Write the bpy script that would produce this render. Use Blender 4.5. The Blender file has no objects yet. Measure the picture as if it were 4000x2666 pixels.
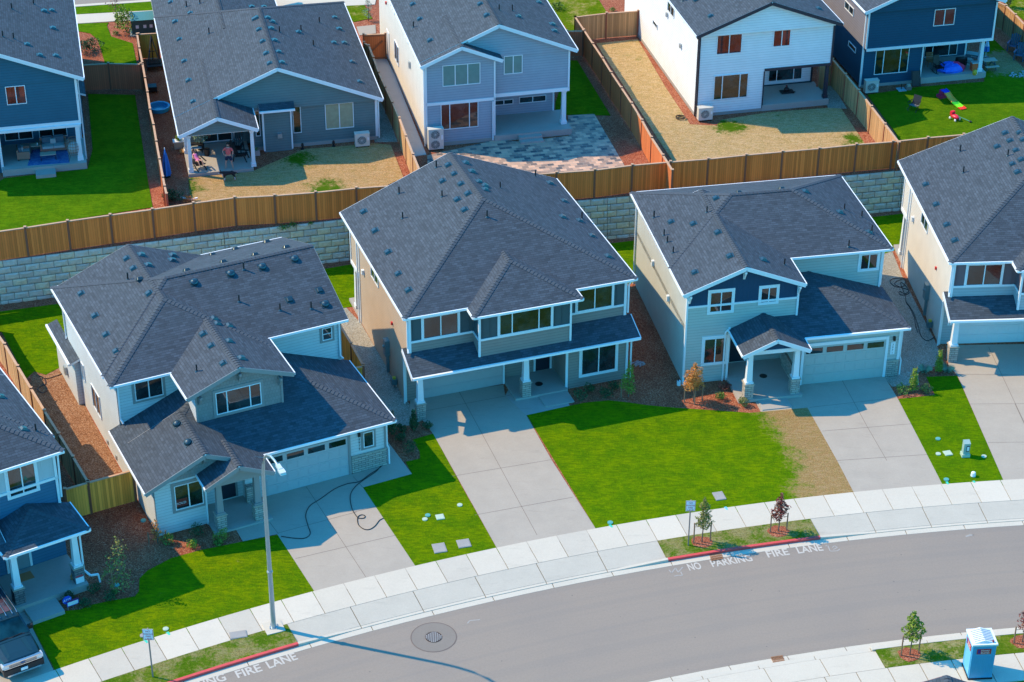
import bpy, bmesh, math, random
from mathutils import Vector, Matrix
from mathutils.bvhtree import BVHTree
random.seed(7)
R_=math.radians
S=bpy.context.scene
COL=S.collection
# ---------------- camera ----------------
CAMH=63.0; PITCH=R_(31.4333); ROLL=R_(.34696); FPX=8086.17
fw=Vector((0,math.cos(PITCH),-math.sin(PITCH))); up0=Vector((0,math.sin(PITCH),math.cos(PITCH))); ri0=Vector((1,0,0))
ri=ri0*math.cos(ROLL)+up0*math.sin(ROLL); upv=-ri0*math.sin(ROLL)+up0*math.cos(ROLL)
cam=bpy.data.objects.new('camera',bpy.data.cameras.new('camera')); COL.objects.link(cam)
M=Matrix((( ri.x,upv.x,-fw.x,0),(ri.y,upv.y,-fw.y,0),(ri.z,upv.z,-fw.z,CAMH),(0,0,0,1)))
cam.matrix_world=M; cam.data.sensor_width=36; cam.data.lens=FPX/4000*36; cam.data.clip_start=1; cam.data.clip_end=1500
S.camera=cam
# ---------------- light ----------------
SUN_EL=44.7; SHADOW_AZ=-16.5      # direction shadows run on the ground
W=bpy.data.worlds.new("World"); S.world=W; W.use_nodes=True
wn=W.node_tree; bg=wn.nodes['Background']
sky=wn.nodes.new('ShaderNodeTexSky'); sky.sky_type='NISHITA'; sky.sun_disc=False
sky.sun_elevation=R_(SUN_EL); sky.sun_rotation=R_(90-(SHADOW_AZ+180)); sky.ozone_density=3.0; sky.air_density=1.2; sky.dust_density=.3
hs=wn.nodes.new('ShaderNodeHueSaturation'); hs.inputs['Saturation'].default_value=1.1
wn.links.new(sky.outputs[0],hs.inputs['Color']); mt_=wn.nodes.new('ShaderNodeVectorMath'); mt_.operation='MULTIPLY'; mt_.inputs[1].default_value=(.34,1.75,2.25)
wn.links.new(hs.outputs[0],mt_.inputs[0]); wn.links.new(mt_.outputs[0],bg.inputs['Color']); bg.inputs['Strength'].default_value=.15
sl=bpy.data.lights.new('sun','SUN'); sl.energy=5.0; sl.angle=R_(.5); sl.color=(1,.77,.45)
so=bpy.data.objects.new('sun',sl); COL.objects.link(so)
az=R_(SHADOW_AZ+180); sd=Vector((math.cos(az)*math.cos(R_(SUN_EL)),math.sin(az)*math.cos(R_(SUN_EL)),math.sin(R_(SUN_EL))))
so.rotation_euler=sd.to_track_quat('Z','Y').to_euler(); so.location=(-60,60,80)
vs=S.view_settings; vs.view_transform='Standard'; vs.look='None'; vs.exposure=.2; vs.gamma=1
# ---------------- survey helpers: a point of the picture on a plane of the place ----------------
OR={'A0':(0,0),'A1':(1000,0),'A2':(2000,0),'A3':(3000,0),'A4':(0,700),'A5':(1000,600),'A6':(2000,600),'A7':(3000,600),
'B0':(0,1300),'B1':(1000,1200),'B2':(2000,1100),'B3':(3000,1100),'B4':(0,1966),'B5':(1000,1800),'B7':(3000,1966),
'B6':(2200,1900),'C7':(600,400),'C6':(3600,400),'D1':(600,1500),'C1':(1300,1000),'C2':(1900,1000),'C3':(800,1400),'C4':(2700,1000),'C5':(0,1900),'E2':(400,900),
'F1':(3500,0),'F2':(0,450),'F3':(3700,2400),'F4':(0,2266),'F5':(3400,1300),'S':(0,0),'D':(0,0)}
KK={'D1':3.92,'C7':3.92,'C6':3.135,'E2':2.353,'B6':1.961,'F1':4.48,'F2':5.6,'F3':5.893,'F4':3.92,'F5':2.613,'S':1,'D':1/1.7}
def ray(r,x,y):
    k=KK.get(r,2.24);X=OR[r][0]+x/k;Y=OR[r][1]+y/k
    return (ri*((X-2000)/FPX)+upv*(-(Y-1333)/FPX)+fw).normalized()
CP=Vector((0,0,CAMH))
def at(r,x,y,z=0.13):
    d=ray(r,x,y);return CP+d*((z-CAMH)/d.z)
def hgt(r,x,y,p):
    d=ray(r,x,y);t=(d.x*p.x+d.y*p.y)/(d.x*d.x+d.y*d.y);return CAMH+t*d.z
# ---------------- tagging ----------------
def tag(o,label=None,cat=None,group=None,kind=None):
    if label:o['label']=label
    if cat:o['category']=cat
    if group:o['group']=group
    if kind:o['kind']=kind
    return o
def empty(name,loc,rz=0,label=None,cat=None,group=None):
    o=bpy.data.objects.new(name,None);COL.objects.link(o);o.location=loc;o.rotation_euler=(0,0,rz);o.empty_display_size=.3
    return tag(o,label,cat,group)
def copy_tree(o,parent=None):
    c=o.copy();COL.objects.link(c);c.parent=parent
    for ch in list(o.children):copy_tree(ch,c)
    return c
# ---------------- mesh builder ----------------
class MB:
    def __init__(s):s.v=[];s.f=[];s.uv=[];s.m=[]
    def poly(s,pts,uv=None,m=0):
        i=len(s.v);s.v+= [tuple(p) for p in pts];s.f.append(list(range(i,i+len(pts))));s.m.append(m)
        if uv is None:
            a=Vector(pts[0]);n=Vector((0,0,0))
            for k in range(1,len(pts)-1):n+=(Vector(pts[k])-a).cross(Vector(pts[k+1])-a)
            n=n.normalized() if n.length>1e-12 else Vector((0,0,1))
            if abs(n.z)>.85:uv=[(p[0],p[1]) for p in pts]
            else:
                t=Vector((-n.y,n.x,0)).normalized();uv=[(Vector(p).dot(t),p[2]) for p in pts]
        s.uv.append(uv);return s
    def box(s,a,b,m=0,mt=None):
        x0,y0,z0=a;x1,y1,z1=b
        P=[Vector(q) for q in [(x0,y0,z0),(x1,y0,z0),(x1,y1,z0),(x0,y1,z0),(x0,y0,z1),(x1,y0,z1),(x1,y1,z1),(x0,y1,z1)]]
        for f in [(0,3,2,1),(4,5,6,7),(0,1,5,4),(1,2,6,5),(2,3,7,6),(3,0,4,7)]:
            q=[P[i] for i in f]
            if mt is not None:q=[mt@p for p in q]
            s.poly(q,m=m)
        return s
    def prism(s,pts,z0,z1,m=0):
        n=len(pts)
        A=sum(pts[i][0]*pts[(i+1)%n][1]-pts[(i+1)%n][0]*pts[i][1] for i in range(n))
        if A<0:pts=pts[::-1]
        s.poly([(p[0],p[1],z1) for p in pts],m=m)
        for i in range(n):
            p,q=pts[i],pts[(i+1)%n];s.poly([(p[0],p[1],z0),(q[0],q[1],z0),(q[0],q[1],z1),(p[0],p[1],z1)],m=m)
        return s
    def bar(s,p,q,w,h=None,m=0,upd=Vector((0,0,1))):
        p=Vector(p);q=Vector(q);h=h or w;d=(q-p)
        if d.length<1e-6:return s
        d=d.normalized();u=upd if abs(d.dot(upd))<.95 else Vector((1,0,0))
        a=d.cross(u).normalized()*w/2;b=a.cross(d).normalized()*h/2
        c=[p-a-b,p+a-b,p+a+b,p-a+b];e=[q-a-b,q+a-b,q+a+b,q-a+b]
        s.poly(c[::-1],m=m);s.poly(e,m=m)
        for i in range(4):j=(i+1)%4;s.poly([c[i],c[j],e[j],e[i]],m=m)
        return s
    def tube(s,path,r,n=8,m=0,cap=True):
        path=[Vector(p) for p in path];rs=r if isinstance(r,(list,tuple)) else [r]*len(path);rings=[]
        for i,p in enumerate(path):
            d=(path[min(i+1,len(path)-1)]-path[max(i-1,0)]).normalized()
            u=Vector((0,0,1)) if abs(d.z)<.9 else Vector((1,0,0))
            a=d.cross(u).normalized();b=a.cross(d)
            rings.append([p+(a*math.cos(2*math.pi*k/n)+b*math.sin(2*math.pi*k/n))*rs[i] for k in range(n)])
        for i in range(len(rings)-1):
            for k in range(n):
                j=(k+1)%n;s.poly([rings[i][k],rings[i+1][k],rings[i+1][j],rings[i][j]],m=m)
        if cap:
            s.poly(rings[0],m=m);s.poly(rings[-1][::-1],m=m)
        return s
    def cyl(s,c,r,z0,z1,n=20,r2=None,m=0):
        r2=r if r2 is None else r2
        a=[(c[0]+r*math.cos(2*math.pi*k/n),c[1]+r*math.sin(2*math.pi*k/n),z0) for k in range(n)]
        b=[(c[0]+r2*math.cos(2*math.pi*k/n),c[1]+r2*math.sin(2*math.pi*k/n),z1) for k in range(n)]
        for k in range(n):j=(k+1)%n;s.poly([a[k],a[j],b[j],b[k]],m=m)
        s.poly(b,m=m);s.poly(a[::-1],m=m);return s
    def ell(s,c,r,n=12,k=8,m=0,mt=None):
        c=Vector(c)
        def p(i,j):
            t=math.pi*i/k;f=2*math.pi*j/n
            v=Vector((r[0]*math.sin(t)*math.cos(f),r[1]*math.sin(t)*math.sin(f),r[2]*math.cos(t)))
            return c+(mt@v if mt is not None else v)
        for i in range(k):
            for j in range(n):
                q=[p(i,j),p(i+1,j),p(i+1,j+1),p(i,j+1)]
                if i==0:q=[q[0],q[1],q[2]]
                elif i==k-1:q=[q[0],q[1],q[3]]
                s.poly(q,m=m)
        return s
    def build(s,name,mats,parent=None,smooth=False,weld=False):
        me=bpy.data.meshes.new(name);me.from_pydata(s.v,[],s.f)
        ul=me.uv_layers.new(name='UVMap');k=0
        for i,f in enumerate(s.f):
            for j in range(len(f)):ul.data[k].uv=s.uv[i][j];k+=1
        if not isinstance(mats,(list,tuple)):mats=[mats]
        for m in mats:me.materials.append(m)
        me.polygons.foreach_set('material_index',s.m)
        if weld:
            bm=bmesh.new();bm.from_mesh(me);bmesh.ops.remove_doubles(bm,verts=bm.verts,dist=.0005);bm.to_mesh(me);bm.free()
        if smooth:me.polygons.foreach_set('use_smooth',[True]*len(me.polygons))
        o=bpy.data.objects.new(name,me);COL.objects.link(o);o.parent=parent
        return o
def struct(o): o['kind']='structure';return o
# ---------------- materials ----------------
MATS={}
def newmat(name):
    m=bpy.data.materials.new(name);m.use_nodes=True;nt=m.node_tree;b=nt.nodes['Principled BSDF'];return m,nt,b
def nd(nt,t,**k):
    n=nt.nodes.new(t)
    for a,v in k.items():
        if a.startswith('i_'):
            key=a[2:].replace('_',' ')
            n.inputs[int(key) if key.isdigit() else key].default_value=v
        else:setattr(n,a,v)
    return n
def c4(c):return (c[0],c[1],c[2],1)
def mixc(nt,f,a,b,bt='MIX'):
    n=nt.nodes.new('ShaderNodeMix');n.data_type='RGBA';n.blend_type=bt
    for s,v in ((0,f),(6,a),(7,b)):
        if isinstance(v,bpy.types.NodeSocket):nt.links.new(v,n.inputs[s])
        elif s==0:n.inputs[0].default_value=v
        else:n.inputs[s].default_value=c4(v)
    return n.outputs[2]
def math_(nt,op,a,b=0.,c=None):
    n=nt.nodes.new('ShaderNodeMath');n.operation=op
    for s,v in ((0,a),(1,b),(2,c)):
        if v is None:continue
        if isinstance(v,bpy.types.NodeSocket):nt.links.new(v,n.inputs[s])
        else:n.inputs[s].default_value=v
    return n.outputs[0]
def noise(nt,vec,scale,detail=3,rough=.6,w=None):
    n=nd(nt,'ShaderNodeTexNoise');n.inputs['Scale'].default_value=scale;n.inputs['Detail'].default_value=detail;n.inputs['Roughness'].default_value=rough
    if vec is not None:nt.links.new(vec,n.inputs['Vector'])
    return n.outputs['Fac']
def ramp(nt,f,stops):
    n=nt.nodes.new('ShaderNodeValToRGB');e=n.color_ramp.elements
    while len(e)<len(stops):e.new(.5)
    for i,(p,c) in enumerate(stops):e[i].position=p;e[i].color=c4(c) if len(c)==3 else c
    nt.links.new(f,n.inputs[0]);return n.outputs[0]
def sm(nt,f,a,b):
    n=nt.nodes.new('ShaderNodeMapRange');n.interpolation_type='SMOOTHSTEP'
    nt.links.new(f,n.inputs[0]);n.inputs[1].default_value=a;n.inputs[2].default_value=b;return n.outputs[0]
def bump(nt,b,h,st=.3,d=.02):
    n=nd(nt,'ShaderNodeBump');n.inputs['Strength'].default_value=st;n.inputs['Distance'].default_value=d
    nt.links.new(h,n.inputs['Height']);nt.links.new(n.outputs[0],b.inputs['Normal'])
def tex(nt,which='Object'):
    return nd(nt,'ShaderNodeTexCoord').outputs[which]
def plain(name,c,rough=.6,metal=0.,var=.12,spec=.5,scale=3.):
    m,nt,b=newmat(name);o=tex(nt)
    f=noise(nt,o,scale,4);col=mixc(nt,f,[x*(1-var) for x in c],[min(1,x*(1+var)) for x in c])
    nt.links.new(col,b.inputs['Base Color']);b.inputs['Roughness'].default_value=rough;b.inputs['Metallic'].default_value=metal
    b.inputs['Specular IOR Level'].default_value=spec
    return m
def shingle(name,c):
    m,nt,b=newmat(name);u=tex(nt,'UV');o=tex(nt)
    def br(w,h,off,c1,c2):
        n=nd(nt,'ShaderNodeTexBrick');nt.links.new(u,n.inputs['Vector']);n.inputs['Scale'].default_value=1;n.offset=off
        n.inputs['Brick Width'].default_value=w;n.inputs['Row Height'].default_value=h;n.inputs['Mortar Size'].default_value=.011;n.inputs['Mortar Smooth'].default_value=.2
        n.inputs['Color1'].default_value=c4(c1);n.inputs['Color2'].default_value=c4(c2);n.inputs['Mortar'].default_value=c4([x*.38 for x in c]);return n
    a=br(.31,.15,.37,[x*.5 for x in c],[x*1.65 for x in c]);d=br(.47,.15,.61,[x*.7 for x in c],[x*1.45 for x in c])
    col=mixc(nt,.4,a.outputs[0],d.outputs[0]);g=noise(nt,o,60,2);l=noise(nt,o,.5,3)
    col=mixc(nt,g,mixc(nt,.35,col,[x*.5 for x in c]),mixc(nt,.25,col,[x*1.9 for x in c]));col=mixc(nt,sm(nt,l,.3,.75),mixc(nt,.06,col,(.02,.022,.028)),col)
    nt.links.new(col,b.inputs['Base Color']);b.inputs['Roughness'].default_value=.85;b.inputs['Specular IOR Level'].default_value=.35
    bump(nt,b,a.outputs['Fac'],.5,-.015);return m
def siding(name,c,h=.18,kind='lap'):
    m,nt,b=newmat(name);u=tex(nt,'UV');o=tex(nt);sp=nd(nt,'ShaderNodeSeparateXYZ');nt.links.new(u,sp.inputs[0])
    ax=sp.outputs[1] if kind=='lap' else sp.outputs[0]
    fr=math_(nt,'FRACT',math_(nt,'DIVIDE',ax,h))
    line=sm(nt,fr,.8,.97) if kind=='lap' else math_(nt,'SUBTRACT',sm(nt,fr,.0,.06),sm(nt,fr,.1,.16))
    n=noise(nt,o,1.2,5);n2=noise(nt,o,25,2);col=mixc(nt,n,[x*.86 for x in c],[min(1,x*1.12) for x in c]);col=mixc(nt,math_(nt,'MULTIPLY',n2,.16),col,[x*.6 for x in c])
    col=mixc(nt,math_(nt,'MULTIPLY',line,  .62 if kind=='lap' else .0),col,[x*.45 for x in c])
    nt.links.new(col,b.inputs['Base Color']);b.inputs['Roughness'].default_value=.75;b.inputs['Specular IOR Level'].default_value=.3
    bump(nt,b,fr if kind=='lap' else line,.6,-.012 if kind=='lap' else .02);return m
def shake(name,c):
    m,nt,b=newmat(name);u=tex(nt,'UV')
    n=nd(nt,'ShaderNodeTexBrick');nt.links.new(u,n.inputs['Vector']);n.inputs['Scale'].default_value=1;n.inputs['Brick Width'].default_value=.16;n.inputs['Row Height'].default_value=.2
    n.inputs['Mortar Size'].default_value=.006;n.inputs['Color1'].default_value=c4([x*.92 for x in c]);n.inputs['Color2'].default_value=c4([x*1.06 for x in c]);n.inputs['Mortar'].default_value=c4([x*.65 for x in c])
    nt.links.new(n.outputs[0],b.inputs['Base Color']);b.inputs['Roughness'].default_value=.8;bump(nt,b,n.outputs['Fac'],.5,-.015);return m
def stone(name,c1,c2,w=.4,h=.13,mo=(.25,.24,.22)):
    m,nt,b=newmat(name);u=tex(nt,'UV');o=tex(nt)
    n=nd(nt,'ShaderNodeTexBrick');nt.links.new(u,n.inputs['Vector']);n.inputs['Scale'].default_value=1;n.inputs['Brick Width'].default_value=w;n.inputs['Row Height'].default_value=h;n.offset=.43
    n.inputs['Mortar Size'].default_value=.012;n.inputs['Color1'].default_value=c4(c1);n.inputs['Color2'].default_value=c4(c2);n.inputs['Mortar'].default_value=c4([x*.35 for x in c1])
    f=noise(nt,o,9,4);col=mixc(nt,f,n.outputs[0],(.5,.46,.4),'OVERLAY')
    nt.links.new(col,b.inputs['Base Color']);b.inputs['Roughness'].default_value=.85;bump(nt,b,math_(nt,'SUBTRACT',f,n.outputs['Fac']),.7,.03);return m
def wood(name,c,w=.14,var=.45):
    m,nt,b=newmat(name);u=tex(nt,'UV');o=tex(nt);sp=nd(nt,'ShaderNodeSeparateXYZ');nt.links.new(u,sp.inputs[0])
    q=math_(nt,'DIVIDE',sp.outputs[0],w);fl=math_(nt,'FLOOR',q);fr=math_(nt,'FRACT',q)
    wn_=nd(nt,'ShaderNodeTexWhiteNoise');wn_.noise_dimensions='1D';nt.links.new(fl,wn_.inputs['W'])
    mp=nd(nt,'ShaderNodeMapping');mp.inputs['Scale'].default_value=(30,1.5,1);nt.links.new(u,mp.inputs[0]);g=noise(nt,mp.outputs[0],1,4)
    f=math_(nt,'ADD',math_(nt,'MULTIPLY',wn_.outputs[0],.62),math_(nt,'MULTIPLY',g,.38))
    col=mixc(nt,f,[x*(1-var) for x in c],[x*(1+var*.8) for x in c]);gap=math_(nt,'LESS_THAN',fr,.07);col=mixc(nt,math_(nt,'MULTIPLY',gap,.7),col,[x*.2 for x in c])
    nt.links.new(col,b.inputs['Base Color']);b.inputs['Roughness'].default_value=.8;b.inputs['Specular IOR Level'].default_value=.25;bump(nt,b,math_(nt,'SUBTRACT',1.,gap),.5,.01);return m
def concrete(name,c,var=.1,sc=1.):
    m,nt,b=newmat(name);o=tex(nt);f=noise(nt,o,.8*sc,5,.65);g=noise(nt,o,40,2);s=noise(nt,o,.25,4,.7)
    col=mixc(nt,f,[x*(1-var) for x in c],[x*(1+var) for x in c]);g2=noise(nt,o,11,4,.8);col=mixc(nt,math_(nt,'MULTIPLY',sm(nt,g,.3,.75),.3),col,[x*.62 for x in c]);col=mixc(nt,math_(nt,'MULTIPLY',sm(nt,g2,.35,.7),.16),col,[x*.6 for x in c])
    col=mixc(nt,math_(nt,'MULTIPLY',sm(nt,s,.52,.75),.3),col,(c[0]*.72,c[1]*.74,c[2]*.76))
    mp=nd(nt,'ShaderNodeMapping');mp.inputs['Scale'].default_value=(.5,2.2,1);mp.inputs['Rotation'].default_value=(0,0,.5);nt.links.new(o,mp.inputs[0])
    st=noise(nt,mp.outputs[0],1.1,6,.75);col=mixc(nt,math_(nt,'MULTIPLY',sm(nt,st,.56,.7),.3),col,[x*.6 for x in c])
    nt.links.new(col,b.inputs['Base Color']);b.inputs['Roughness'].default_value=.85;b.inputs['Specular IOR Level'].default_value=.3;bump(nt,b,g,.2,.004);return m
def grass(name,g=(.125,.24,.002),dry=.08,drycol=(.36,.22,.09),spots=(),dark=(.045,.11,.004),stripe=0.,ang=0.):
    m,nt,b=newmat(name);o=tex(nt);f=noise(nt,o,16,3,.85);h=noise(nt,o,.9,5,.7);k=noise(nt,o,.35,3)
    mp=nd(nt,'ShaderNodeMapping');mp.inputs['Scale'].default_value=(1,3.5,1);mp.inputs['Rotation'].default_value=(0,0,ang);nt.links.new(o,mp.inputs[0])
    sg=noise(nt,mp.outputs[0],2.2,4,.7);f2=noise(nt,o,6,4,.75)
    col=mixc(nt,sm(nt,f,.32,.66),dark,g);col=mixc(nt,math_(nt,'MULTIPLY',sm(nt,h,.35,.66),.6),col,(g[0]*1.6,g[1]*1.12,g[2]));col=mixc(nt,math_(nt,'MULTIPLY',sm(nt,sg,.4,.64),.62),col,dark);col=mixc(nt,math_(nt,'MULTIPLY',sm(nt,f2,.52,.75),.45),col,(g[0]*2.2,g[1]*1.35,g[2]))
    dm=math_(nt,'ADD',math_(nt,'ADD',math_(nt,'MULTIPLY',h,.55),math_(nt,'MULTIPLY',f2,.35)),math_(nt,'MULTIPLY',k,.3))
    thr=.96-dry*.6;mask=sm(nt,dm,thr-.06,thr+.08)
    for (cx,cy,rr,sgn) in spots:
        vm=nd(nt,'ShaderNodeVectorMath',operation='DISTANCE');nt.links.new(o,vm.inputs[0]);vm.inputs[1].default_value=(cx,cy,0)
        sp=nd(nt,'ShaderNodeSeparateXYZ');nt.links.new(o,sp.inputs[0]);cb=nd(nt,'ShaderNodeCombineXYZ');nt.links.new(sp.outputs[0],cb.inputs[0]);nt.links.new(sp.outputs[1],cb.inputs[1]);nt.links.new(cb.outputs[0],vm.inputs[0])
        dd=math_(nt,'ADD',vm.outputs['Value'],math_(nt,'ADD',math_(nt,'MULTIPLY',math_(nt,'SUBTRACT',f2,.5),3.2),math_(nt,'MULTIPLY',math_(nt,'SUBTRACT',h,.5),3.5)))
        if sgn>0: mask=math_(nt,'MAXIMUM',mask,sm(nt,dd,rr-.6,rr+.9))     # dry outside
        elif sgn==-1: mask=math_(nt,'MINIMUM',mask,sm(nt,dd,rr-.5,rr+.5))  # green inside
        else: mask=math_(nt,'MAXIMUM',mask,math_(nt,'SUBTRACT',1.,sm(nt,dd,rr-.4,rr+.4)))  # dry inside
    dc=mixc(nt,sm(nt,f,.35,.65),[x*.55 for x in drycol],[min(1,x*1.3) for x in drycol]);dc=mixc(nt,math_(nt,'MULTIPLY',sm(nt,f2,.45,.7),.5),dc,(.22,.2,.05));dc=mixc(nt,math_(nt,'MULTIPLY',sm(nt,sg,.45,.65),.4),dc,(drycol[0]*1.3,drycol[1]*1.45,drycol[2]*2))
    col=mixc(nt,mask,col,dc);nt.links.new(col,b.inputs['Base Color']);b.inputs['Roughness'].default_value=1;b.inputs['Specular IOR Level'].default_value=0
    bump(nt,b,math_(nt,'ADD',f,f2),.8,.05);return m
def speck(name,stops,scale=18,bs=.8,detail=2):
    m,nt,b=newmat(name);o=tex(nt);v=nd(nt,'ShaderNodeTexVoronoi');v.inputs['Scale'].default_value=scale;nt.links.new(o,v.inputs['Vector'])
    sp=nd(nt,'ShaderNodeSeparateColor');nt.links.new(v.outputs['Color'],sp.inputs[0]);f=noise(nt,o,scale*.5,5,.75);l=noise(nt,o,.6,3)
    t=math_(nt,'ADD',math_(nt,'MULTIPLY',sp.outputs[0],.4),math_(nt,'ADD',math_(nt,'MULTIPLY',f,.35),math_(nt,'MULTIPLY',l,.25)))
    nt.links.new(ramp(nt,t,stops),b.inputs['Base Color']);b.inputs['Roughness'].default_value=.9;b.inputs['Specular IOR Level'].default_value=.2;bump(nt,b,f,bs,.05);return m
def glass(name,c=(.012,.02,.022),ior=1.62):
    m,nt,b=newmat(name);o=tex(nt);f=noise(nt,o,.9,3);nt.links.new(mixc(nt,sm(nt,f,.35,.7),[x*.5 for x in c],[x*2.2 for x in c]),b.inputs['Base Color'])
    b.inputs['Roughness'].default_value=.03;b.inputs['IOR'].default_value=ior;b.inputs['Specular IOR Level'].default_value=.7;bump(nt,b,f,.04,.05);return m
def leafm(name,c,c2):
    m,nt,b=newmat(name);o=tex(nt);f=noise(nt,o,9,3,.7);nt.links.new(mixc(nt,sm(nt,f,.3,.7),c,c2),b.inputs['Base Color']);b.inputs['Roughness'].default_value=.6;b.inputs['Specular IOR Level'].default_value=.25
    b.inputs['Subsurface Weight'].default_value=0;return m
ROOF=shingle('shingle_slate',(.054,.068,.086)); 
CAPM=plain('ridge_cap_shingle',(.058,.072,.09),.9,var=.4,scale=9)
WHITE=plain('white_trim',(.74,.76,.78),.45,var=.05);GUTM=plain('white_gutter_metal',(.86,.86,.87),.35,var=.03)
GLASS=glass('window_glass');BLIND=plain('window_blind',(.12,.24,.22),.4,var=.2);VENT=plain('vent_metal_dark',(.03,.06,.075),.28,.35,spec=.8);PIPE=plain('black_pipe',(.02,.018,.02),.5)
CONC=concrete('driveway_concrete',(.435,.37,.30),.13);SIDE=concrete('sidewalk_concrete',(.62,.545,.44),.05);SIDE2=concrete('sidewalk_concrete_worn',(.56,.495,.405),.08);SIDE3=concrete('sidewalk_concrete_clean',(.66,.58,.47),.05);CONC2=concrete('porch_concrete',(.42,.38,.34));FOUND=concrete('foundation_concrete',(.36,.34,.31))
JOINT=plain('joint_dark',(.16,.12,.1),.9);ASPH=None
STONE=stone('ledge_stone',(.32,.31,.3),(.5,.45,.4));BLOCK=stone('retaining_block',(.40,.385,.31),(.50,.47,.38),.84,.42)
MULCH=speck('bark_mulch',[(.2,(.11,.022,.012)),(.45,(.27,.07,.034)),(.62,(.42,.14,.07)),(.8,(.62,.36,.23))],26)
MULCH_O=speck('bark_mulch_orange',[(.2,(.08,.028,.014)),(.42,(.21,.085,.038)),(.6,(.35,.165,.08)),(.8,(.55,.38,.25))],26)
GRAV=speck('gravel',[(.2,(.12,.1,.08)),(.45,(.28,.25,.2)),(.65,(.42,.39,.33)),(.85,(.6,.56,.5))],30,.6)
F_BR=wood('fence_cedar_brown',(.95,.24,.05),var=.35);F_RED=wood('fence_cedar_red',(.62,.18,.06),var=.2);F_TAN=wood('fence_cedar_tan',(.55,.31,.14));F_YEL=wood('fence_cedar_honey',(.92,.42,.07))
POSTD=plain('fence_post_brown',(.3,.1,.05),.8);CAPW=plain('fence_cap_weathered',(.55,.33,.2),.8,var=.25)
BLACK=plain('black_plastic',(.012,.012,.014),.45);STEEL=plain('galvanised_steel',(.42,.46,.48),.4,.6)
def asphalt():
    m,nt,b=newmat('asphalt');o=tex(nt);f=noise(nt,o,35,3,.8);h=noise(nt,o,.22,4,.6);s=noise(nt,o,2.5,5,.7);c=(.30,.24,.19)
    col=mixc(nt,f,[x*.72 for x in c],[x*1.25 for x in c]);col=mixc(nt,math_(nt,'MULTIPLY',sm(nt,h,.4,.7),.25),col,(.22,.19,.17));col=mixc(nt,math_(nt,'MULTIPLY',sm(nt,s,.68,.8),.3),col,(.38,.37,.35))
    # faint concentric roller and tyre bands along the lane
    vm=nd(nt,'ShaderNodeVectorMath',operation='DISTANCE');nt.links.new(o,vm.inputs[0]);vm.inputs[1].default_value=(38.93,-28.09,0)
    w=noise(nt,None,1,3);wn2=nd(nt,'ShaderNodeTexNoise');wn2.noise_dimensions='1D';wn2.inputs['Scale'].default_value=1.6;wn2.inputs['Detail'].default_value=4;nt.links.new(vm.outputs['Value'],wn2.inputs['W'])
    col=mixc(nt,math_(nt,'MULTIPLY',sm(nt,wn2.outputs['Fac'],.45,.65),.22),col,(.215,.188,.167))
    sp_=nd(nt,'ShaderNodeTexVoronoi');sp_.inputs['Scale'].default_value=1.1;nt.links.new(o,sp_.inputs['Vector']);col=mixc(nt,math_(nt,'MULTIPLY',math_(nt,'LESS_THAN',sp_.outputs['Distance'],.045),.5),col,(.08,.075,.07))
    f3=noise(nt,o,9,5,.8);col=mixc(nt,math_(nt,'MULTIPLY',sm(nt,f3,.35,.7),.28),col,[x*.6 for x in c])
    nt.links.new(col,b.inputs['Base Color']);b.inputs['Roughness'].default_value=.85;bump(nt,b,f,.3,.01);return m
ASPH=asphalt()
# ---------------- the street (one circular arc) ----------------
AC=Vector((38.93,-28.09))
def pol(r,deg,z):a=R_(deg);return (AC.x+r*math.cos(a),AC.y+r*math.sin(a),z)
def arcband(mb,r0,r1,a0,a1,z0,z1,step=.6,m=0,zb=None):
    n=max(1,int(abs(a1-a0)/step))
    for i in range(n):
        p,q=a0+(a1-a0)*i/n,a0+(a1-a0)*(i+1)/n
        mb.poly([pol(r0,q,z0),pol(r0,p,z0),pol(r1,p,z1),pol(r1,q,z1)],m=m) if a1>a0 else mb.poly([pol(r0,p,z0),pol(r0,q,z0),pol(r1,q,z1),pol(r1,p,z1)],m=m)
        if zb is not None:
            mb.poly([pol(r0,p,zb),pol(r0,q,zb),pol(r0,q,z0),pol(r0,p,z0)],m=m);mb.poly([pol(r1,q,zb),pol(r1,p,zb),pol(r1,p,z1),pol(r1,q,z1)],m=m)
    if zb is not None:
        for a in (a0,a1):mb.poly([pol(r0,a,zb),pol(r1,a,zb),pol(r1,a,z1),pol(r0,a,z0)],m=m)
def deg_of(p):return math.degrees(math.atan2(p.y-AC.y,p.x-AC.x))
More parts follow.
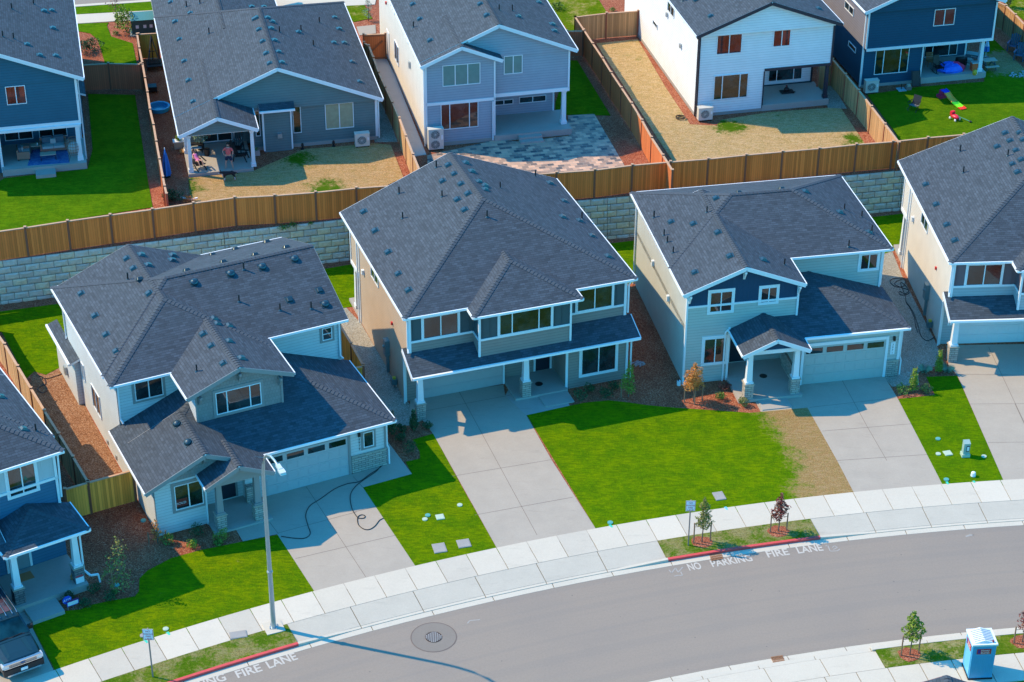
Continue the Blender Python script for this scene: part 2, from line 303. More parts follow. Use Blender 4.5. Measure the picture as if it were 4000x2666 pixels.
def build_ground():
    mb=MB();mb.poly([(-400,-200,-.12),(400,-200,-.12),(400,700,-.12),(-400,700,-.12)]);struct(mb.build('ground',grass('far_ground',dry=.2)))
    mb=MB();arcband(mb,106.3,114.15,84,152,0,0,.5);struct(mb.build('road',ASPH))
    # gutters: concrete pan each side
    g=MB()
    for a in [84+i*1.55 for i in range(44)]:
        arcband(g,114.16,114.49,a+.01,a+1.54,.004,.02,.6,zb=-.1);arcband(g,105.95,106.29,a+.01,a+1.54,.02,.004,.6,zb=-.1)
    struct(g.build('gutter_pan',SIDE))
    PL=[(115.26,121.3),(101.74,105.76)]
    # kerbs: red beside the planters, flush concrete beside the aprons
    rc=plain('red_kerb_paint',(.62,.07,.065),.6,var=.25,scale=6)
    for a0,a1 in PL:
        k=MB();arcband(k,114.5,114.66,a0,a1,.15,.15,.6,zb=-.1);struct(k.build('kerb',rc))
    k=MB();c=MB()
    def kseg(a0,a1):
        arcband(k,114.5,114.66,a0,a1,.045,.05,.6,zb=-.1)
        arcband(c,114.67,116.12,a0,a1,.06,.125,.6,zb=-.1)
    for lo,hi in ((105.76,115.26),(84,101.74),(121.3,152)):
        n=max(1,round((hi-lo)/1.53))
        for i in range(n):a0,a1=lo+(hi-lo)*i/n,lo+(hi-lo)*(i+1)/n;kseg(a0+.01,a1-.01)
    # kerb returns sloping from full height to flush
    for a,s in ((115.26,-1),(105.76,1),(101.74,-1),(121.3,1)):
        arc=[a+s*.0,a+s*1.3]
        mb_=k;p=[pol(114.5,arc[0],.15),pol(114.66,arc[0],.152),pol(114.66,arc[1],.052),pol(114.5,arc[1],.047)]
        mb_.poly(p if s>0 else p[::-1]);q=[pol(114.495,arc[0],-.02),pol(114.495,arc[1],-.02),pol(114.495,arc[1],.047),pol(114.495,arc[0],.15)];mb_.poly(q)
    struct(k.build('kerb',SIDE));struct(c.build('driveway_apron',concrete('apron_concrete',(.53,.475,.39),.12)))
    s=MB();a=84
    while a<152:
        arcband(s,116.14,117.97,a+.008,a+.769,.13,.13,.4,zb=-.1,m=random.choice((0,0,1,2)));a+=.777
    struct(s.build('sidewalk',[SIDE,SIDE2,SIDE3]))
    b=MB();arcband(b,114.4,118.2,84,152,.0,.0,1);arcband(b,102,106.2,84,152,.0,.0,1);struct(b.build('road_base',JOINT))
    for a0,a1 in PL:
        p=MB();arcband(p,114.665,116.13,a0,a1,.14,.14,.4,zb=0);struct(p.build('grass_verge',grass('verge_grass_%d'%a0,(.12,.19,.015),dry=.62,drycol=(.26,.22,.085))))
    # far side of the road (bottom of the picture)
    l=MB();k=MB()
    for i in range(40):
        a0=84+i*.85;arcband(l,102.45,104.33,a0+.012,a0+.838,.13,.13,.4,zb=-.1)
    for i in range(9):
        a0=101.9+i*1.5;arcband(l,104.36,105.66,a0+.01,a0+1.49,.12,.06,.6,zb=-.1);
    for i in range(30):
        a0=84+i*1.5;z=.15 if a0<101 else .05;arcband(k,105.68,105.94,a0+.01,a0+1.49,z,z,.6,zb=-.1)
    struct(l.build('sidewalk',[SIDE,SIDE2]));struct(k.build('kerb',SIDE))
    p=MB();arcband(p,104.34,105.67,84,101.9,.135,.135,.4,zb=0);struct(p.build('grass_verge',grass('verge_grass_near',(.12,.19,.015),dry=.55,drycol=(.3,.25,.1))))
    n_=MB();arcband(n_,80,102.44,84,152,.1,.1,1);struct(n_.build('front_garden',grass('near_lawn')))
    # front terrace (mulch) from sidewalk to the wall, back terrace above the wall
    wl=[(-90,90),(-30.6,106.75),(-17.5,110.55),(-10.1,112.4),(6,115.35),(25.2,119.5),(60,127)]
    mb=MB();n=40
    arc=[pol(117.98,84+i*(152-84)/n,0)[:2] for i in range(n+1)]
    mb.prism([(x,y) for x,y in arc]+[(x,y+.5) for x,y in wl],-.1,.11);struct(mb.build('mulch_ground',MULCH))
    mb=MB();mb.prism([(x,y+.35) for x,y in wl]+[(300,180),(300,420),(-300,420),(-300,60)],0,2.88);struct(mb.build('terrace',MULCH))
    # retaining wall of split-face blocks, each course set back a little
    mb=MB()
    for k_ in range(7):
        z0,z1=-.12+k_*.427,-.12+(k_+1)*.427
        off=.045*k_
        for i in range(len(wl)-1):
            p,q=Vector(wl[i]),Vector(wl[i+1]);d=(q-p);L=d.length;d/=L;nn=Vector((d.y,-d.x))
            base=sum((Vector(wl[j+1])-Vector(wl[j])).length for j in range(i));x=-((base+ (k_%2)*.42)%.84)
            while x<L:
                a=max(x,0);b_=min(x+.84,L)
                if b_-a>.03:
                    pa=p+d*(a+.012)-nn*off;pb=p+d*(b_-.012)-nn*off;j=lambda:random.uniform(.02,.07)
                    f=[(pa.x,pa.y,z0+.012),(pb.x,pb.y,z0+.012),(pb.x,pb.y,z1-.012),(pa.x,pa.y,z1-.012)]
                    mid=[];
                    for t,zz in ((.2,.25),(.5,.22),(.82,.3),(.8,.75),(.45,.8),(.17,.72)):
                        o_=nn*j();mm=pa+(pb-pa)*t+o_;mid.append((mm.x,mm.y,z0+(z1-z0)*zz))
                    u0=random.uniform(0,9)
                    mi=random.choice((0,0,1,2))
                    mb.poly([f[0],f[1],mid[2],mid[1],mid[0]],m=mi);mb.poly([f[1],f[2],mid[3],mid[2]],m=mi);mb.poly([f[2],f[3],mid[5],mid[4],mid[3]],m=mi);mb.poly([f[3],f[0],mid[0],mid[5]],m=mi);mb.poly(mid,m=mi)
                    e=-nn*.5;mb.poly([f[3],f[2],(f[2][0]+e.x,f[2][1]+e.y,f[2][2]),(f[3][0]+e.x,f[3][1]+e.y,f[3][2])],m=mi)
                x+=.84
        pts=[Vector(w)+Vector((0,.03+off)) for w in wl]
        for i in range(len(wl)-1):mb.poly([(pts[i].x,pts[i].y,z0),(pts[i+1].x,pts[i+1].y,z0),(pts[i+1].x,pts[i+1].y,z1),(pts[i].x,pts[i].y,z1)],m=3)
    def bm_(n,c):
        m,nt,b=newmat(n);o=tex(nt);f=noise(nt,o,5,5,.7);nt.links.new(mixc(nt,f,[x*.6 for x in c],[x*1.35 for x in c]),b.inputs['Base Color']);b.inputs['Roughness'].default_value=.9;bump(nt,b,f,.8,.06);return m
    tag(mb.build('retaining_wall',[bm_('block_grey',(.68,.58,.48)),bm_('block_tan',(.76,.6,.42)),bm_('block_dark',(.6,.5,.42)),JOINT]),'long retaining wall of grey and tan split-face concrete blocks below the brown fence','retaining wall')
def area(name,pts,z,mat,zb=-.05):
    P=[]
    for r,x,y in pts:
        q=at(r,x,y,z)
        if z<1:
            d=Vector((q.x,q.y))-AC
            if d.length<118.75:
                q=AC+d*(117.5/d.length);pr=P[-1] if P else None
                if pr and abs((Vector(pr)-AC).length-117.5)<.02:
                    n_=int((Vector(pr)-q).length/.8)
                    for i_ in range(1,n_):
                        m_=Vector(pr).lerp(q,i_/n_)-AC;m_=AC+m_*(117.5/m_.length);P.append((m_.x,m_.y))
        P.append((q.x,q.y))
    mb=MB();mb.prism(P,z+zb,z);return struct(mb.build(name,mat))
def slabs(name,o,du,dv,us,vs,z,mat,gap=.012,th=.06):
    "rectangular concrete panels on a skewed grid: corner o, unit axes du,dv, cut positions us,vs"
    mb=MB()
    for i in range(len(us)-1):
        for j in range(len(vs)-1):
            q=[o+du*(us[i]+gap)+dv*(vs[j]+gap),o+du*(us[i+1]-gap)+dv*(vs[j]+gap),o+du*(us[i+1]-gap)+dv*(vs[j+1]-gap),o+du*(us[i]+gap)+dv*(vs[j+1]-gap)]
            mb.prism([(p.x,p.y) for p in q],z-th,z)
    return struct(mb.build(name,mat))
def joints(name,segs,z,w=.022):
    mb=MB()
    for a,b in segs:
        p=at(*a,z);q=at(*b,z);d=(q-p).normalized();n=Vector((-d.y,d.x,0))*w/2
        mb.poly([p-n,q-n,q+n,p+n])
    mb.v=[(v[0],v[1],z+.004) for v in mb.v]
    return struct(mb.build(name,JOINT))
build_ground()
# ---------------- yards of the front row ----------------
def A(s):  # 'B5:95,300 ...' -> list
    out=[];r=None
    for t in s.split():
        if ':' in t:r,t=t.split(':')
        x,y=t.split(',');out.append((r,float(x),float(y)))
    return out
cgd=at('D',1350,1075,.13)
L0=grass('lawn_left',(.135,.24,.002),dry=.3,drycol=(.34,.27,.07),stripe=.3,ang=.5);L1=grass('lawn_mid',(.125,.235,.002),ang=.3)
L2=grass('lawn_big',(.12,.24,.002),dry=.02,spots=[(cgd.x,cgd.y,(at('D',1822,1065,.13)-cgd).length,1)],ang=.15)
L3=grass('lawn_right',(.095,.22,.002),dry=.03,ang=.2);LR=grass('lawn_rear',(.12,.245,.002),dry=.0)
area('driveway',A('B4:455,1448 262,1050 0,690 -700,900 -400,1900'),.123,CONC)
area('lawn',A('B4:470,1450 268,1052 300,1040 570,945 700,930 800,890 950,858 1180,815 1215,770 1220,660 1290,590 1500,480 1760,410 2120,337 B5:190,650 505,1130 0,1262 B4:1930,985 1520,1110 980,1285 620,1405'),.126,L0)
area('garden_path',A('B4:2050,205 2125,333 B5:195,640 60,430 -80,330'),.1225,CONC)
area('driveway',A('B5:20,290 830,120 B1:1110,1350 1108,1118 1365,1460 B5:935,235 1390,908 1000,1003 505,1128 190,650 20,450'),.124,CONC)
area('lawn',A('B5:935,235 1366,116 B1:1310,1355 1435,1325 1432,1265 1370,1160 1550,1108 1800,1568 B5:2098,752 1390,908'),.126,L1)
area('driveway',A('B1:1340,1040 1455,985 1550,1108 B5:2100,752 B6:245,312 B2:350,1568 125,1170 -60,1000 B1:2165,680 1350,790'),.124,CONC)
area('lawn',A('B2:130,1170 505,1088 640,1060 850,1040 1000,1057 1200,1085 1450,1107 1800,1130 2080,1150 2240,1135 B3:345,1105 605,1568 B6:2218,35 1570,120 830,190 245,312'),.126,L2)
area('garden_path',A('B2:-60,1000 20,850 440,960 505,1086 125,1172'),.125,CONC2)
area('garden_path',A('C4:545,1245 750,1225 960,1200 1040,1340 800,1350 610,1365'),.125,CONC)
area('driveway',A('B3:270,880 1005,812 1130,1015 1420,1568 B7:1640,-118 B6:2218,35 B3:605,1568 345,1105 240,950'),.124,CONC)
area('lawn',A('B3:1140,1028 1462,995 1385,835 1655,825 F5:1345,1493 1355,1520 735,1550 722,1528'),.126,L3)
area('driveway',A('B3:1560,560 1580,730 1660,826 F5:1345,1493 1355,1520 B3:2700,1700 2700,540'),.124,CONC)
area('gravel_strip',A('A5:790,1350 600,1350 B1:600,900 1000,1060 1340,1035 1470,985 1300,800 925,150'),.12,GRAV)
area('gravel_strip',A('A7:985,880 1085,850 1175,1075 B3:1460,520 1540,720 1400,760 1310,800 1322,905 1085,920 1000,820 800,400 A7:850,900'),.12,GRAV)
area('bark_strip',A('B0:300,340 400,372 565,285 740,640 1060,1215 780,1300 470,860 250,480'),.118,MULCH_O)
area('rear_lawn',A('A4:-250,1215 0,1160 560,1085 E2:2000,330 A5:600,1010 900,960 A6:840,790 1090,760 A7:890,560 1150,530 2400,350 2400,700 1100,850 985,888 A6:1085,1130 1010,1140 A5:800,1345 E2:1500,900 B0:560,285 400,368 300,338 230,400 20,0'),.13,LR)
# control joints of the driveways
joints('control_joint',[(('B5',345,858),('B5',1215,655)),(('B5',190,635),('B5',880,450)),(('B5',440,230),('B5',960,1018)),(('B5',850,140),('B5',935,235)),(('B5',110,20+30),('B5',110,51)),(('B5',860,450),('B5',1060,400)),(('B5',120,540),('B5',195,640))],.124)
joints('control_joint',[(('D',960,948),('D',1202,903)),(('D',1038,1095),('D',1272,1056)),(('D',1091,1184),('D',1316,1143)),(('D',1052,895),('D',1234,1230))],.124)
joints('control_joint',[(('B3',365,1103),('B3',1125,1018)),(('B3',475,1310),('B3',1250,1247)),(('B3',600,1568),('B3',1390,1515)),(('B3',640,850),('B3',870,1275)),(('B3',870,1275),('B3',1040,1568))],.124)
joints('control_joint',[(('B3',1620,812),('B3',2400,822)),(('B3',1770,1073),('B3',2400,1070)),(('B3',1925,1410),('B3',2400,1405)),(('B3',1930,575),('B3',2240,1230)),(('B3',2160,1070),('B3',2500,1800))],.124)
# ---------------- back row yards ----------------
ZB=2.9
LA=grass('lawn_back_left',(.085,.215,.006),dry=.05);LB=grass('lawn_dry',(.07,.15,.012),dry=.9,drycol=(.46,.28,.12),spots=[(at('A5',620,310,ZB).x,at('A5',620,310,ZB).y,1.1,-1),(at('C7',330,1330,ZB).x,at('C7',330,1330,ZB).y,1.3,-1),(at('A1',350,1400,ZB).x,at('A1',350,1400,ZB).y,.9,-1)])
area('lawn',A('A0:770,822 1182,832 1292,1568 A4:1335,245 600,360 0,455 -300,500 A0:-200,1700 40,1560 765,1480 810,1310'),ZB+.02,LA)
area('lawn',A('A0:640,212 950,198 935,225 972,320 1160,380 1197,560 920,560 885,440 850,340 790,292 660,268'),ZB+.02,LA)
area('lawn',A('C7:530,1160 1510,1060 A1:420,1305 700,1285 1040,1255 1180,1270 A5:1290,210 1120,290 880,320 520,360 160,395 A4:1700,205 1690,180 C7:560,1440'),ZB+.02,LB)
area('lawn',A('A2:500,530 570,530 862,1010 490,1003 380,1010 380,900'),ZB+.02,LA)
LD=grass('lawn_dry_white_house',(.07,.15,.012),dry=.84,drycol=(.5,.33,.15),spots=[(at('A2',1900,1120,ZB).x,at('A2',1900,1120,ZB).y,1.0,-1),(at('A3',760,1220,ZB).x,at('A3',760,1220,ZB).y,.8,-1)])
area('lawn',A('A2:735,380 1100,345 1120,380 1340,760 1560,1090 1790,1100 1830,1050 2240,985 A3:530,945 640,950 850,1262 A2:1420,1430 1300,1250'),ZB+.02,LD)
LE=grass('lawn_back_right',(.085,.2,.006),dry=.3,drycol=(.32,.22,.1),spots=[(at('A3',2060,560,ZB).x,at('A3',2060,560,ZB).y,2.0,-2)])
area('lawn',A('A3:870,830 1120,1170 1145,1240 1700,1185 2700,1060 2700,520 2240,600 1960,330 1895,380 1893,715 1330,760'),ZB+.02,LE)
LF=grass('lawn_far',(.13,.2,.01),dry=.5,drycol=(.34,.27,.09))
area('lawn',A('A1:780,45 940,35 1020,165 960,170 860,192 600,100'),ZB+.02,LF)
area('lawn',A('A2:300,0 760,0 830,110 560,150 550,270 490,268'),ZB+.02,LF)
area('lawn',A('A3:2060,0 2500,-50 2500,250 2240,180 2090,50'),ZB+.02,LF)
area('sidewalk',A('A0:600,132 1400,88 1420,160 600,212'),ZB+.02,SIDE)
area('grass_verge',A('A0:600,68 1400,10 1420,86 600,128'),ZB+.02,LA)
area('road',A('A0:560,-300 1500,-400 1410,0 600,55'),ZB+.01,ASPH)
area('kerb',A('A0:600,46 1400,-8 1402,8 600,64'),ZB+.03,SIDE)
area('driveway',A('A1:-250,-200 1100,-200 1040,40 620,60 -50,60'),ZB+.025,SIDE)
area('garden_path',A('A1:880,235 1045,218 1050,292 905,310'),ZB+.02,CONC)
area('garden_path',A('A1:1035,505 1135,500 1215,660 1490,1352 1350,1372'),ZB+.02,concrete('side_path_concrete',(.5,.46,.42),.12))
area('gravel_strip',A('A1:1040,880 1110,900 1240,1240 1040,1245 960,900'),ZB+.015,GRAV)
area('gravel_strip',A('A3:430,600 530,690 690,950 530,950 430,760'),ZB+.015,GRAV)
def pavers():
    m,nt,b=newmat('patio_pavers');u=tex(nt,'UV');n=nd(nt,'ShaderNodeTexBrick');nt.links.new(u,n.inputs['Vector']);n.inputs['Scale'].default_value=1;n.offset=.5
    n.inputs['Brick Width'].default_value=.42;n.inputs['Row Height'].default_value=.3;n.inputs['Mortar Size'].default_value=.008;n.inputs['Color1'].default_value=(.04,.05,.065,1);n.inputs['Color2'].default_value=(.85,.5,.32,1);n.inputs['Mortar'].default_value=(.4,.38,.34,1)
    o=tex(nt);f=noise(nt,o,1.7,4,.7);g=noise(nt,o,14,4);v=nd(nt,'ShaderNodeTexWhiteNoise');
    n2=nd(nt,'ShaderNodeTexBrick');nt.links.new(u,n2.inputs['Vector']);n2.inputs['Scale'].default_value=1;n2.offset=.5;n2.inputs['Brick Width'].default_value=.42;n2.inputs['Row Height'].default_value=.3;n2.inputs['Mortar Size'].default_value=0;n2.inputs['Bias'].default_value=0;n2.squash=1.001
    n2.inputs['Color1'].default_value=(0,0,0,1);n2.inputs['Color2'].default_value=(1,1,1,1)
    col=mixc(nt,math_(nt,'MULTIPLY',f,.25),n.outputs[0],(.36,.33,.3));col=mixc(nt,math_(nt,'MULTIPLY',g,.5),col,mixc(nt,.4,col,(.05,.05,.05)))
    nt.links.new(col,b.inputs['Base Color']);b.inputs['Roughness'].default_value=.75;bump(nt,b,n.outputs['Fac'],.4,-.01);return m
P=[at(*q,ZB+.03) for q in A('A2:490,1012 720,998 1003,1480 140,1520 -100,1500 A1:1640,1400 1500,1480 1500,1360 1660,1325 A2:-160,1230 90,1240 500,1190')]
mb=MB();ca,sa=math.cos(R_(13)),math.sin(R_(13))
mb.poly([tuple(p) for p in P],uv=[(p.x*ca+p.y*sa,-p.x*sa+p.y*ca) for p in P]);struct(mb.build('patio',pavers()))
# ---------------- houses ----------------
def clip_poly(pts,cl):
    for (a,b,c) in cl:
        out=[]
        for i in range(len(pts)):
            p,q=pts[i],pts[(i+1)%len(pts)];fp=a*p[0]+b*p[1]-c;fq=a*q[0]+b*q[1]-c
            if fp<=0:out.append(p)
            if (fp<0<fq) or (fq<0<fp):
                t=fp/(fp-fq);out.append(tuple(p[k]+(q[k]-p[k])*t for k in range(3)))
        pts=out
        if len(pts)<3:return []
    return pts
def clip_seg(p,q,cl):
    t0,t1=0.,1.
    for (a,b,c) in cl:
        fp=a*p[0]+b*p[1]-c;fq=a*q[0]+b*q[1]-c
        if fp>1e-9 and fq>1e-9:return None
        if abs(fp-fq)<1e-9:continue
        t=fp/(fp-fq)
        if fp>1e-9:t0=max(t0,t)
        elif fq>1e-9:t1=min(t1,t)
    if t1-t0<1e-3:return None
    P=lambda t:tuple(p[k]+(q[k]-p[k])*t for k in range(3))
    return P(t0),P(t1)
class House:
    def __init__(s,label,yaw,org,z,cat='house',name='house',group=None):
        p=at(*org,z);s.yaw=R_(yaw);s.o=p;s.z=z;s.root=empty(name,(p.x,p.y,z),s.yaw,label,cat,group)
        s.U=Vector((math.cos(s.yaw),math.sin(s.yaw),0));s.Wd=Vector((-math.sin(s.yaw),math.cos(s.yaw),0))
        s.rf=MB();s.gut=[];s.rake=[];s.polys=[];s.gables=[]
    def loc(s,X):d=X-s.o;return Vector((d.dot(s.U),d.dot(s.Wd),X.z-s.z))
    def pl(s,px,axis,val):
        d=ray(*px);n=s.Wd if axis=='v' else s.U;p0=s.o+n*val;t=(p0-CP).dot(n)/d.dot(n);return s.loc(CP+d*t)
    def hp(s,px,z):return s.loc(at(*px,z+s.z))
    def slope(s,pts,eave,cl=()):
        "one roof plane: pts 3d local; eave: direction vector (2d) along the eave"
        q=clip_poly([tuple(p) for p in pts],cl)
        if not q:return
        e=Vector((eave[0],eave[1],0)).normalized();a=Vector(q[0]);n=Vector((0,0,0))
        for k in range(1,len(q)-1):n+=(Vector(q[k])-a).cross(Vector(q[k+1])-a)
        n.normalize()
        if n.z<0:q=q[::-1];n=-n
        upd=n.cross(e);uv=[(Vector(p).dot(e)+5,Vector(p).dot(upd)+50) for p in q]
        s.rf.poly(q,uv);t=.13
        lo=[(p[0],p[1],p[2]-t) for p in q];s.rf.poly(lo[::-1],m=1)
        for i in range(len(q)):j=(i+1)%len(q);s.rf.poly([lo[i],lo[j],q[j],q[i]],m=1)
        s.polys.append([tuple(p) for p in q])
    def cap(s,p,q,cl=(),w=.17):
        g=clip_seg(p,q,cl)
        if not g:return
        p,q=Vector(g[0]),Vector(g[1]);d=(q-p);L=d.length;d/=L;n=d.cross(Vector((0,0,1))).normalized()
        k=max(1,int(L/.22))
        for i in range(k):
            a=p+d*(L*i/k);b=p+d*(L*(i+1)/k)
            if a.z>b.z:a,b=b,a
            h0,h1=.035,.02;dr=.055
            # overlapping folded cap pieces
            s.rf.poly([a+Vector((0,0,h0+.01)),b+Vector((0,0,h1)),b+n*w+Vector((0,0,h1-dr)),a+n*w+Vector((0,0,h0-dr+.01))],uv=None,m=2)
            s.rf.poly([b+Vector((0,0,h1)),a+Vector((0,0,h0+.01)),a-n*w+Vector((0,0,h0-dr+.01)),b-n*w+Vector((0,0,h1-dr))],uv=None,m=2)
    def gutter(s,p,q,cl=()):
        g=clip_seg(p,q,cl)
        if g:
            a,b=Vector(g[0]),Vector(g[1]);m_=MB();m_.bar(a-Vector((0,0,.07)),b-Vector((0,0,.07)),.12,.13);s.gut.append(m_)
    def rakeb(s,p,q,cl=()):
        g=clip_seg(p,q,cl)
        if g:
            a,b=Vector(g[0]),Vector(g[1]);m_=MB();m_.bar(a-Vector((0,0,.13)),b-Vector((0,0,.13)),.05,.23);s.rake.append(m_)
    def mass(s,u0,u1,v0,v1,ze,p,ridge='v',front='hip',back='gable',cl=(),rcl=None,gut='LRFB',wall=None,inset=.35,capon=True,wallend='front'):
        sw=ridge=='u'
        if sw:a0,a1,b0,b1=v0,v1,u0,u1
        else:a0,a1,b0,b1=u0,u1,v0,v1
        T=(lambda a,b,z:(b,a,z)) if sw else (lambda a,b,z:(a,b,z))
        hw=(a1-a0)/2;am=(a0+a1)/2;zr=ze+hw*p;f=hw if front=='hip' else 0;k=hw if back=='hip' else 0
        rcl=cl if rcl is None else rcl
        r0=T(am,b0+f,zr);r1=T(am,b1-k,zr)
        c=[T(a0,b0,ze),T(a1,b0,ze),T(a1,b1,ze),T(a0,b1,ze)]
        eb=(1,0) if sw else (0,1);ea=(0,1) if sw else (1,0)
        s.slope([c[0],r0,r1,c[3]],eb,cl);s.slope([c[1],c[2],r1,r0],eb,cl)
        if f:s.slope([c[0],c[1],r0],ea,cl)
        if k:s.slope([c[2],c[3],r1],ea,cl)
        if capon:
            s.cap(r0,r1,cl)
            if f:s.cap(c[0],r0,cl);s.cap(c[1],r0,cl)
            if k:s.cap(c[2],r1,cl);s.cap(c[3],r1,cl)
        G={'L':(c[0],c[3]),'R':(c[1],c[2]),'F':(c[0],c[1]),'B':(c[2],c[3])}
        for g_ in gut:
            if g_ in 'LR' or (g_=='F' and f) or (g_=='B' and k):s.gutter(*G[g_],cl)
        if not f:
            s.rakeb(c[0],r0,rcl);s.rakeb(r0,c[1],rcl)
        if not k:s.rakeb(c[2],r1,rcl);s.rakeb(r1,c[3],rcl)
        if wall:   # gable wall filling under the slopes
            mb_,th=wall
            for end,bb in (('f',b0),('k',b1)):
                if (end=='f' and f) or (end=='k' and k):continue
                if end=='k' and wallend=='front':continue
                if end=='f' and wallend=='back':continue
                b=bb+(inset if end=='f' else -inset);b2=b+(.3 if end=='f' else -.3);i_=inset;dz=-.14
                tri=[(a0+i_,ze+i_*p+dz-.25),(a1-i_,ze+i_*p+dz-.25),(a1-i_,ze+i_*p+dz),(am,zr+dz),(a0+i_,ze+i_*p+dz)]
                A_=[T(x,b,z) for x,z in tri];B_=[T(x,b2,z) for x,z in tri]
                mb_.poly(A_,m=th);mb_.poly(B_[::-1],m=th)
                for i in range(5):j=(i+1)%5;mb_.poly([A_[i],A_[j],B_[j],B_[i]],m=th)
    def shed(s,u0,u1,v0,z0,v1,z1,cl=(),gut=True):
        s.slope([(u0,v0,z0),(u1,v0,z0),(u1,v1,z1),(u0,v1,z1)],(1,0),cl)
        if gut:s.gutter((u0,v0,z0),(u1,v0,z0),cl)
        s.rakeb((u0,v0,z0),(u0,v1,z1),cl);s.rakeb((u1,v0,z0),(u1,v1,z1),cl)
    def finish(s,rakem=WHITE,gutm=None,roofm=None,sof=WHITE):
        s.roof=s.rf.build('roof',[roofm or ROOF,sof,CAPM],s.root)
        for m_ in s.gut:m_.build('gutter',gutm or GUTM,s.root)
        for m_ in s.rake:m_.build('rake_board',rakem,s.root)
        V=[];F=[]
        for p in s.polys:
            F.append(list(range(len(V),len(V)+len(p))));V+=[Vector(q) for q in p]
        s.bvh=BVHTree.FromPolygons(V,F)
    def wallbox(s,name,boxes,mat):
        mb=MB()
        for (u0,u1,v0,v1,z0,z1) in boxes:mb.box((u0,v0,z0),(u1,v1,z1))
        return mb.build(name,mat,s.root)
    def trim(s,boxes,mat=WHITE,name='trim_board'):
        for b in boxes:s.wallbox(name,[b],mat)
    def win(s,axis,val,tl,br,cols=2,trim=.07,tm=WHITE,pane=GLASS,rows=1,wide=0,widths=None,name='window'):
        P=s.pl(tl,axis,val);Q=s.pl(br,axis,val)
        if axis=='v':return s.winr(val,P.x,Q.x,Q.z,P.z,cols,tm,pane,rows,wide,widths,name)
        a0,a1=sorted((P.y,Q.y));return s.winr(val,a0,a1,min(P.z,Q.z),max(P.z,Q.z),cols,tm,pane,rows,wide,widths,name,side=True)
    def winr(s,val,a0,a1,z0,z1,cols=2,tm=WHITE,pane=GLASS,rows=1,wide=0,widths=None,name='window',side=False,fm=WHITE):
        a0,a1=sorted((a0,a1));fr=MB();pn=MB();tr=MB()
        def B(mb,x0,x1,zz0,zz1,d0,d1):
            if side:mb.box((val-d1,x0,zz0),(val-d0,x1,zz1))
            else:mb.box((x0,val-d1,zz0),(x1,val-d0,zz1))
        w=.045
        B(fr,a0,a1,z1-w,z1,0,.055);B(fr,a0,a1,z0,z0+w,0,.055);B(fr,a0,a0+w,z0+w,z1-w,0,.055);B(fr,a1-w,a1,z0+w,z1-w,0,.055)
        widths=widths or [1]*cols;tot=sum(widths);x=a0
        for ww in widths[:-1]:x+=(a1-a0)*ww/tot;B(fr,x-.028,x+.028,z0+w,z1-w,.003,.05)
        for r in range(1,rows):zz=z0+(z1-z0)*r/rows;B(fr,a0+w,a1-w,zz-.02,zz+.02,.006,.045)
        f=fr.build(name,fm,s.root)
        B(pn,a0+w,a1-w,z0+w,z1-w,-.02,.018);pn.build('pane',pane,f)
        if wide:
            k=wide;B(tr,a0-k,a1+k,z1+.003,z1+k*1.15,0,.04);B(tr,a0-k,a1+k,z0-k,z0-.003,0,.045);B(tr,a0-k,a0-.003,z0,z1,0,.036);B(tr,a1+.003,a1+k,z0,z1,0,.036)
            tr.build('window_trim',tm,f)
        return f
    def door(s,v,a0,a1,z0,z1,mat,tm=WHITE,k=.12):
        mb=MB();mb.box((a0,v-.03,z0),(a1,v+.02,z1));mb.box((a0+.12,v-.04,z0+.15),(a1-.12,v-.03,z0+.9));mb.box((a0+.12,v-.04,z0+1.05),(a1-.12,v-.03,z1-.15))
        d=mb.build('door',mat,s.root);h=MB();h.box((a1-.1,v-.08,z0+.95),(a1-.06,v-.03,z0+1.15));h.build('handle',STEEL,d)
        t=MB();t.box((a0-k,v-.05,z0),(a0-.003,v,z1+k));t.box((a1+.003,v-.05,z0),(a1+k,v,z1+k));t.box((a0,v-.05,z1+.003),(a1,v,z1+k));t.build('door_trim',tm,d);return d
    def garage(s,v,a0,a1,z0,z1,mat,win=True,tm=WHITE,k=.1):
        mb=MB();n=4;H=(z1-z0)/n
        for i in range(n):
            mb.box((a0,v-.02,z0+H*i+.006),(a1,v+.03,z0+H*(i+1)-.006))
            if i<n-1 or not win:
                c=8;w=(a1-a0)/c
                for j in range(c):
                    x=a0+w*j;mb.box((x+.07,v-.032,z0+H*i+.1),(x+w-.07,v-.02,z0+H*(i+1)-.1))
                    mb.box((x+.12,v-.04,z0+H*i+.15),(x+w-.12,v-.032,z0+H*(i+1)-.15))
        d=mb.build('garage_door',mat,s.root)
        if win:
            w=(a1-a0)/4
            for j in range(4):
                g=MB();g.box((a0+w*j+.12,v-.04,z1-H+.14),(a0+w*(j+1)-.12,v-.02,z1-.14));g.build('pane',GLASS,d)
        t=MB();t.box((a0-k,v-.06,z0),(a0-.003,v,z1+k*1.3));t.box((a1+.003,v-.06,z0),(a1+k,v,z1+k*1.3));t.box((a0,v-.06,z1+.003),(a1,v,z1+k*1.3));t.build('door_trim',tm,d);return d
    def column(s,u,v,z0,zt,mat=WHITE,base=.95,bw=.5,w0=.34,w1=.26,stonem=None):
        mb=MB()
        z1=z0+base if base else z0
        if base:
            mb.box((u-w0/2-.06,v-w0/2-.06,z1+.06),(u+w0/2+.06,v+w0/2+.06,z1+.16))
        else:mb.box((u-w0/2-.04,v-w0/2-.04,z0),(u+w0/2+.04,v+w0/2+.04,z0+.22))
        zb=z1+(.16 if base else .22)
        a=[(u-w0/2,v-w0/2,zb),(u+w0/2,v-w0/2,zb),(u+w0/2,v+w0/2,zb),(u-w0/2,v+w0/2,zb)];b=[(u-w1/2,v-w1/2,zt),(u+w1/2,v-w1/2,zt),(u+w1/2,v+w1/2,zt),(u-w1/2,v+w1/2,zt)]
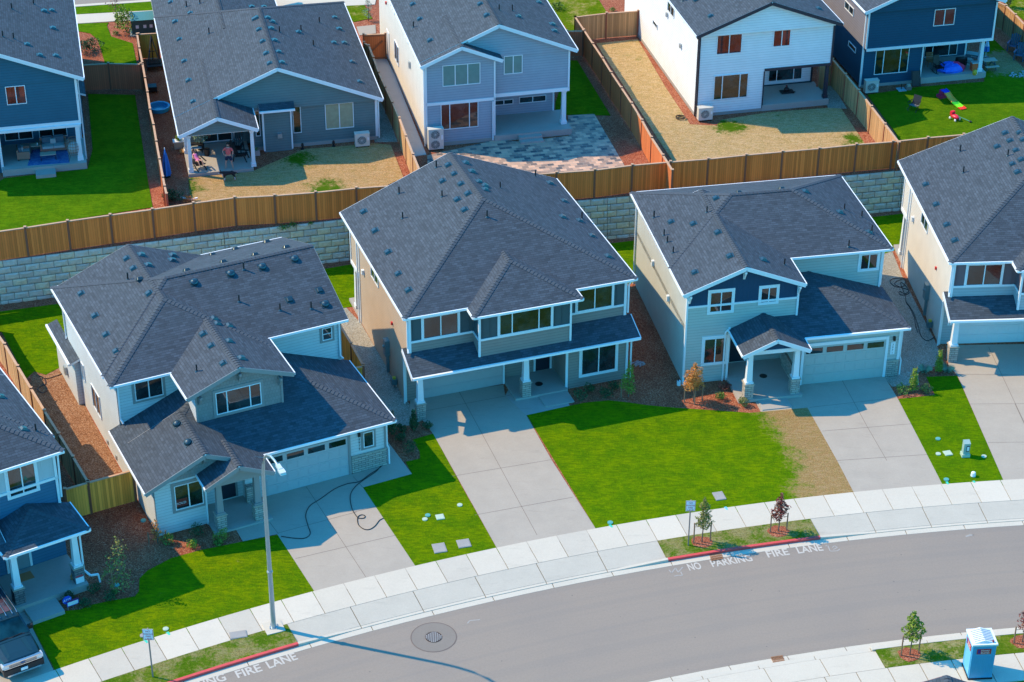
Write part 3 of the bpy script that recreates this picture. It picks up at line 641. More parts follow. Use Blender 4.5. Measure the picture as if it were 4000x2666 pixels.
        for i in range(4):j=(i+1)%4;mb.poly([a[i],a[j],b[j],b[i]])
        mb.box((u-w1/2-.04,v-w1/2-.04,zt-.16),(u+w1/2+.04,v+w1/2+.04,zt-.02))
        c=mb.build('column',mat,s.root)
        if base:
            m2=MB();m2.box((u-bw/2,v-bw/2,z0),(u+bw/2,v+bw/2,z1));m2.box((u-bw/2-.05,v-bw/2-.05,z1),(u+bw/2+.05,v+bw/2+.05,z1+.06),m=1);m2.build('stone_base',[stonem or STONE,CONC],c)
    def pipe(s,pts,r=.04,m=WHITE,name='downspout'):
        mb=MB()
        for i in range(len(pts)-1):mb.bar(pts[i],pts[i+1],r*2,r*2)
        return mb.build(name,m,s.root)
    def bracket(s,u,v,z,m=WHITE,h=.5,d=.35):
        mb=MB();mb.box((u-.06,v-.06,z-h),(u+.06,v,z));mb.box((u-.06,v-d,z-.12),(u+.06,v-.06,z));mb.bar((u,v-.05,z-h+.05),(u,v-d+.08,z-.12),.09,.1);mb.build('bracket',m,s.root)
    def number(s,txt,v,u,z,m,h=.17,plate=None):
        if plate:mb=MB();mb.box((u-.13,v-.02,z-h*len(txt)-.02),(u+.13,v,z+.05));mb.build('number_plate',plate,s.root)
        for i,c in enumerate(txt):
            o=text(c,h*.95,m,s.root,'house_number');o.location=(u-.055,v-.024,z-h*(i+1)+.03);o.rotation_euler=(R_(90),0,0)
    def roofhit(s,px):
        d=ray(*px);lo=s.loc(CP);ld=Vector((d.dot(s.U),d.dot(s.Wd),d.z));h=s.bvh.ray_cast(lo,ld);return (h[0],h[1]) if h[0] else (None,None)
    def vents(s,pts,kind='box'):
        for px in pts:
            p,n=s.roofhit(px)
            if p is None:continue
            if n.z<0:n=-n
            proto=PROTO[kind];o=proto.copy() if proto.users_collection else proto
            COL.objects.link(o);o.parent=s.roof;o.location=p
            if kind!='pipe':
                dn=Vector((n.x,n.y,0)).normalized();x=Vector((-dn.y,dn.x,0));
                if x.length<.5:x=Vector((1,0,0))
                y=n.cross(x).normalized();o.rotation_euler=Matrix((x,y,n)).transposed().to_euler()
            s_=random.uniform(.93,1.07);o.scale=(s_,s_,s_)
def text(t,size,m,parent=None,name='lettering',ext=.002,cx=False,off=0.):
    cu=bpy.data.curves.new(name,'FONT');cu.body=t;cu.size=size;cu.extrude=ext;cu.offset=off;cu.space_character=1.0
    if cx:cu.align_x='CENTER'
    tmp=bpy.data.objects.new('tmp',cu);me=bpy.data.meshes.new_from_object(tmp);bpy.data.objects.remove(tmp);bpy.data.curves.remove(cu)
    me.materials.clear();me.materials.append(m);me.name=name
    o=bpy.data.objects.new(name,me);COL.objects.link(o);o.parent=parent;return o
PROTO={}
def protos():
    mb=MB();w,l,h=.17,.17,.12
    a=[(-w,-l,.02),(w,-l,.02),(w,l,.02),(-w,l,.02)];b=[(-w+.05,-l+.02,h),(w-.05,-l+.02,h),(w-.05,l-.09,h+.02),(-w+.05,l-.09,h+.02)]
    mb.box((-w-.05,-l-.03,0),(w+.05,l+.06,.018))
    for i in range(4):j=(i+1)%4;mb.poly([a[i],a[j],b[j],b[i]])
    mb.poly(b)
    me=mb.build('roof_vent',VENT,weld=True);COL.objects.unlink(me);
    bm=bmesh.new();bm.from_mesh(me.data);bmesh.ops.bevel(bm,geom=[e for e in bm.edges],offset=.012,segments=1,affect='EDGES');bm.to_mesh(me.data);bm.free();PROTO['box']=me
    mb=MB();mb.ell((0,0,.07),(.22,.22,.15),14,8);mb.box((-.25,-.25,0),(.25,.25,.02));o=mb.build('roof_vent',VENT);o.data.polygons.foreach_set('use_smooth',[True]*len(o.data.polygons));COL.objects.unlink(o);PROTO['dome']=o
    mb=MB();mb.cyl((0,0),.045,-.1,.42,8);mb.cyl((0,0),.12,-.02,.05,8,.06,m=1);o=mb.build('vent_pipe',[PIPE,VENT]);COL.objects.unlink(o);PROTO['pipe']=o
protos()
def P_(s):return A(s)
DOORD=plain('dark_door',(.012,.02,.035),.4);
GT=plain('taupe_trim',(.26,.255,.25),.6,var=.05)
def box_pts(s,kind,H):H.vents(A(s),kind)
# ===== house with the cross gables, left of centre (number 3979) =====
def house_1():
    lab='grey house with cross-gabled slate roof and a SOLD sign in its front window'
    h=House(lab,25.96,('B4',1412,280),0)
    w1=siding('siding_pale_grey',(.60,.62,.62));sk=shake('shake_taupe',(.26,.24,.23))
    h.wallbox('wall',[(-.2,2.4,-.2,5.4,-.3,3.2),(2.4,4.8,1.2,5.4,-.3,3.5),(4.8,12.6,.75,6.5,-.3,3.25),(-.2,12.6,5.4,15.6,-.3,2.9),(-.21,7.8,5.35,15.55,2.9,6.1),(7.8,12.5,6.45,15.6,2.9,6.1),(-.5,-.2,13.3,17.4,-.3,2.8)],w1)
    gb=MB()
    h.mass(-.64,12.8,6.0,16.1,6.21,.40,'u','hip','gable',wall=(gb,0),wallend='back')
    h.mass(-.63,8.2,4.95,15.9,6.2,.40,'v','hip','gable',gut='F',wall=(gb,0),wallend='back')
    gb.build('gable_wall',w1,h.root)
    h.mass(2.58,8.32,2.25,9.6,6.18,.38,'v','gable','gable',gut='LR')
    h.mass(-.8,12.93,-.02,13.8,3.3,.40,'u','hip','hip',cl=[(1,0,7.8),(0,1,5.4)],capon=False);h.cap((2.5,3.28,4.62),(4.2,4.98,5.3))
    h.mass(-.8,12.93,-.02,13.8,3.3,.40,'u','hip','hip',cl=[(-1,0,-7.8),(0,1,6.5)])
    h.mass(-.79,5.65,-.75,3.6,3.29,.44,'v','gable','gable',cl=[(1,0,4.15)],gut='L')
    h.mass(-.79,5.65,-.75,3.6,3.29,.44,'v','gable','gable',cl=[(-1,0,-4.15),(0,-1,.35)],gut='R')
    h.mass(2.03,5.64,-1.65,.9,3.27,.48,'v','gable','gable',gut='LR')
    h.slope([(-.8,13.1,2.95),(-.2,13.1,3.15),(-.2,17.8,3.15),(-.8,17.8,2.95)],(0,1));h.gutter((-.83,13.1,2.98),(-.83,17.8,2.98))
    h.finish(rakem=GT)
    # dormer and gable walls in shakes
    def gable(u0,u1,v0,v1,z0,ze,um,zm,mat,name='gable_wall'):
        mb=MB();a=[(u0,v0,z0),(u1,v0,z0),(u1,v0,ze),(um,v0,zm),(u0,v0,ze)];b=[(p[0],v1,p[2]) for p in a]
        mb.poly(a);mb.poly(b[::-1])
        for i in range(5):j=(i+1)%5;mb.poly([a[j],a[i],b[i],b[j]])
        return mb.build(name,mat,h.root)
    gable(3.1,7.75,2.6,6.9,3.6,6.15,5.45,7.03,sk);h.trim([(3.08,3.18,2.56,2.598,3.8,6.05),(7.66,7.77,2.56,2.598,3.8,6.05)],GT);h.wallbox('wall',[(3.07,3.1,2.6,5.3,3.7,6.05)],w1)
    gable(-.15,5.2,-.22,1.1,3.2,3.35,2.43,4.5,sk)
    gable(2.4,5.3,-1.2,-1.05,3.1,3.25,3.83,3.95,GT)
    f=h.win('v',2.6,('C3',88,305),('C3',498,398),3,widths=[1,2.1,1],wide=.14,tm=GT)
    h.win('v',5.35,('B0',1170,440),('B0',1430,540),2,wide=.14,tm=GT);h.win('v',6.45,('B1',575,188),('B1',665,275),1,rows=2,wide=.13,tm=GT)
    sw=h.win('v',-.2,('B0',1518,1345),('B0',1783,1490),2,wide=.15,tm=GT)
    P=h.pl(('B0',1535,1530),'v',-.2);mb=MB();q=h.pl(('B0',1645,1470),'v',-.2);mb.box((q.x-.62,-.222,P.z-.0),(q.x-.02,-.219,P.z+.45));mb.build('sold_poster',plain('poster_red',(.16,.03,.03),.3),h.root)
    t=text('SOLD',.2,plain('poster_letters',(.6,.6,.62),.4),h.root,'poster_lettering');t.location=(q.x-.6,-.225,P.z+.12);t.rotation_euler=(R_(90),0,0)
    h.win('v',.75,('B1',935,1100),('B1',1030,1208),1,wide=.12,tm=GT)
    for a,b in ((('B0',800,440),('B0',895,765)),(('B0',712,250),('B0',752,435))):h.win('u',-.2,a,b,2,wide=.0)
    h.garage(.74,5.85,10.5,.1,2.55,plain('garage_door_grey',(.42,.44,.45),.5,var=.04),tm=GT,k=.13)
    h.wallbox('stone_wainscot',[(10.68,12.65,.68,.75,-.1,1.15)],STONE);h.trim([(10.66,12.69,.65,.75,1.15,1.21)],CONC);h.wallbox('stone_wainscot',[(4.75,5.2,.4,.75,0,1.2)],STONE)
    h.number('3979',.75,11.15,2.25,BLACK,.2);mb=MB();mb.box((11.07,.63,2.35),(11.19,.75,2.6));mb.build('wall_lamp',BLACK,h.root)
    h.door(1.2,3.5,4.4,.3,2.4,DOORD,tm=GT);h.column(2.85,-1.0,.17,3.12,GT);h.column(4.85,-1.0,.17,3.12,GT)
    h.trim([(2.5,5.2,-1.2,-1.0,2.9,3.1)],GT);h.wallbox('porch_slab',[(2.4,5.5,-1.35,1.2,-.3,.22)],CONC2)
    h.trim([(-.23,-.2,-.23,-.1,0,3.1),(-.24,-.13,5.3,5.348,3.5,6.05),(12.55,12.65,.71,.748,1.21,3.2),(12.42,12.52,6.4,6.448,3.6,6.05)],GT)
    h.pipe([(12.65,.6,3.2),(12.72,.8,3.0),(12.72,.8,1.3),(12.8,.75,1.1),(12.8,.75,.1)]);h.pipe([(2.4,-.27,3.1),(2.4,-.27,.05)]);h.pipe([(-.5,15.8,6.1),(-.26,15.6,5.8),(-.26,15.6,3.3),(-.3,15.5,3.15)]);h.pipe([(-.15,5.28,6.05),(-.17,5.28,3.9),(-.1,5.1,3.7)]);h.pipe([(12.4,6.37,6.05),(12.4,6.37,3.8),(12.52,6.25,3.65)])
    for u,v,z in ((3.3,2.57,6.0),(5.45,2.57,6.85),(7.6,2.57,6.0)):h.bracket(u,v,z,GT,.55)
    h.bracket(2.43,-.24,4.3,GT,.5)
    mb=MB()
    for v in (8.5,6.9,4.7):mb.box((-.26,v,.35),(-.2,v+.18,.6))
    mb.box((-.65,15.2,1.0),(-.5,15.55,1.5));mb.build('wall_vent',STEEL,h.root)
    h.vents(A('A4:1105,697 1165,783 1225,878 1303,1003 708,1003 828,1198 925,1363 1015,1508 1240,665 1300,755 1515,670 1510,712 1775,1358 1845,1460 B0:1950,270 E2:1030,815 1060,860 1168,880 1168,1020 1280,1178 1012,225 1225,175 1512,110 1112,293 1405,227 1692,160 777,372 1993,553 1717,640'))
    h.vents(A('E2:843,483 1180,403 1470,340 1768,268 2048,683 D1:360,620 530,905'),'dome');h.vents(A('E2:235,455 1257,655 1634,735 1920,720 1300,360 B0:1722,338'),'pipe')
    return h
# ===== the four-square model with the front bay, used by two houses =====
def four_square(lab,yaw,org,side,front,panel,garm,num,n3,us=0.,vents_=None,doorside=True):
    h=House(lab,yaw,org,0)
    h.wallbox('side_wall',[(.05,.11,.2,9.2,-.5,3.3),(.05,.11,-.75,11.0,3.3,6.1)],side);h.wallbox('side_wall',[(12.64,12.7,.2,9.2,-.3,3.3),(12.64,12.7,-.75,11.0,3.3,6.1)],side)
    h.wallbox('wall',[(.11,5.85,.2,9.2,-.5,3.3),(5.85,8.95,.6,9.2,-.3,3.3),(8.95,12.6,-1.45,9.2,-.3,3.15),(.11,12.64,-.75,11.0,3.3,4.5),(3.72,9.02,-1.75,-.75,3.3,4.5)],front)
    h.mass(-.27,13.22,-.97,11.9,6.2,.417,'v','hip','gable')
    h.mass(3.3,9.6,-2.05,6.0,6.18,.417,'v','hip','gable',gut='LRF')
    h.slope([(-.25,-2.33,3.2),(12.98,-2.33,3.2),(12.98,-.75,3.86),(-.25,-.75,3.86)],(1,0));h.gutter((-.25,-2.36,3.22),(12.98,-2.36,3.22))
    h.rakeb((-.27,-2.3,3.22),(-.27,-.4,4.0));h.rakeb((13.0,-2.3,3.22),(13.0,-.75,3.88))
    h.slope([(-.25,-.75,3.86),(.05,-.75,3.86),(.05,-.4,4.0),(-.25,-.4,4.0)],(1,0))
    h.finish()
    h.trim([(.02,.16,-.8,-.755,3.8,6.05),(.01,.045,-.755,-.6,3.9,6.05),(12.56,12.72,-.8,-.755,3.8,6.05),(.16,3.66,-.8,-.755,4.44,4.56),(9.1,12.55,-.8,-.755,4.44,4.56),(3.8,8.95,-1.8,-1.755,4.44,4.56),
        (3.68,3.79,-1.8,-1.755,3.45,6.05),(8.95,9.06,-1.8,-1.755,3.45,6.05),(3.67,3.715,-1.7,-.8,4.44,4.56),(9.025,9.07,-1.7,-.8,4.44,4.56),(3.67,3.715,-1.755,-1.7,3.45,6.05),
        (.11,5.88,.14,.19,2.75,3.0),(8.88,9.02,-1.5,-1.455,0,3.1),(12.5,12.63,-1.5,-1.455,0,3.1),(.0,.11,.12,.19,0,3.2),(.0,.045,.19,.3,0,3.2),(.0,.045,9.1,9.2,0,6.0),(.0,.045,10.9,11.0,3.3,6.0),(-.02,.045,9.2,10.9,3.28,3.5),(.2,12.5,11.01,11.05,3.3,3.5)])
    up=MB();up.box((.11,-.748,4.5),(12.64,10.95,6.08));up.box((3.73,-1.74,4.5),(9.01,-.75,6.08))
    def batt(a,b,v,z0=4.57,z1=6.0):
        x=a
        while x<b:up.box((x-.02,v-.03,z0),(x+.02,v,z1));x+=.41
    batt(.3,.7,-.75);batt(3.05,3.6,-.75);batt(3.95,4.7,-1.74);batt(8.1,8.9,-1.74);batt(9.3,9.6,-.75);batt(12.1,12.5,-.75);up.build('upper_wall',panel,h.root)
    h.winr(-.75,.85,2.85,4.56,5.92,2,wide=.1);h.winr(-1.75,4.86,7.88,4.57,5.97,3,widths=[1,2.1,1],wide=.1);h.winr(-.75,9.75,11.85,4.58,5.95,2,wide=.1)
    h.winr(-1.45,9.82,11.9,.82,2.82,2,wide=.13)
    h.winr(.05,5.05,6.55,4.75,5.5,2,side=True)
    h.garage(.19,1.0,5.75,.1,2.5,garm,win=False);h.door(.6,7.85,8.7,.3,2.4,DOORD);h.winr(.6,7.25,7.6,1.3,2.4,1,wide=.07)
    h.wallbox('porch_slab',[(5.85,8.95,-1.75,.6,-.3,.25)],CONC2);h.wallbox('step',[(7.2,8.9,-2.9,-1.75,-.3,.18)],CONC2)
    h.column(.35,-1.6,.1,3.1,base=1.0);h.column(6.5,-1.5,.25,3.1,base=.9)
    h.trim([(.1,8.9,-1.75,-1.6,2.88,3.08)])
    h.wallbox('rear_patio',[(.05,5.2,9.2,11.9,-.4,.3)],CONC2);h.column(.3,10.75,.3,3.3,base=0)
    h.trim([(8.95,12.6,-1.49,-1.455,-.3,.12),(.0,.045,.3,9.1,-.5,.1)],FOUND,'foundation')
    h.pipe([(.0,-.85,6.05),(-.02,-.7,5.8),(-.02,-.7,4.1),(-.08,-.95,3.95)]);h.pipe([(-.05,.05,3.1),(-.05,.05,.1)]);h.pipe([(12.95,-.85,6.05),(12.8,-.82,5.8),(12.8,-.82,4.0)]);h.pipe([(-.05,9.3,6.0),(-.05,9.3,.1)]);h.pipe([(12.9,-2.2,3.1),(12.75,-1.6,2.9),(12.75,-1.6,.05)])
    mb=MB();mb.box((-.22,3.15,1.35),(.05,3.6,2.35));mb.box((-.12,3.3,.2),(.04,3.4,1.35));mb.ell((-.25,3.35,1.95),(.09,.09,.09));mb.build('electric_meter',plain('meter_grey',(.18,.26,.27),.5,.3),h.root)
    mb=MB();mb.box((-.3,1.65,.35),(.0,1.95,.7));mb.tube([(-.1,1.8,.1),(-.1,1.8,.35)],.03);mb.box((-.22,1.7,.7),(-.05,1.85,.82),m=1);mb.build('gas_meter',[plain('gas_meter_grey',(.1,.16,.17),.5),plain('valve_yellow',(.6,.42,.03),.5)],h.root)
    mb=MB();mb.box((-.05,2.35,3.85),(.05,2.48,4.02));mb.build('wall_alarm',plain('alarm_red',(.6,.03,.03),.5),h.root)
    mb=MB();mb.box((-.1,8.1,3.95),(.05,8.3,4.25));mb.build('wall_vent',WHITE,h.root)
    mb=MB();mb.cyl((7.6,-.7),.22,.25,.265,16);mb.build('door_mat',BLACK,h.root)
    if num:h.number(num,.19,.55,2.2,BLACK,.2,plate=WHITE)
    return h
def house_2():
    s=siding('siding_tan',(.50,.375,.275));f=siding('siding_tan_shaded',(.30,.245,.215));p=plain('panel_slate',(.05,.08,.09),.7)  # front siding is a darker copy of the side's, shade put into its colour
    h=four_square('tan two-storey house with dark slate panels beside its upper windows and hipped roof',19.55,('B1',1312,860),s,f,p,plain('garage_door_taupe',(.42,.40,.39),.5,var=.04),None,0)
    h.vents(A('A5:940,512 1040,678 1155,865 1243,1055 1333,1198 1680,103 1732,180 1792,268 1853,353 1630,243 1760,405 1823,495 1838,85 1890,160 1953,250 2003,285 2008,318 A6:335,262 458,418 445,557 595,590 702,722 843,902'))
    h.vents(A('A5:1252,350 1283,568 1628,378 1578,122 2022,555 2137,300 A6:205,200 612,570'),'pipe');return h
def house_4():
    s=siding('siding_cream',(.66,.60,.53));f=siding('siding_blue_grey',(.40,.44,.46));p=plain('panel_plum',(.15,.10,.115),.7)
    h=four_square('cream-sided two-storey house at the right edge with plum panels beside its upper window',4.07,('B3',1490,578),s,f,p,plain('garage_door_white',(.72,.72,.72),.5,var=.03),'3967',0)
    h.vents(A('C6:1020,378 1080,473 923,545 1152,590 1220,705 1110,757 1173,857 1195,372 1240,460 48,1008 175,1253 305,1503 A7:1562,625 1632,762 2215,55'));h.vents(A('C6:470,603 510,863 1055,655'),'pipe');return h
def house_3():
    h=House('sage-sided two-storey house with a navy front gable and small gabled porch, right of centre',10.94,('C4',-20,1110),0)
    s=siding('siding_sage',(.50,.50,.455));nv=siding('siding_navy_batten',(.015,.055,.11),.3,'bb')
    h.wallbox('wall',[(-.42,2.1,-.25,11.3,-.9,3.8),(2.1,5.7,1.2,11.3,-.3,3.6),(5.7,11.72,-1.5,11.3,-.3,3.35),(-.42,5.95,-.24,11.2,3.5,6.1),(0,11.85,2.7,11.25,3.3,6.1)],s)
    h.mass(-.78,12.28,2.3,11.7,6.2,.395,'u','hip','hip')
    h.mass(-.78,6.2,-.65,8.8,6.19,.40,'v','gable','gable',gut='LR')
    h.mass(-.4,12.1,-1.9,10.3,3.45,.33,'u','gable','hip',cl=[(-1,0,-4.1),(0,1,2.75)],gut='R',rcl=[(1,0,-99)])
    h.gutter((5.95,-1.93,3.47),(12.1,-1.93,3.47))
    h.mass(2.05,5.92,-3.1,-.2,3.44,.44,'v','gable','gable',gut='LR',rcl=[(0,1,-2)])
    h.finish()
    mb=MB();a=[(-.41,-.26,5.15),(5.94,-.26,5.15),(5.94,-.26,6.1),(2.7,-.26,7.4),(-.41,-.26,6.1)];b=[(p[0],.3,p[2]) for p in a];mb.poly(a)
    for i in range(5):j=(i+1)%5;mb.poly([a[j],a[i],b[i],b[j]])
    mb.build('gable_wall',nv,h.root)
    mb=MB();mb.poly([(2.4,-2.75,3.45),(5.55,-2.75,3.45),(3.98,-2.75,4.15)]);mb.poly([(2.4,-2.65,3.45),(3.98,-2.65,4.15),(5.55,-2.65,3.45)]);mb.build('gable_wall',nv,h.root)
    h.trim([(2.35,5.65,-2.8,-2.6,3.22,3.45),(-.38,5.86,-.31,-.262,5.06,5.18),(-.48,-.38,-.31,-.255,0,6.05),(-.48,-.425,-.255,-.15,0,6.05),(5.87,5.98,-.31,-.262,3.8,6.05),(11.78,11.88,2.65,2.695,3.5,6.05),(11.64,11.76,-1.56,-1.505,1.2,3.3),(2.02,2.14,-.3,-.255,.0,3.6)])
    for u,z in ((-.35,6.0),(2.7,7.25),(5.9,6.0)):h.bracket(u,-.3,z,WHITE,.6)
    h.win('v',-.25,('C4',168,320),('C4',352,478),2,wide=.13);h.win('v',-.25,('C4',612,280),('C4',745,400),2,wide=.12);h.win('v',-.25,('C4',115,728),('C4',298,925),2,wide=.13)
    h.win('v',2.7,('A7',815,885),('A7',950,1003),2,wide=.13)
    h.garage(-1.51,6.12,10.9,.12,2.62,plain('garage_door_sage',(.42,.44,.41),.5,var=.04),k=.15)
    h.wallbox('stone_wainscot',[(11.06,11.78,-1.58,-1.5,-.1,1.15)],STONE);h.wallbox('stone_wainscot',[(5.55,5.69,-1.5,.6,.1,1.3)],STONE);h.trim([(11.04,11.81,-1.62,-1.5,1.15,1.21)],CONC)
    h.number('3971',-1.51,11.35,2.3,BLACK,.18,plate=WHITE);mb=MB();mb.box((11.3,-1.64,2.5),(11.42,-1.5,2.75));mb.build('wall_lamp',BLACK,h.root)
    h.door(1.2,2.65,3.55,.35,2.45,DOORD);h.wallbox('porch_slab',[(2.1,5.8,-2.75,1.2,-.4,.28)],CONC2);h.wallbox('step',[(3.2,4.9,-3.7,-2.75,-.3,.18)],CONC2)
    h.column(2.7,-2.4,.28,3.25,base=.9);h.column(5.4,-2.35,.28,3.25,base=.9)
    h.pipe([(2.0,-.35,3.5),(1.85,-.3,3.3),(1.85,-.3,.05)]);h.pipe([(-.7,11.5,6.05),(-.5,11.3,5.8),(-.5,11.3,.0)]);h.pipe([(11.78,-1.5,3.3),(11.86,-1.4,3.1),(11.86,-1.4,1.3),(11.94,-1.45,1.1),(11.94,-1.45,.05)]);h.pipe([(12.1,2.4,6.05),(11.93,2.75,5.8),(11.93,2.75,3.6)])
    mb=MB();mb.box((-.57,7.0,3.7),(-.42,7.2,4.05));mb.box((-.57,3.4,3.4),(-.42,3.6,3.75));mb.build('wall_vent',WHITE,h.root)
    mb=MB();mb.cyl((4.2,-.5),.22,.28,.295,16);mb.build('door_mat',BLACK,h.root)
    h.vents(A('A6:1783,393 1390,600 1585,617 1800,693 1905,900 1597,1042 2200,932 1985,343 A7:120,310 330,335 630,517 885,692'));h.vents(A('A6:1705,515 1242,560 1330,717 1358,777 1410,868 A7:668,490 820,555 908,682 706,815 144,975'),'pipe');return h
def house_0():
    h=House('blue-sided house cut by the left edge with a hipped front porch beside the parked vehicle',32.4,('B0',500,1385),0)
    bl=siding('siding_blue',(.05,.15,.25));bb=siding('board_batten_grey',(.5,.52,.54),.42,'bb')
    h.wallbox('wall',[(-14,-1.8,-6.0,8,-.3,5.15),(-14,-6.4,-8.0,-6.0,-.3,3.4)],bl);h.wallbox('upper_wall',[(-14,-1.81,-6.01,7.9,5.15,6.7)],bb)
    h.mass(-15,-1.4,-5.0,8.0,6.79,.417,'v','hip','gable',gut='LR')
    h.mass(-6.1,-1.4,-6.4,1.5,6.8,.417,'v','hip','gable',gut='F')
    h.mass(-5.6,-1.35,-8.6,-3,3.5,.33,'v','hip','gable',cl=[(0,1,-6.0)],gut='LRF');h.shed(-14,-5.2,-8.1,3.48,-6.0,4.3)
    h.finish()
    h.trim([(-13.9,-1.75,-6.07,-6.015,5.08,5.22),(-1.9,-1.77,-6.07,-6.015,3.6,6.7),(-5.5,-1.6,-8.35,-8.15,3.2,3.43)])
    h.win('v',-6.0,('B0',45,1165),('B0',328,1365),2,wide=.12)
    h.door(-6.0,-4.75,-3.7,.55,2.75,plain('grey_door',(.2,.24,.26),.5));h.wallbox('porch_slab',[(-5.6,-1.8,-8.75,-6.0,-.3,.5)],CONC2)
    h.wallbox('step',[(-5.1,-3.5,-9.9,-8.75,-.3,.32),(-5.5,-5.1,-9.9,-8.75,-.3,.16)],CONC2);ds=stone('ledge_stone_dark',(.12,.13,.15),(.22,.22,.24));h.column(-2.1,-8.25,.5,3.3,base=.85,stonem=ds);h.column(-5.15,-8.3,.5,3.3,base=.85,stonem=ds)
    mb=MB();mb.box((-4.85,-6.95,.5),(-3.85,-6.35,.525));mb.build('door_mat',plain('coir_mat',(.5,.2,.08),.9),h.root)
    h.pipe([(-1.45,-8.5,3.4),(-1.8,-8.3,3.1),(-1.8,-8.3,1.0),(-1.6,-8.6,.8),(-1.25,-8.7,.8),(-1.2,-8.7,.3)]);h.pipe([(-1.65,-6.1,6.6),(-1.72,-6.08,4.0)])
    mb=MB();mb.box((-2.9,-6.14,1.9),(-2.75,-6.0,2.2));mb.build('wall_lamp',BLACK,h.root)
    h.vents(A('B0:8,562 205,845'));h.vents(A('B0:315,860'),'pipe');return h
def house_A():
    h=House('deep blue house at the top left with a covered patio set with lounge furniture',13.2,('A0',765,1475),ZB)
    s=siding('siding_deep_blue',(.03,.125,.19));W_=-10.0
    h.wallbox('wall',[(W_,-.1,.55,18,3.0,6.15),(W_,-5.3,.55,18,-.1,3.0),(-5.3,-.3,3.7,18,-.1,3.0),(-.3,.15,5.2,18,-.1,3.0)],s);gb=MB()
    h.mass(-10.4,.4,.15,20,6.25,.42,'v','gable','gable',wall=(gb,0));gb.build('gable_wall',s,h.root)
    h.slope([(-.2,4.8,3.25),(.45,4.8,3.0),(.45,12,3.0),(-.2,12,3.25)],(0,1));h.finish()
    h.trim([(W_,-.05,.5,.545,2.95,3.18),(-.2,-.05,.5,.545,3.18,6.1),(-5.35,-5.2,.5,.545,0,2.95),(-.28,-.1,3.64,3.69,.4,2.95)])
    h.win('v',.55,('A0',42,760),('A0',237,905),2)
    for a,b in (('35,1150','292,1212'),('335,1118','592,1188')):
        h.win('v',3.7,A('A0:'+a)[0],A('A0:'+b)[0],2)
    h.wallbox('patio_slab',[(-5.3,0,0,3.7,-.2,.42)],CONC2);h.wallbox('step',[(-3.25,-2.0,-.85,0,-.2,.25)],CONC2);h.column(-.35,.55,.42,2.95,base=0,w0=.3,w1=.26);h.trim([(-5.3,-.1,.4,.7,2.78,2.95)]);h.pipe([(.3,1.2,6.0),(.02,1.0,5.7),(.02,1.0,.2)])
    h.vents(A('A0:388,100 455,95 465,250 240,393 350,488 490,492'));h.vents(A('A0:103,80 295,38 120,340 25,322'),'pipe');return h
def house_B():
    h=House('single-storey green-grey house at the top with a gabled patio where a man stands',12.9,('A1',1032,1222),ZB)
    s=siding('siding_green_grey',(.14,.20,.205))
    h.wallbox('wall',[(-12.3,-8.0,1.2,15.8,-.1,2.95),(-8.0,.25,.05,15.8,-.1,2.95),(-7.28,-5.45,-.4,.05,-.1,2.95)],s);gb=MB()
    h.mass(-12.9,.6,-.5,16.4,3.14,.415,'v','gable','hip',rcl=[(-1,0,10.1)],wall=(gb,0))
    h.mass(-12.89,-7.88,-3.3,6,3.12,.415,'v','gable','gable',wall=(gb,0),gut='LR')
    h.mass(-12.91,-4.2,9.0,26,3.13,.415,'v','gable','gable',gut='R');gb.build('gable_wall',s,h.root)
    h.slope([(-7.5,-.75,3.1),(-5.2,-.75,3.1),(-5.2,0,3.42),(-7.5,0,3.42)],(1,0));h.gutter((-7.5,-.78,3.1),(-5.2,-.78,3.1))
    h.finish()
    h.trim([(.14,.3,0,.045,.2,2.9),(-7.34,-7.22,-.45,-.41,.1,2.95),(-5.5,-5.4,-.45,-.41,.1,2.95),(-8.1,-7.98,0,.045,.2,2.9),(-12.4,-8.0,-2.75,-2.55,2.75,2.98)])
    h.win('v',.05,('A1',600,912),('A1',858,1112),2,pane=plain('curtain',(.32,.31,.2),.5,var=.3));h.win('v',.05,('A1',315,935),('A1',400,1160),1);h.win('v',.05,('A1',-15,970),('A1',42,1190),1)
    h.winr(1.2,-11.1,-9.2,.35,2.35,2,name='sliding_door');h.winr(1.2,-9.1,-8.6,.35,2.35,1)
    h.wallbox('patio_slab',[(-12.45,-8.3,-2.95,1.2,-.2,.2)],CONC2);h.column(-12.25,-2.6,.2,2.78,base=0,w0=.24,w1=.2);h.column(-8.25,-2.6,.2,2.78,base=0,w0=.24,w1=.2);h.column(-12.3,.2,.2,2.8,base=0,w0=.22,w1=.2)
    h.trim([(-8.0,.25,-.0,.045,-.1,.22)],FOUND,'foundation');h.pipe([(.5,-.2,2.9),(.36,.0,2.7),(.36,.0,.1)])
    mb=MB();mb.box((-6.4,-.62,1.0),(-6.1,-.4,1.3));mb.build('wall_vent',STEEL,h.root)
    h.vents(A('A0:1490,22 1662,118 1530,193 1567,347 1610,538 1648,707 1688,892 2205,65 2225,170 A1:5,160 25,262 57,365 88,470 117,558 72,65 103,160 145,195 135,252 165,357 200,457 228,550 375,285 632,15 690,157 730,258 683,377 775,380 843,545 910,718'))
    h.vents(A('A1:207,285 395,270 555,200 503,402 218,45 A0:1632,60 1830,295 1750,32'),'pipe');return h
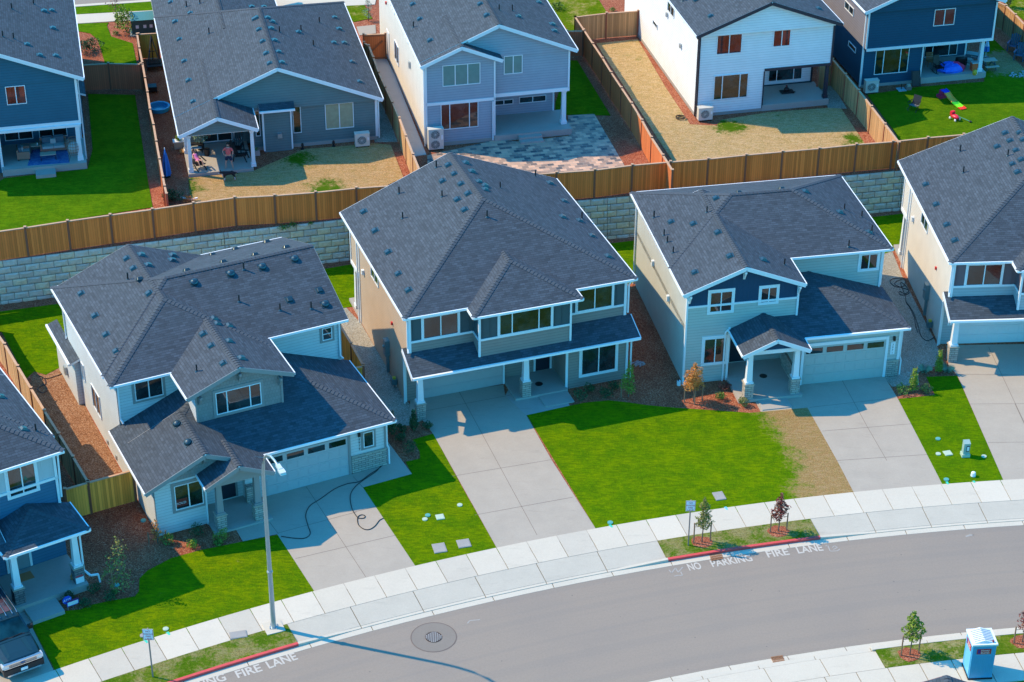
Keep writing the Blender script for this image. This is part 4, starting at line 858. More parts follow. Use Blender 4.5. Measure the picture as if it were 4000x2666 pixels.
def house_C():
    h=House('grey-blue two-storey house with a paver patio and a tall double heat pump at its corner',13.0,('A1',1485,1290),ZB)
    s=siding('siding_slate_blue',(.33,.37,.43));sd_=siding('siding_slate_blue_sunlit',(.70,.66,.60))  # side gets a paler copy of the front siding, sunlight put into its colour
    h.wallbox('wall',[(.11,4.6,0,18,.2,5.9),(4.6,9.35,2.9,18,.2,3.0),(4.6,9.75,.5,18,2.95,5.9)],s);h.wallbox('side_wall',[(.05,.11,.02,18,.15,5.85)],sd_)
    gb=MB();h.mass(-.3,10.2,.1,20,5.97,.42,'v','gable','gable',wall=(gb,0),rcl=[(-1,0,-2.9)])
    h.mass(-.29,5.1,-.4,5,5.95,.42,'v','gable','gable',wall=(gb,0),gut='L');gb.build('gable_wall',s,h.root);h.finish()
    h.trim([(.08,4.65,-.05,-.003,2.95,3.15),(4.6,9.8,.45,.495,2.9,3.15),(.02,.14,-.05,-.003,.2,5.85),(.0,.045,-.0,.12,.2,5.85),(4.58,4.68,-.05,-.003,.2,5.9),(9.68,9.79,.45,.495,3.1,5.85),(9.26,9.38,2.85,2.895,.4,2.95)])
    h.trim([(.1,4.6,-.02,-.001,-.1,.25),(.02,.1,0,18,-.1,.17)],FOUND,'foundation')
    GB=BLIND;h.win('v',0,('A1',1630,575),('A1',1962,730),3,pane=GB);h.win('v',0,('A1',1615,915),('A1',1945,1108),3,widths=[1,2.2,1]);h.win('v',.5,('A1',2168,492),('A2',90,638),2,pane=GB)
    h.win('v',2.9,('A2',62,850),('A2',297,885),2);h.win('v',2.9,('A1',2085,880),('A2',10,910),2)
    for a,b in (((1215,345),(1252,588)),((1298,255),(1335,385)),((1180,2),(1215,128))):h.win('u',.05,('A1',)+a,('A1',)+b,2)
    h.wallbox('patio_slab',[(4.6,9.85,-.15,2.9,-.2,.42)],CONC2);h.wallbox('step',[(6.2,7.75,-.55,-.15,-.2,.3),(6.2,7.75,-.95,-.55,-.2,.15)],CONC2);h.column(9.5,.8,.42,2.9,base=0,w0=.3,w1=.26)
    h.pipe([(-.2,-.2,5.85),(-.05,-.05,5.5),(-.05,-.05,.1)]);h.pipe([(4.5,-.1,2.9),(4.5,-.1,.1)])
    mb=MB();mb.box((-.08,5.3,3.3),(.05,5.5,3.75));mb.build('wall_vent',STEEL,h.root);mb=MB();mb.box((-.06,14.5,4.2),(.05,14.65,4.4));mb.build('wall_alarm',bpy.data.materials['alarm_red'],h.root)
    mb=MB();mb.box((0,13.8,.2),(.045,14.8,2.3));mb.build('door',WHITE,h.root)
    h.vents(A('A1:1370,40 1432,170 1522,357 1960,38 2017,137 A2:237,25 58,148 355,218 373,275'));h.vents(A('A1:1378,240 2128,90 A2:3,95'),'pipe');return h
def house_D():
    h=House('white two-storey house with a black gable edge and a corner patio, above the dry lawn',13.1,('A2',1605,1025),ZB)
    s=siding('siding_white',(.80,.81,.82));DK=plain('black_trim',(.02,.025,.04),.5)
    h.wallbox('wall',[(.02,9.45,0,18,3.0,6.0),(.02,4.7,0.002,18,.15,3.0),(4.7,9.3,2.9,18,.15,3.0)],s);gb=MB()
    h.mass(-.45,9.75,-.7,20,6.22,.385,'v','gable','gable',wall=(gb,0));gb.build('gable_wall',s,h.root);h.finish(rakem=DK,gutm=WHITE)
    h.trim([(4.7,9.45,-.06,-.003,2.92,3.1),(-.02,.08,-.05,-.003,.2,6.0),(9.38,9.5,-.05,-.003,3.1,6.0),(4.66,4.74,-.05,-.003,.2,2.9),(9.2,9.32,2.85,2.895,.4,2.95),(4.7,9.3,2.86,2.895,.42,.5)],DK)
    h.trim([(.05,4.7,-.02,-.001,-.1,.2),(-.03,.02,0,18,-.1,.17)],FOUND,'foundation')
    for a,b,r1,r2,c,w in (((1795,310),(2005,462),'A2','A2',2,None),((1770,665),(2055,850),'A2','A2',3,[1,2.1,1]),((50,268),(190,400),'A3','A3',2,None)):h.win('v',0,(r1,)+a,(r2,)+b,c,widths=w)
    h.win('v',2.9,('A3',5,615),('A3',292,690),3,widths=[1,2,1])
    for a,b in (((1368,0),(1420,165)),((1238,168),(1274,262)),((1483,135),(1508,200)),((1582,262),(1608,315))):h.win('u',.02,('A2',)+a,('A2',)+b,1 if b[0]-a[0]<40 else 2)
    h.wallbox('patio_slab',[(4.7,9.5,-.05,2.9,-.2,.42)],CONC2);h.column(9.3,.25,.42,2.95,mat=DK,base=0,w0=.24,w1=.2);h.pipe([(-.1,-.08,5.9),(-.1,-.08,.1)],m=DK)
    h.vents(A('A2:1737,143 1610,2 A3:445,78'));h.vents(A('A2:1495,12'),'pipe')
    mb=MB();mb.box((-.12,7.2,4.3),(.02,7.4,4.6));mb.box((-.12,3.8,3.4),(.02,4.0,3.7));mb.build('wall_vent',STEEL,h.root);return h
def house_E():
    h=House('navy two-storey house at the top right with a cluttered covered patio',12.9,('A3',790,770),ZB)
    s=siding('siding_navy',(.010,.075,.135));s2=siding('siding_navy_sunlit',(.20,.19,.22))  # upper side wall: the navy siding again, sunlight painted in as mauve-grey
    h.wallbox('wall',[(.2,9.55,-.25,18,2.9,5.75),(.1,4.55,0,18,.15,2.9),(4.55,9.2,2.9,18,.15,2.9)],s);h.wallbox('side_wall',[(.14,.2,-.2,18,2.95,5.7)],s2);gb=MB()
    h.mass(-.42,9.85,-.95,20,6.08,.40,'v','gable','gable',wall=(gb,0));gb.build('gable_wall',s,h.root);h.finish()
    h.trim([(.2,9.58,-.32,-.253,2.82,3.02),(.1,.22,-.3,-.253,3.02,5.75),(9.46,9.58,-.3,-.253,3.02,5.75),(.05,.16,-.05,-.003,.1,2.82),(4.48,4.58,-.05,-.003,.2,2.82),(9.08,9.2,2.85,2.895,.4,2.85)])
    h.trim([(.15,4.5,-.02,-.001,-.1,.2)],FOUND,'foundation')
    h.win('v',0,('A3',945,440),('A3',1215,630),3,widths=[1,2,1]);h.win('v',-.25,('A3',1460,85),('A3',1625,215),2);h.win('v',2.9,('A3',1372,405),('A3',1648,478),3,widths=[1,2,1])
    h.win('u',.1,('A3',710,355),('A3',768,470),1);h.win('u',.14,('A3',680,0),('A3',748,148),2)
    h.wallbox('patio_slab',[(4.5,9.4,-.25,2.9,-.2,.42)],CONC2);h.column(9.0,.1,.42,2.85,base=0,w0=.28,w1=.24);h.pipe([(-.1,-.3,5.75),(.02,-.1,5.4),(.02,-.1,.1)]);return h
def house_near():
    p=at('S',3697,2640,7.4);h=House('grey shingled roof peak of a house below the bottom edge by the portable toilet',0,('S',3697,2640),0)
    o=Vector((p.x,p.y,0));h.root.location=o;h.o=o
    s=siding('siding_near',(.5,.5,.5));h.wallbox('wall',[(-5.5,5.5,-9.5,-.4,0,5.2)],s);gb=MB();h.mass(-6,6,-11,.02,5.0,.4,'v','gable','gable',wall=(gb,0));gb.build('gable_wall',s,h.root);h.finish(rakem=plain('red_brown_rake',(.25,.08,.08),.6));return h
H1=house_1();H2=house_2();H3=house_3();H4=house_4();H0=house_0();HA=house_A();HB=house_B();HC=house_C();HD=house_D();HE=house_E();HN=house_near()
# ---------------- fences ----------------
def fence(label,pts,zb,mat,rail=CAPW,post=POSTD,H=1.95,group=None,name='fence',extra=None,tz=None):
    P=[at(*p,zb+(tz or H+.02)) for p in pts] if not isinstance(pts[0],Vector) else pts
    P=[Vector((p.x,p.y,zb)) for p in P];o=P[0];r=empty(name,o,0,label,'fence',group)
    for i,p in enumerate(P):
        q=p-o;mb=MB();mb.box((q.x-.06,q.y-.06,-.05),(q.x+.06,q.y+.06,H+.05),m=0);mb.box((q.x-.08,q.y-.08,H+.05),(q.x+.08,q.y+.08,H+.09),m=1);mb.build('post',[post,rail],r)
        if i<len(P)-1:
            a=q;b=P[i+1]-o;d=(b-a).normalized();mb=MB();up=Vector((0,0,1))
            mb.bar(a+d*.06+up*(H*.5+.02),b-d*.06+up*(H*.5+.02),.035,H-.16,m=0)
            mb.bar(a+d*.06+up*(H-.02),b-d*.06+up*(H-.02),.13,.045,m=1);n=Vector((-d.y,d.x,0))
            mb.bar(a+d*.06+up*(H-.11)-n*.03,b-d*.06+up*(H-.11)-n*.03,.03,.1,m=2);mb.bar(a+d*.06+up*.12,b-d*.06+up*.12,.05,.16,m=2);mb.bar(a+d*.06+up*(H-.11)+n*.03,b-d*.06+up*(H-.11)+n*.03,.03,.1,m=2)
            # fix panel uv so planks run upright
            mb.build('panel',[mat,rail,post if post!=POSTD else mat],r)
    return r
FP=[(-38.3,104.2),(-35.9,105.1),(-33.5,106.0),(-31.1,106.85),(-28.8,107.6),(-26.45,108.45),(-24.05,109.25),(-21.65,110.0),(-19.3,110.85),(-16.9,111.6),(-14.5,111.9),(-12.05,112.35),(-9.6,112.95),(-7.15,113.35),(-4.7,113.8),(-2.25,114.25),(.2,114.75),(2.7,115.2),(5.1,115.6),(7.47,116.3),(9.9,116.8),(12.3,117.25),(14.75,117.85),(17.1,118.35),(19.5,118.85),(21.95,119.45),(24.35,119.9),(26.7,120.5),(29.1,121.0),(31.5,121.5),(33.9,122.0)]
fence('long brown cedar fence standing on top of the block retaining wall',[Vector((x,y+.1,0)) for x,y in FP],2.87,F_BR,tz=None)
RT=CAPW
fence('cedar fence between the deep blue house lawn and the bark strip with the paddling pool',A('A0:1200,300 1218,420 1245,548 1268,680 1290,805 1312,955 1343,1090 1367,1235 1395,1390 1425,1550 A4:1440,60 1457,130'),ZB,F_RED)
fence('shaded brown fence closing the left lawn beside the deep blue house',A('A0:715,568 947,555 1232,560'),ZB,plain_b:=wood('fence_dark_brown',(.6,.17,.08),var=.15))
fence('short cedar fence behind the trampoline frame next to the single-storey house',A('A0:1210,298 1375,290'),ZB,F_YEL,H=1.9)
fence('cedar fence beside the narrow side path of the slate-blue house',A('A1:945,372 988,400 1027,503 1075,633 1133,762 1196,897 1255,1033 1313,1190 1375,1352 1440,1510'),ZB,F_TAN)
g_=fence('red cedar side gate with diagonal brace beside the slate-blue house',A('A1:940,303 1132,295'),ZB,F_RED,name='gate',post=plain('gate_red_cedar',(.3,.1,.04),.7));g_['category']='gate'
a_,b_=at('A1',950,500,ZB),at('A1',1130,495,ZB);mb=MB();o_=g_.location;dn=(b_-a_);mb.bar(Vector((0.1,-.06,.25)),Vector((dn.x-.1,dn.y-.06,1.45)),.03,.09);mb.build('brace',bpy.data.materials['gate_red_cedar'],g_)
fence('red cedar fence between the paver patio and the dry lawn of the white house',A('A2:553,148 630,262 708,382 793,508 868,635 958,768 1048,903 1138,1052 1222,1203 1322,1358 1405,1490'),ZB,F_RED)
fence('pale cedar fence closing the dry lawn beside the white house wall',A('A2:553,148 827,115 1104,95'),ZB,F_TAN)
fence('dark cedar fence stub behind the slate-blue house corner',A('A2:480,272 622,270'),ZB,bpy.data.materials['fence_dark_brown'])
fence('tan cedar fence between the white house and the navy house',A('A3:567,520 680,650 797,790 907,932 1025,1085 1150,1250'),ZB,F_TAN)
fence('short fence stub behind the patio post of the white house',A('A3:445,578 560,522'),ZB,F_TAN)
fence('sunlit pale cedar fence right of the navy house behind two garden chairs',A('A3:1990,5 2083,48 2167,128 2245,215 2330,320'),ZB,F_TAN,tz=1.97)
fence('tan cedar fence along the bark strip left of the grey SOLD house',A('A4:-200,1060 -95,1250 40,1443 B0:155,293 270,485 388,680 515,883 640,1085 768,1303'),.11,F_TAN)
fence('honey-coloured new cedar fence joining the blue house to the grey SOLD house',A('B0:565,1368 770,1308 1163,1200'),.11,F_YEL)
fence('orange cedar fence in the gravel gap between the grey and the tan house',A('B1:735,155 833,318 940,510'),.11,F_YEL)
fence('short cedar return fence behind the garage roof of the grey house',A('B1:850,530 938,515'),.11,F_YEL)
# ---------------- street furniture ----------------
def lamp():
    b=at('B5',155,1462,.13);r=empty('street_lamp',b,0,'tall galvanised street lamp with curved arm on the kerb in front of the grey house','street lamp')
    d=Vector((.43,-.9,0)).normalized();mb=MB();mb.tube([(0,0,0.05),(0,0,4),(0,0,8.2)],[.125,.105,.085],12);mb.build('pole',STEEL,r,smooth=True)
    pts=[Vector((0,0,8.2))]+[d*x+Vector((0,0,z)) for x,z in ((.05,8.9),(.2,9.6),(.5,10.15),(.9,10.5),(1.4,10.72),(1.9,10.8),(2.3,10.8))]
    mb=MB();mb.tube(pts,[.085,.08,.075,.07,.065,.06,.055,.05],10);mb.build('arm',STEEL,r,smooth=True)
    rz=Matrix.Rotation(math.atan2(d.y,d.x),4,'Z');mt=Matrix.Translation(d*2.25+Vector((0,0,10.8)))@rz
    mb=MB();mb.box((0,-.1,-.05),(.4,.1,.07),mt=mt);mb.box((.38,-.14,-.04),(.72,.14,.05),mt=mt)
    hd=mb.build('lamp_head',plain('lamp_head_grey',(.62,.63,.64),.4,.2),r);mb=MB();mb.box((.46,-.13,-.055),(.76,.13,-.042),mt=mt);mb.build('lens',plain('led_lens',(.8,.8,.75),.2),hd)
    mb=MB();mb.cyl((0,0),.2,-.02,.06,12);[mb.cyl((x,y),.03,.06,.12,6) for x,y in ((.15,.15),(-.15,.15),(.15,-.15),(-.15,-.15))];mb.build('base_plate',STEEL,r)
    mb=MB();mb.box((-.45,-.45,-.1),(.45,.45,.045));o=mb.build('footing',SIDE);o.location=b;o.rotation_euler=(0,0,.4);struct(o)
    mb=MB();mb.cyl((0,0),.14,3.3,3.38,12);mb.build('band',STEEL,r)
lamp()
def sign(base,top,label):
    b=at(*base,.14);z=hgt(*top,b);r=empty('parking_sign',b,0,label,'traffic sign','no parking signs')
    mb=MB();mb.bar((0,0,0),(0,0,z-.1),.06,.06);mb.build('post',plain('sign_post',(.3,.2,.17),.6) if 'sign_post' not in bpy.data.materials else bpy.data.materials['sign_post'],r)
    mb=MB();w=.24;mb.box((-w,-.05,z-.75),(w,-.035,z-.12));p=mb.build('plate',plain('sign_white',(.75,.75,.78),.4),r)
    red=bpy.data.materials.get('sign_red') or plain('sign_red',(.5,.03,.05),.5)
    for i,t in enumerate(('NO','PARKING','FIRE','LANE')):
        o=text(t,.13 if i!=1 else .105,red,p,'lettering',cx=True);o.location=(0,-.053,z-.29-i*.145);o.rotation_euler=(R_(90),0,0)
    f=MB();f.box((-w+.01,-.053,z-.74),(-w+.025,-.05,z-.13));f.box((w-.025,-.053,z-.74),(w-.01,-.05,z-.13));f.box((-w+.03,-.053,z-.145),(w-.03,-.05,z-.13));f.box((-w+.03,-.053,z-.74),(w-.03,-.05,z-.725));f.build('border',red,p)
sign(('B4',1338,1520),('B4',1300,1100),'white no-parking sign on a brown post on the left grass verge')
sign(('B6',957,452),('B6',990,112),'white no-parking sign beside the green staked tree on the far verge')
PAINT=plain('worn_road_paint',(.5,.45,.39),.8,var=.35,scale=14)
def word(t,a,b,z=.006,h=.55):
    p=at(*a,z);q=at(*b,z);o=text(t,1,PAINT,None,'road_lettering',ext=0,off=.022);bb=[v.co.x for v in o.data.vertices];x0,x1=min(bb),max(bb);L=(q-p).length
    o.location=p;o.rotation_euler=(0,0,math.atan2(q.y-p.y,q.x-p.x));o.scale=(L/(x1-x0),h/.73,1);struct(o)
for t,a,b in (('NO',(965,646),(1062,631)),('PARKING',(1142,619),(1452,571)),('FIRE',(1565,546),(1732,524)),('LANE',(1798,515),(1992,492))):word(t,('B6',)+a,('B6',)+b)
for t,a,b in (('PARKING',(398,1600),(520,1563)),('FIRE',(545,1559),(602,1542)),('LANE',(617,1537),(684,1515))):word(t,('D',)+a,('D',)+b)
def chalk(pts,z=.006):
    mb=MB();P=[at(*p,z) for p in pts]
    for i in range(len(P)-1):
        d=(P[i+1]-P[i]);n=Vector((-d.y,d.x,0)).normalized()*.03;mb.poly([P[i]-n,P[i+1]-n,P[i+1]+n,P[i]+n])
    struct(mb.build('chalk_mark',bpy.data.materials.get('chalk') or plain('chalk',(.36,.33,.3),.9)))
for s_ in ('B6:810,640 830,665 860,625 880,660 915,620','B6:850,690 880,682 915,685 900,655','B6:2010,460 2025,450 2045,498 2100,495 2120,480','B6:2060,470 2080,455 2100,470 2070,485','B5:1850,1425 1870,1400 1960,1392','B7:1730,290 1770,275 1800,278 1730,295'):chalk(A(s_))
IRON=plain('cast_iron',(.1,.07,.055),.6,.5,var=.4,scale=20)
def manhole():
    p=at('B5',1555,1545,.004);o=empty('manhole_cover',p,0,'round cast-iron manhole cover in the roadway with a patched ring around it','manhole')
    mb=MB();mb.cyl((0,0),.4,-.01,.012,32);c=mb.build('cover',IRON,o)
    mb=MB()
    for i in range(-4,5):
        for j in range(-4,5):
            x,y=i*.085,j*.085
            if x*x+y*y<.125:mb.box((x-.028,y-.028,.012),(x+.028,y+.028,.022))
    mb.build('lug_pattern',plain('lug_worn',(.45,.38,.33),.5,.3),c)
    mb=MB();n=40
    for k in range(n):
        a,b=2*math.pi*k/n,2*math.pi*(k+1)/n;mb.poly([(1.08*math.cos(a),1.08*math.sin(a),.003),(1.08*math.cos(b),1.08*math.sin(b),.003),(.43*math.cos(b),.43*math.sin(b),.003),(.43*math.cos(a),.43*math.sin(a),.003)])
        mb.poly([(1.1*math.cos(a),1.1*math.sin(a),.005),(1.1*math.cos(b),1.1*math.sin(b),.005),(1.05*math.cos(b),1.05*math.sin(b),.005),(1.05*math.cos(a),1.05*math.sin(a),.005)],m=1)
    mb.build('patch_ring',[concrete('patched_asphalt',(.25,.21,.175),.12),JOINT],o)
manhole()
def grate(pts,label):
    P=[at(*p,.02) for p in pts];o=P[0];r=empty('storm_drain',o,0,label,'storm drain','storm drain grates')
    mb=MB();Q=[(p-o) for p in P]
    mb.poly([(q.x,q.y,-.012) for q in Q],m=1);u=Q[1];v=Q[3]
    for i in range(9):
        t=(i+.5)/9;mb.bar(u*t+Vector((0,0,.005)),u*t+v+Vector((0,0,.005)),.035,.02)
    for t in (0,.33,.66,1):mb.bar(v*t+Vector((0,0,.008)),v*t+u+Vector((0,0,.008)),.04,.02)
    mb.build('grating',[plain('rusty_iron',(.36,.17,.08),.7,.3,var=.5,scale=20),BLACK],r)
grate(A('B6:1135,572 1228,555 1215,515 1120,530'),'rusty storm drain grate below the red kerb');grate(A('B7:50,1415 155,1400 125,1340 25,1350'),'rusty storm drain grate in the near gutter')
# lids and small utility fittings in the lawns
LID=plain('lid_pale_green',(.45,.55,.42),.6);LIDT=plain('lid_teal',(.1,.36,.33),.6);LIDC=concrete('lid_concrete',(.36,.34,.32),.3)
def lid(px,shape,m,label,r=.14):
    p=at(*px,.15);mb=MB()
    if shape=='round':mb.cyl((0,0),r,-.05,.02,16);mb.cyl((0,0),r*.6,.02,.03,12)
    else:w,d=shape;mb.box((-w/2,-d/2,-.05),(w/2,d/2,.02));mb.box((-w/2+.04,-d/2+.04,.02),(w/2-.04,d/2-.04,.03));mb.box((-.03,-.06,.03),(.03,-.03,.035))
    o=mb.build('meter_cover',m);o.location=p;o.rotation_euler=(0,0,.25);tag(o,label,'utility lid','lids in the lawns')
for px,sh,m,l in [(('B5',1503,478),'round',LIDT,'teal round lid beside a pale one in the lawn left of the middle driveway'),(('B5',1478,512),'round',LID,'pale round lid just below the teal lid in the middle lawn strip'),(('B5',1783,388),'round',LID,'pale round lid near the edge of the middle driveway'),
 (('B5',1610,493),(.42,.42),LID,'small pale square lid beside the teal round lid'),(('B5',1605,765),(.65,.75),LIDC,'worn concrete meter box lid nearest the path in the middle strip'),(('B5',1818,725),(.65,.65),LIDC,'grey concrete meter box lid right of the worn one in the middle strip'),
 (('F5',690,1083),'round',LIDT,'green round lid in the right-hand lawn above the utility pedestal'),(('F5',693,1237),'round',LID,'pale round lid left of the square lid by the utility pedestal'),(('F5',1160,1262),'round',LID,'pale round lid right of the utility pedestal'),(('F5',790,1230),(.42,.42),LID,'pale square lid beside the utility pedestal'),(('F5',775,1498),'round',LIDT,'green round lid at the kerb end of the right-hand lawn'),
 (('B6',1195,75),(.55,.7),LIDC,'concrete meter box lid alone in the big front lawn'),(('B4',1450,1100),'round',LID,'pale speckled round lid beside the sidewalk on the left lawn'),(('B4',1250,1158),'round',LIDC,'brownish round lid behind the left parking sign'),(('B4',2085,1152),(.8,.5),LIDC,'rectangular lid set in the sidewalk near the lamp post'),
 (('B4',1255,150),'round',LIDT,'green round lid in the bark by the grey house wall'),(('B4',1020,715),'round',LIDT,'teal round lid in the bark under the spindly tree'),(('B6',360,278),'round',LIDT,'bright green lid at the corner of the big front lawn')]:lid(px,sh,m,l)
def pedestal():
    p=at('F5',965,1255,.14);r=empty('utility_pedestal',p,.1,'small pale green utility pedestal standing in the right-hand lawn','pedestal');g=plain('pedestal_green',(.3,.42,.38),.5)
    mb=MB();mb.box((-.22,-.2,0),(.22,.2,.18));mb.build('base',LID,r);mb=MB();mb.box((-.17,-.15,.18),(.17,.15,.85));mb.poly([(-.18,-.16,.85),(.18,-.16,.85),(.18,.16,.93),(-.18,.16,.93)]);mb.poly([(-.18,.16,.93),(.18,.16,.93),(.18,.16,.85),(-.18,.16,.85)]);b=mb.build('cabinet',g,r)
    mb=MB();mb.box((-.02,-.165,.35),(.14,-.15,.72));mb.build('label_plate',BLACK,b);mb=MB();mb.box((.0,-.17,.4),(.12,-.165,.67));mb.build('sticker',WHITE,b)
    p=at('F5',1048,1462,.14);mb=MB();mb.cyl((0,0),.14,0,.2,14,.12);mb.ell((0,0,.2),(.12,.12,.06),12,6);o=mb.build('marker_cap',WHITE,smooth=False);o.location=p;tag(o,'white round marker cap near the sidewalk in the right-hand lawn','marker')
pedestal()
def transformer():
    p=at('A0',1258,278,ZB);r=empty('transformer_box',p,.2,'dark green utility transformer box behind the short cedar fence at the top','transformer');g=plain('transformer_green',(.02,.09,.09),.5)
    mb=MB();mb.box((-.85,-.55,0),(.85,.6,1.15));mb.build('cabinet',g,r);mb=MB();mb.poly([(-.9,-.65,1.15),(.9,-.65,1.15),(.9,.65,1.32),(-.9,.65,1.32)]);mb.poly([(-.9,-.65,1.15),(-.9,.65,1.32),(-.9,.65,1.1)]);mb.poly([(.9,-.65,1.15),(.9,.65,1.1),(.9,.65,1.32)]);mb.build('lid',plain('transformer_lid',(.07,.22,.22),.5),r)
    mb=MB();[mb.box((x,-.56,.5),(x+.22,-.55,.75)) for x in (-.55,0,.45)];mb.build('sticker',WHITE,r)
    mb=MB();mb.box((-1,-.75,-.05),(1,.75,.04));mb.build('pad',SIDE,r)
transformer()
def toilet():
    a=at('B7',1752,1545,.13);a2=at('B7',1945,1537,.13);rz=math.atan2(a2.y-a.y,a2.x-a.x);w=1.08;r=empty('portable_toilet',a,rz,'sky-blue portable toilet with white roof on the sidewalk at the bottom right','portable toilet')
    bl=plain('toilet_blue',(.06,.36,.62),.45,var=.04);lb=plain('toilet_light_blue',(.16,.5,.75),.45,var=.04);wh=plain('toilet_roof_white',(.75,.78,.8),.4,var=.03)
    mb=MB();mb.box((0,0,.08),(w,w,1.98));[mb.box((.08+i*.098,-.012,.25),(.12+i*.098,0,1.35)) for i in range(10)];mb.build('cabin',bl,r)
    mb=MB();mb.box((-.012,.1,.2),(0,w-.1,1.85));[mb.box((-.022,y,.2),(-.012,y+.05,1.85)) for y in (.1,w-.15)];mb.build('side_panel',lb,r)
    mb=MB();mb.box((-.03,-.03,0),(w+.03,w+.03,.08));mb.build('skid',BLACK,r)
    mb=MB();mb.box((-.05,-.05,1.98),(w+.05,w+.05,2.07));c=w/2
    mb.poly([(.04,.08,2.07),(c,.08,2.22),(c,w-.05,2.22),(.04,w-.05,2.07)]);mb.poly([(w-.04,.08,2.07),(w-.04,w-.05,2.07),(c,w-.05,2.22),(c,.08,2.22)]);mb.poly([(.04,.08,2.07),(w-.04,.08,2.07),(c,.08,2.22)]);rf=mb.build('roof',wh,r)
    mb=MB()
    for i in range(7):
        y=.18+i*.12;mb.bar((.08,y,2.095),(c,y,2.235),.02,.025);mb.bar((w-.08,y,2.095),(c,y,2.235),.02,.025)
    mb.build('roof_rib',plain('rib_grey',(.45,.48,.5),.5),rf);mb=MB();mb.cyl((w-.15,.12),.05,2.07,2.17,10);mb.build('vent_stack',plain('vent_maroon',(.2,.03,.06),.5),rf)
    red=plain('placard_red',(.55,.04,.05),.4);pu=plain('placard_purple',(.06,.02,.25),.4);wt=plain('placard_white',(.8,.8,.8),.4)
    mb=MB();mb.box((.2,-.02,1.5),(.86,-.013,1.8));pl=mb.build('placard',red,r);mb=MB();mb.box((.24,-.024,1.54),(.36,-.02,1.76));mb.build('emblem',pu,pl)
    for i,t in enumerate(('Honey','Bucket')):o=text(t,.145,wt,pl,'lettering',ext=.003);o.location=(.385,-.025,1.67-i*.13);o.rotation_euler=(R_(90),0,0)
    mb=MB();mb.box((-.03,.2,1.5),(-.023,.88,1.82));p2=mb.build('placard',red,r);mb=MB();mb.box((-.034,.72,1.54),(-.03,.84,1.78));mb.build('emblem',pu,p2)
    for i,t in enumerate(('Honey','Bucket')):o=text(t,.145,wt,p2,'lettering',ext=.003);o.location=(-.035,.69,1.67-i*.13);o.rotation_euler=(R_(90),0,R_(-90))
toilet()
def ac(px,w,h,label,fans=1,yaw=13,m=None):
    p=at(*px,ZB+.02);r=empty('heat_pump',p,R_(yaw),label,'heat pump','outdoor heat pumps behind the houses');m=m or plain('heat_pump_beige',(.62,.59,.52),.45,var=.04) if 'heat_pump_beige' not in bpy.data.materials else bpy.data.materials['heat_pump_beige']
    mb=MB();mb.box((0,.0,.08),(w,.42,h));mb.box((-.02,-.02,h),(w+.02,.44,h+.03));mb.build('casing',m,r);mb=MB();mb.box((.05,.02,0),(.15,.4,.08));mb.box((w-.15,.02,0),(w-.05,.4,.08));mb.build('foot',BLACK,r)
    for k in range(fans):
        cz=.08+(h-.08)*(k+.5)/fans;rr=min(.3,(h-.1)/fans/2-.04);cx=w*.45;mb=MB()
        n=24
        ring=[(cx+rr*math.cos(2*math.pi*i/n),-.012,cz+rr*math.sin(2*math.pi*i/n)) for i in range(n)];mb.poly(ring,m=0)
        for q in (.35,.6,.85,1):
            pts=[(cx+rr*q*math.cos(2*math.pi*i/n),-.02,cz+rr*q*math.sin(2*math.pi*i/n)) for i in range(n+1)]
            mb.tube(pts,.009,4,m=1,cap=False)
        for i in range(12):a=2*math.pi*i/12;mb.bar((cx,-.02,cz),(cx+rr*math.cos(a),-.02,cz+rr*math.sin(a)),.01,m=1)
        mb.ell((cx,-.02,cz),(.05,.015,.05),8,6,m=1);mb.build('fan_grille',[plain('fan_dark',(.05,.07,.08),.5) if 'fan_dark' not in bpy.data.materials else bpy.data.materials['fan_dark'],m],r)
    mb=MB();mb.box((w-.16,-.006,h*.5),(w-.04,0,h*.72));mb.build('badge',WHITE,r)
ac(('A1',872,1297),.95,.95,'beige heat pump at the back wall of the single-storey house')
ac(('A1',1512,1325),1.0,1.5,'tall double-fan heat pump at the corner of the slate-blue house',2)
ac(('A2',1630,1068),1.0,.95,'beige heat pump at the corner of the white house')
ac(('A3',850,828),.95,.95,'heat pump in shade at the wall of the navy house')
# ---------------- plants ----------------
def leafmesh(name,mat,shape,n,s,seed=1,flat=.5,parent=None):
    "many leaf blades scattered through a set of ellipsoids (cx,cy,cz,rx,ry,rz,weight)"
    rnd=random.Random(seed);mb=MB();tot=sum(e[6] for e in shape)
    for k in range(n):
        t=rnd.uniform(0,tot)
        for e in shape:
            t-=e[6]
            if t<=0:break
        while True:
            v=Vector((rnd.uniform(-1,1),rnd.uniform(-1,1),rnd.uniform(-1,1)))
            if v.length<1 and rnd.random()<.25+.75*v.length**2:break
        lump=.86+.2*math.sin(v.x*5+seed)*math.cos(v.y*4+v.z*3)
        c=Vector((e[0]+v.x*e[3]*lump,e[1]+v.y*e[4]*lump,e[2]+v.z*e[5]*lump))
        a=Vector((rnd.gauss(0,1),rnd.gauss(0,1),rnd.gauss(0,flat))).normalized();b=a.cross(Vector((rnd.gauss(0,1),rnd.gauss(0,1),rnd.gauss(0,1)))).normalized();q=s*rnd.uniform(.6,1.3)
        mb.poly([c-a*q,c+b*q*.45,c+a*q,c-b*q*.45],m=0 if rnd.random()<.6 else 1)
    return mb.build(name,mat,parent)
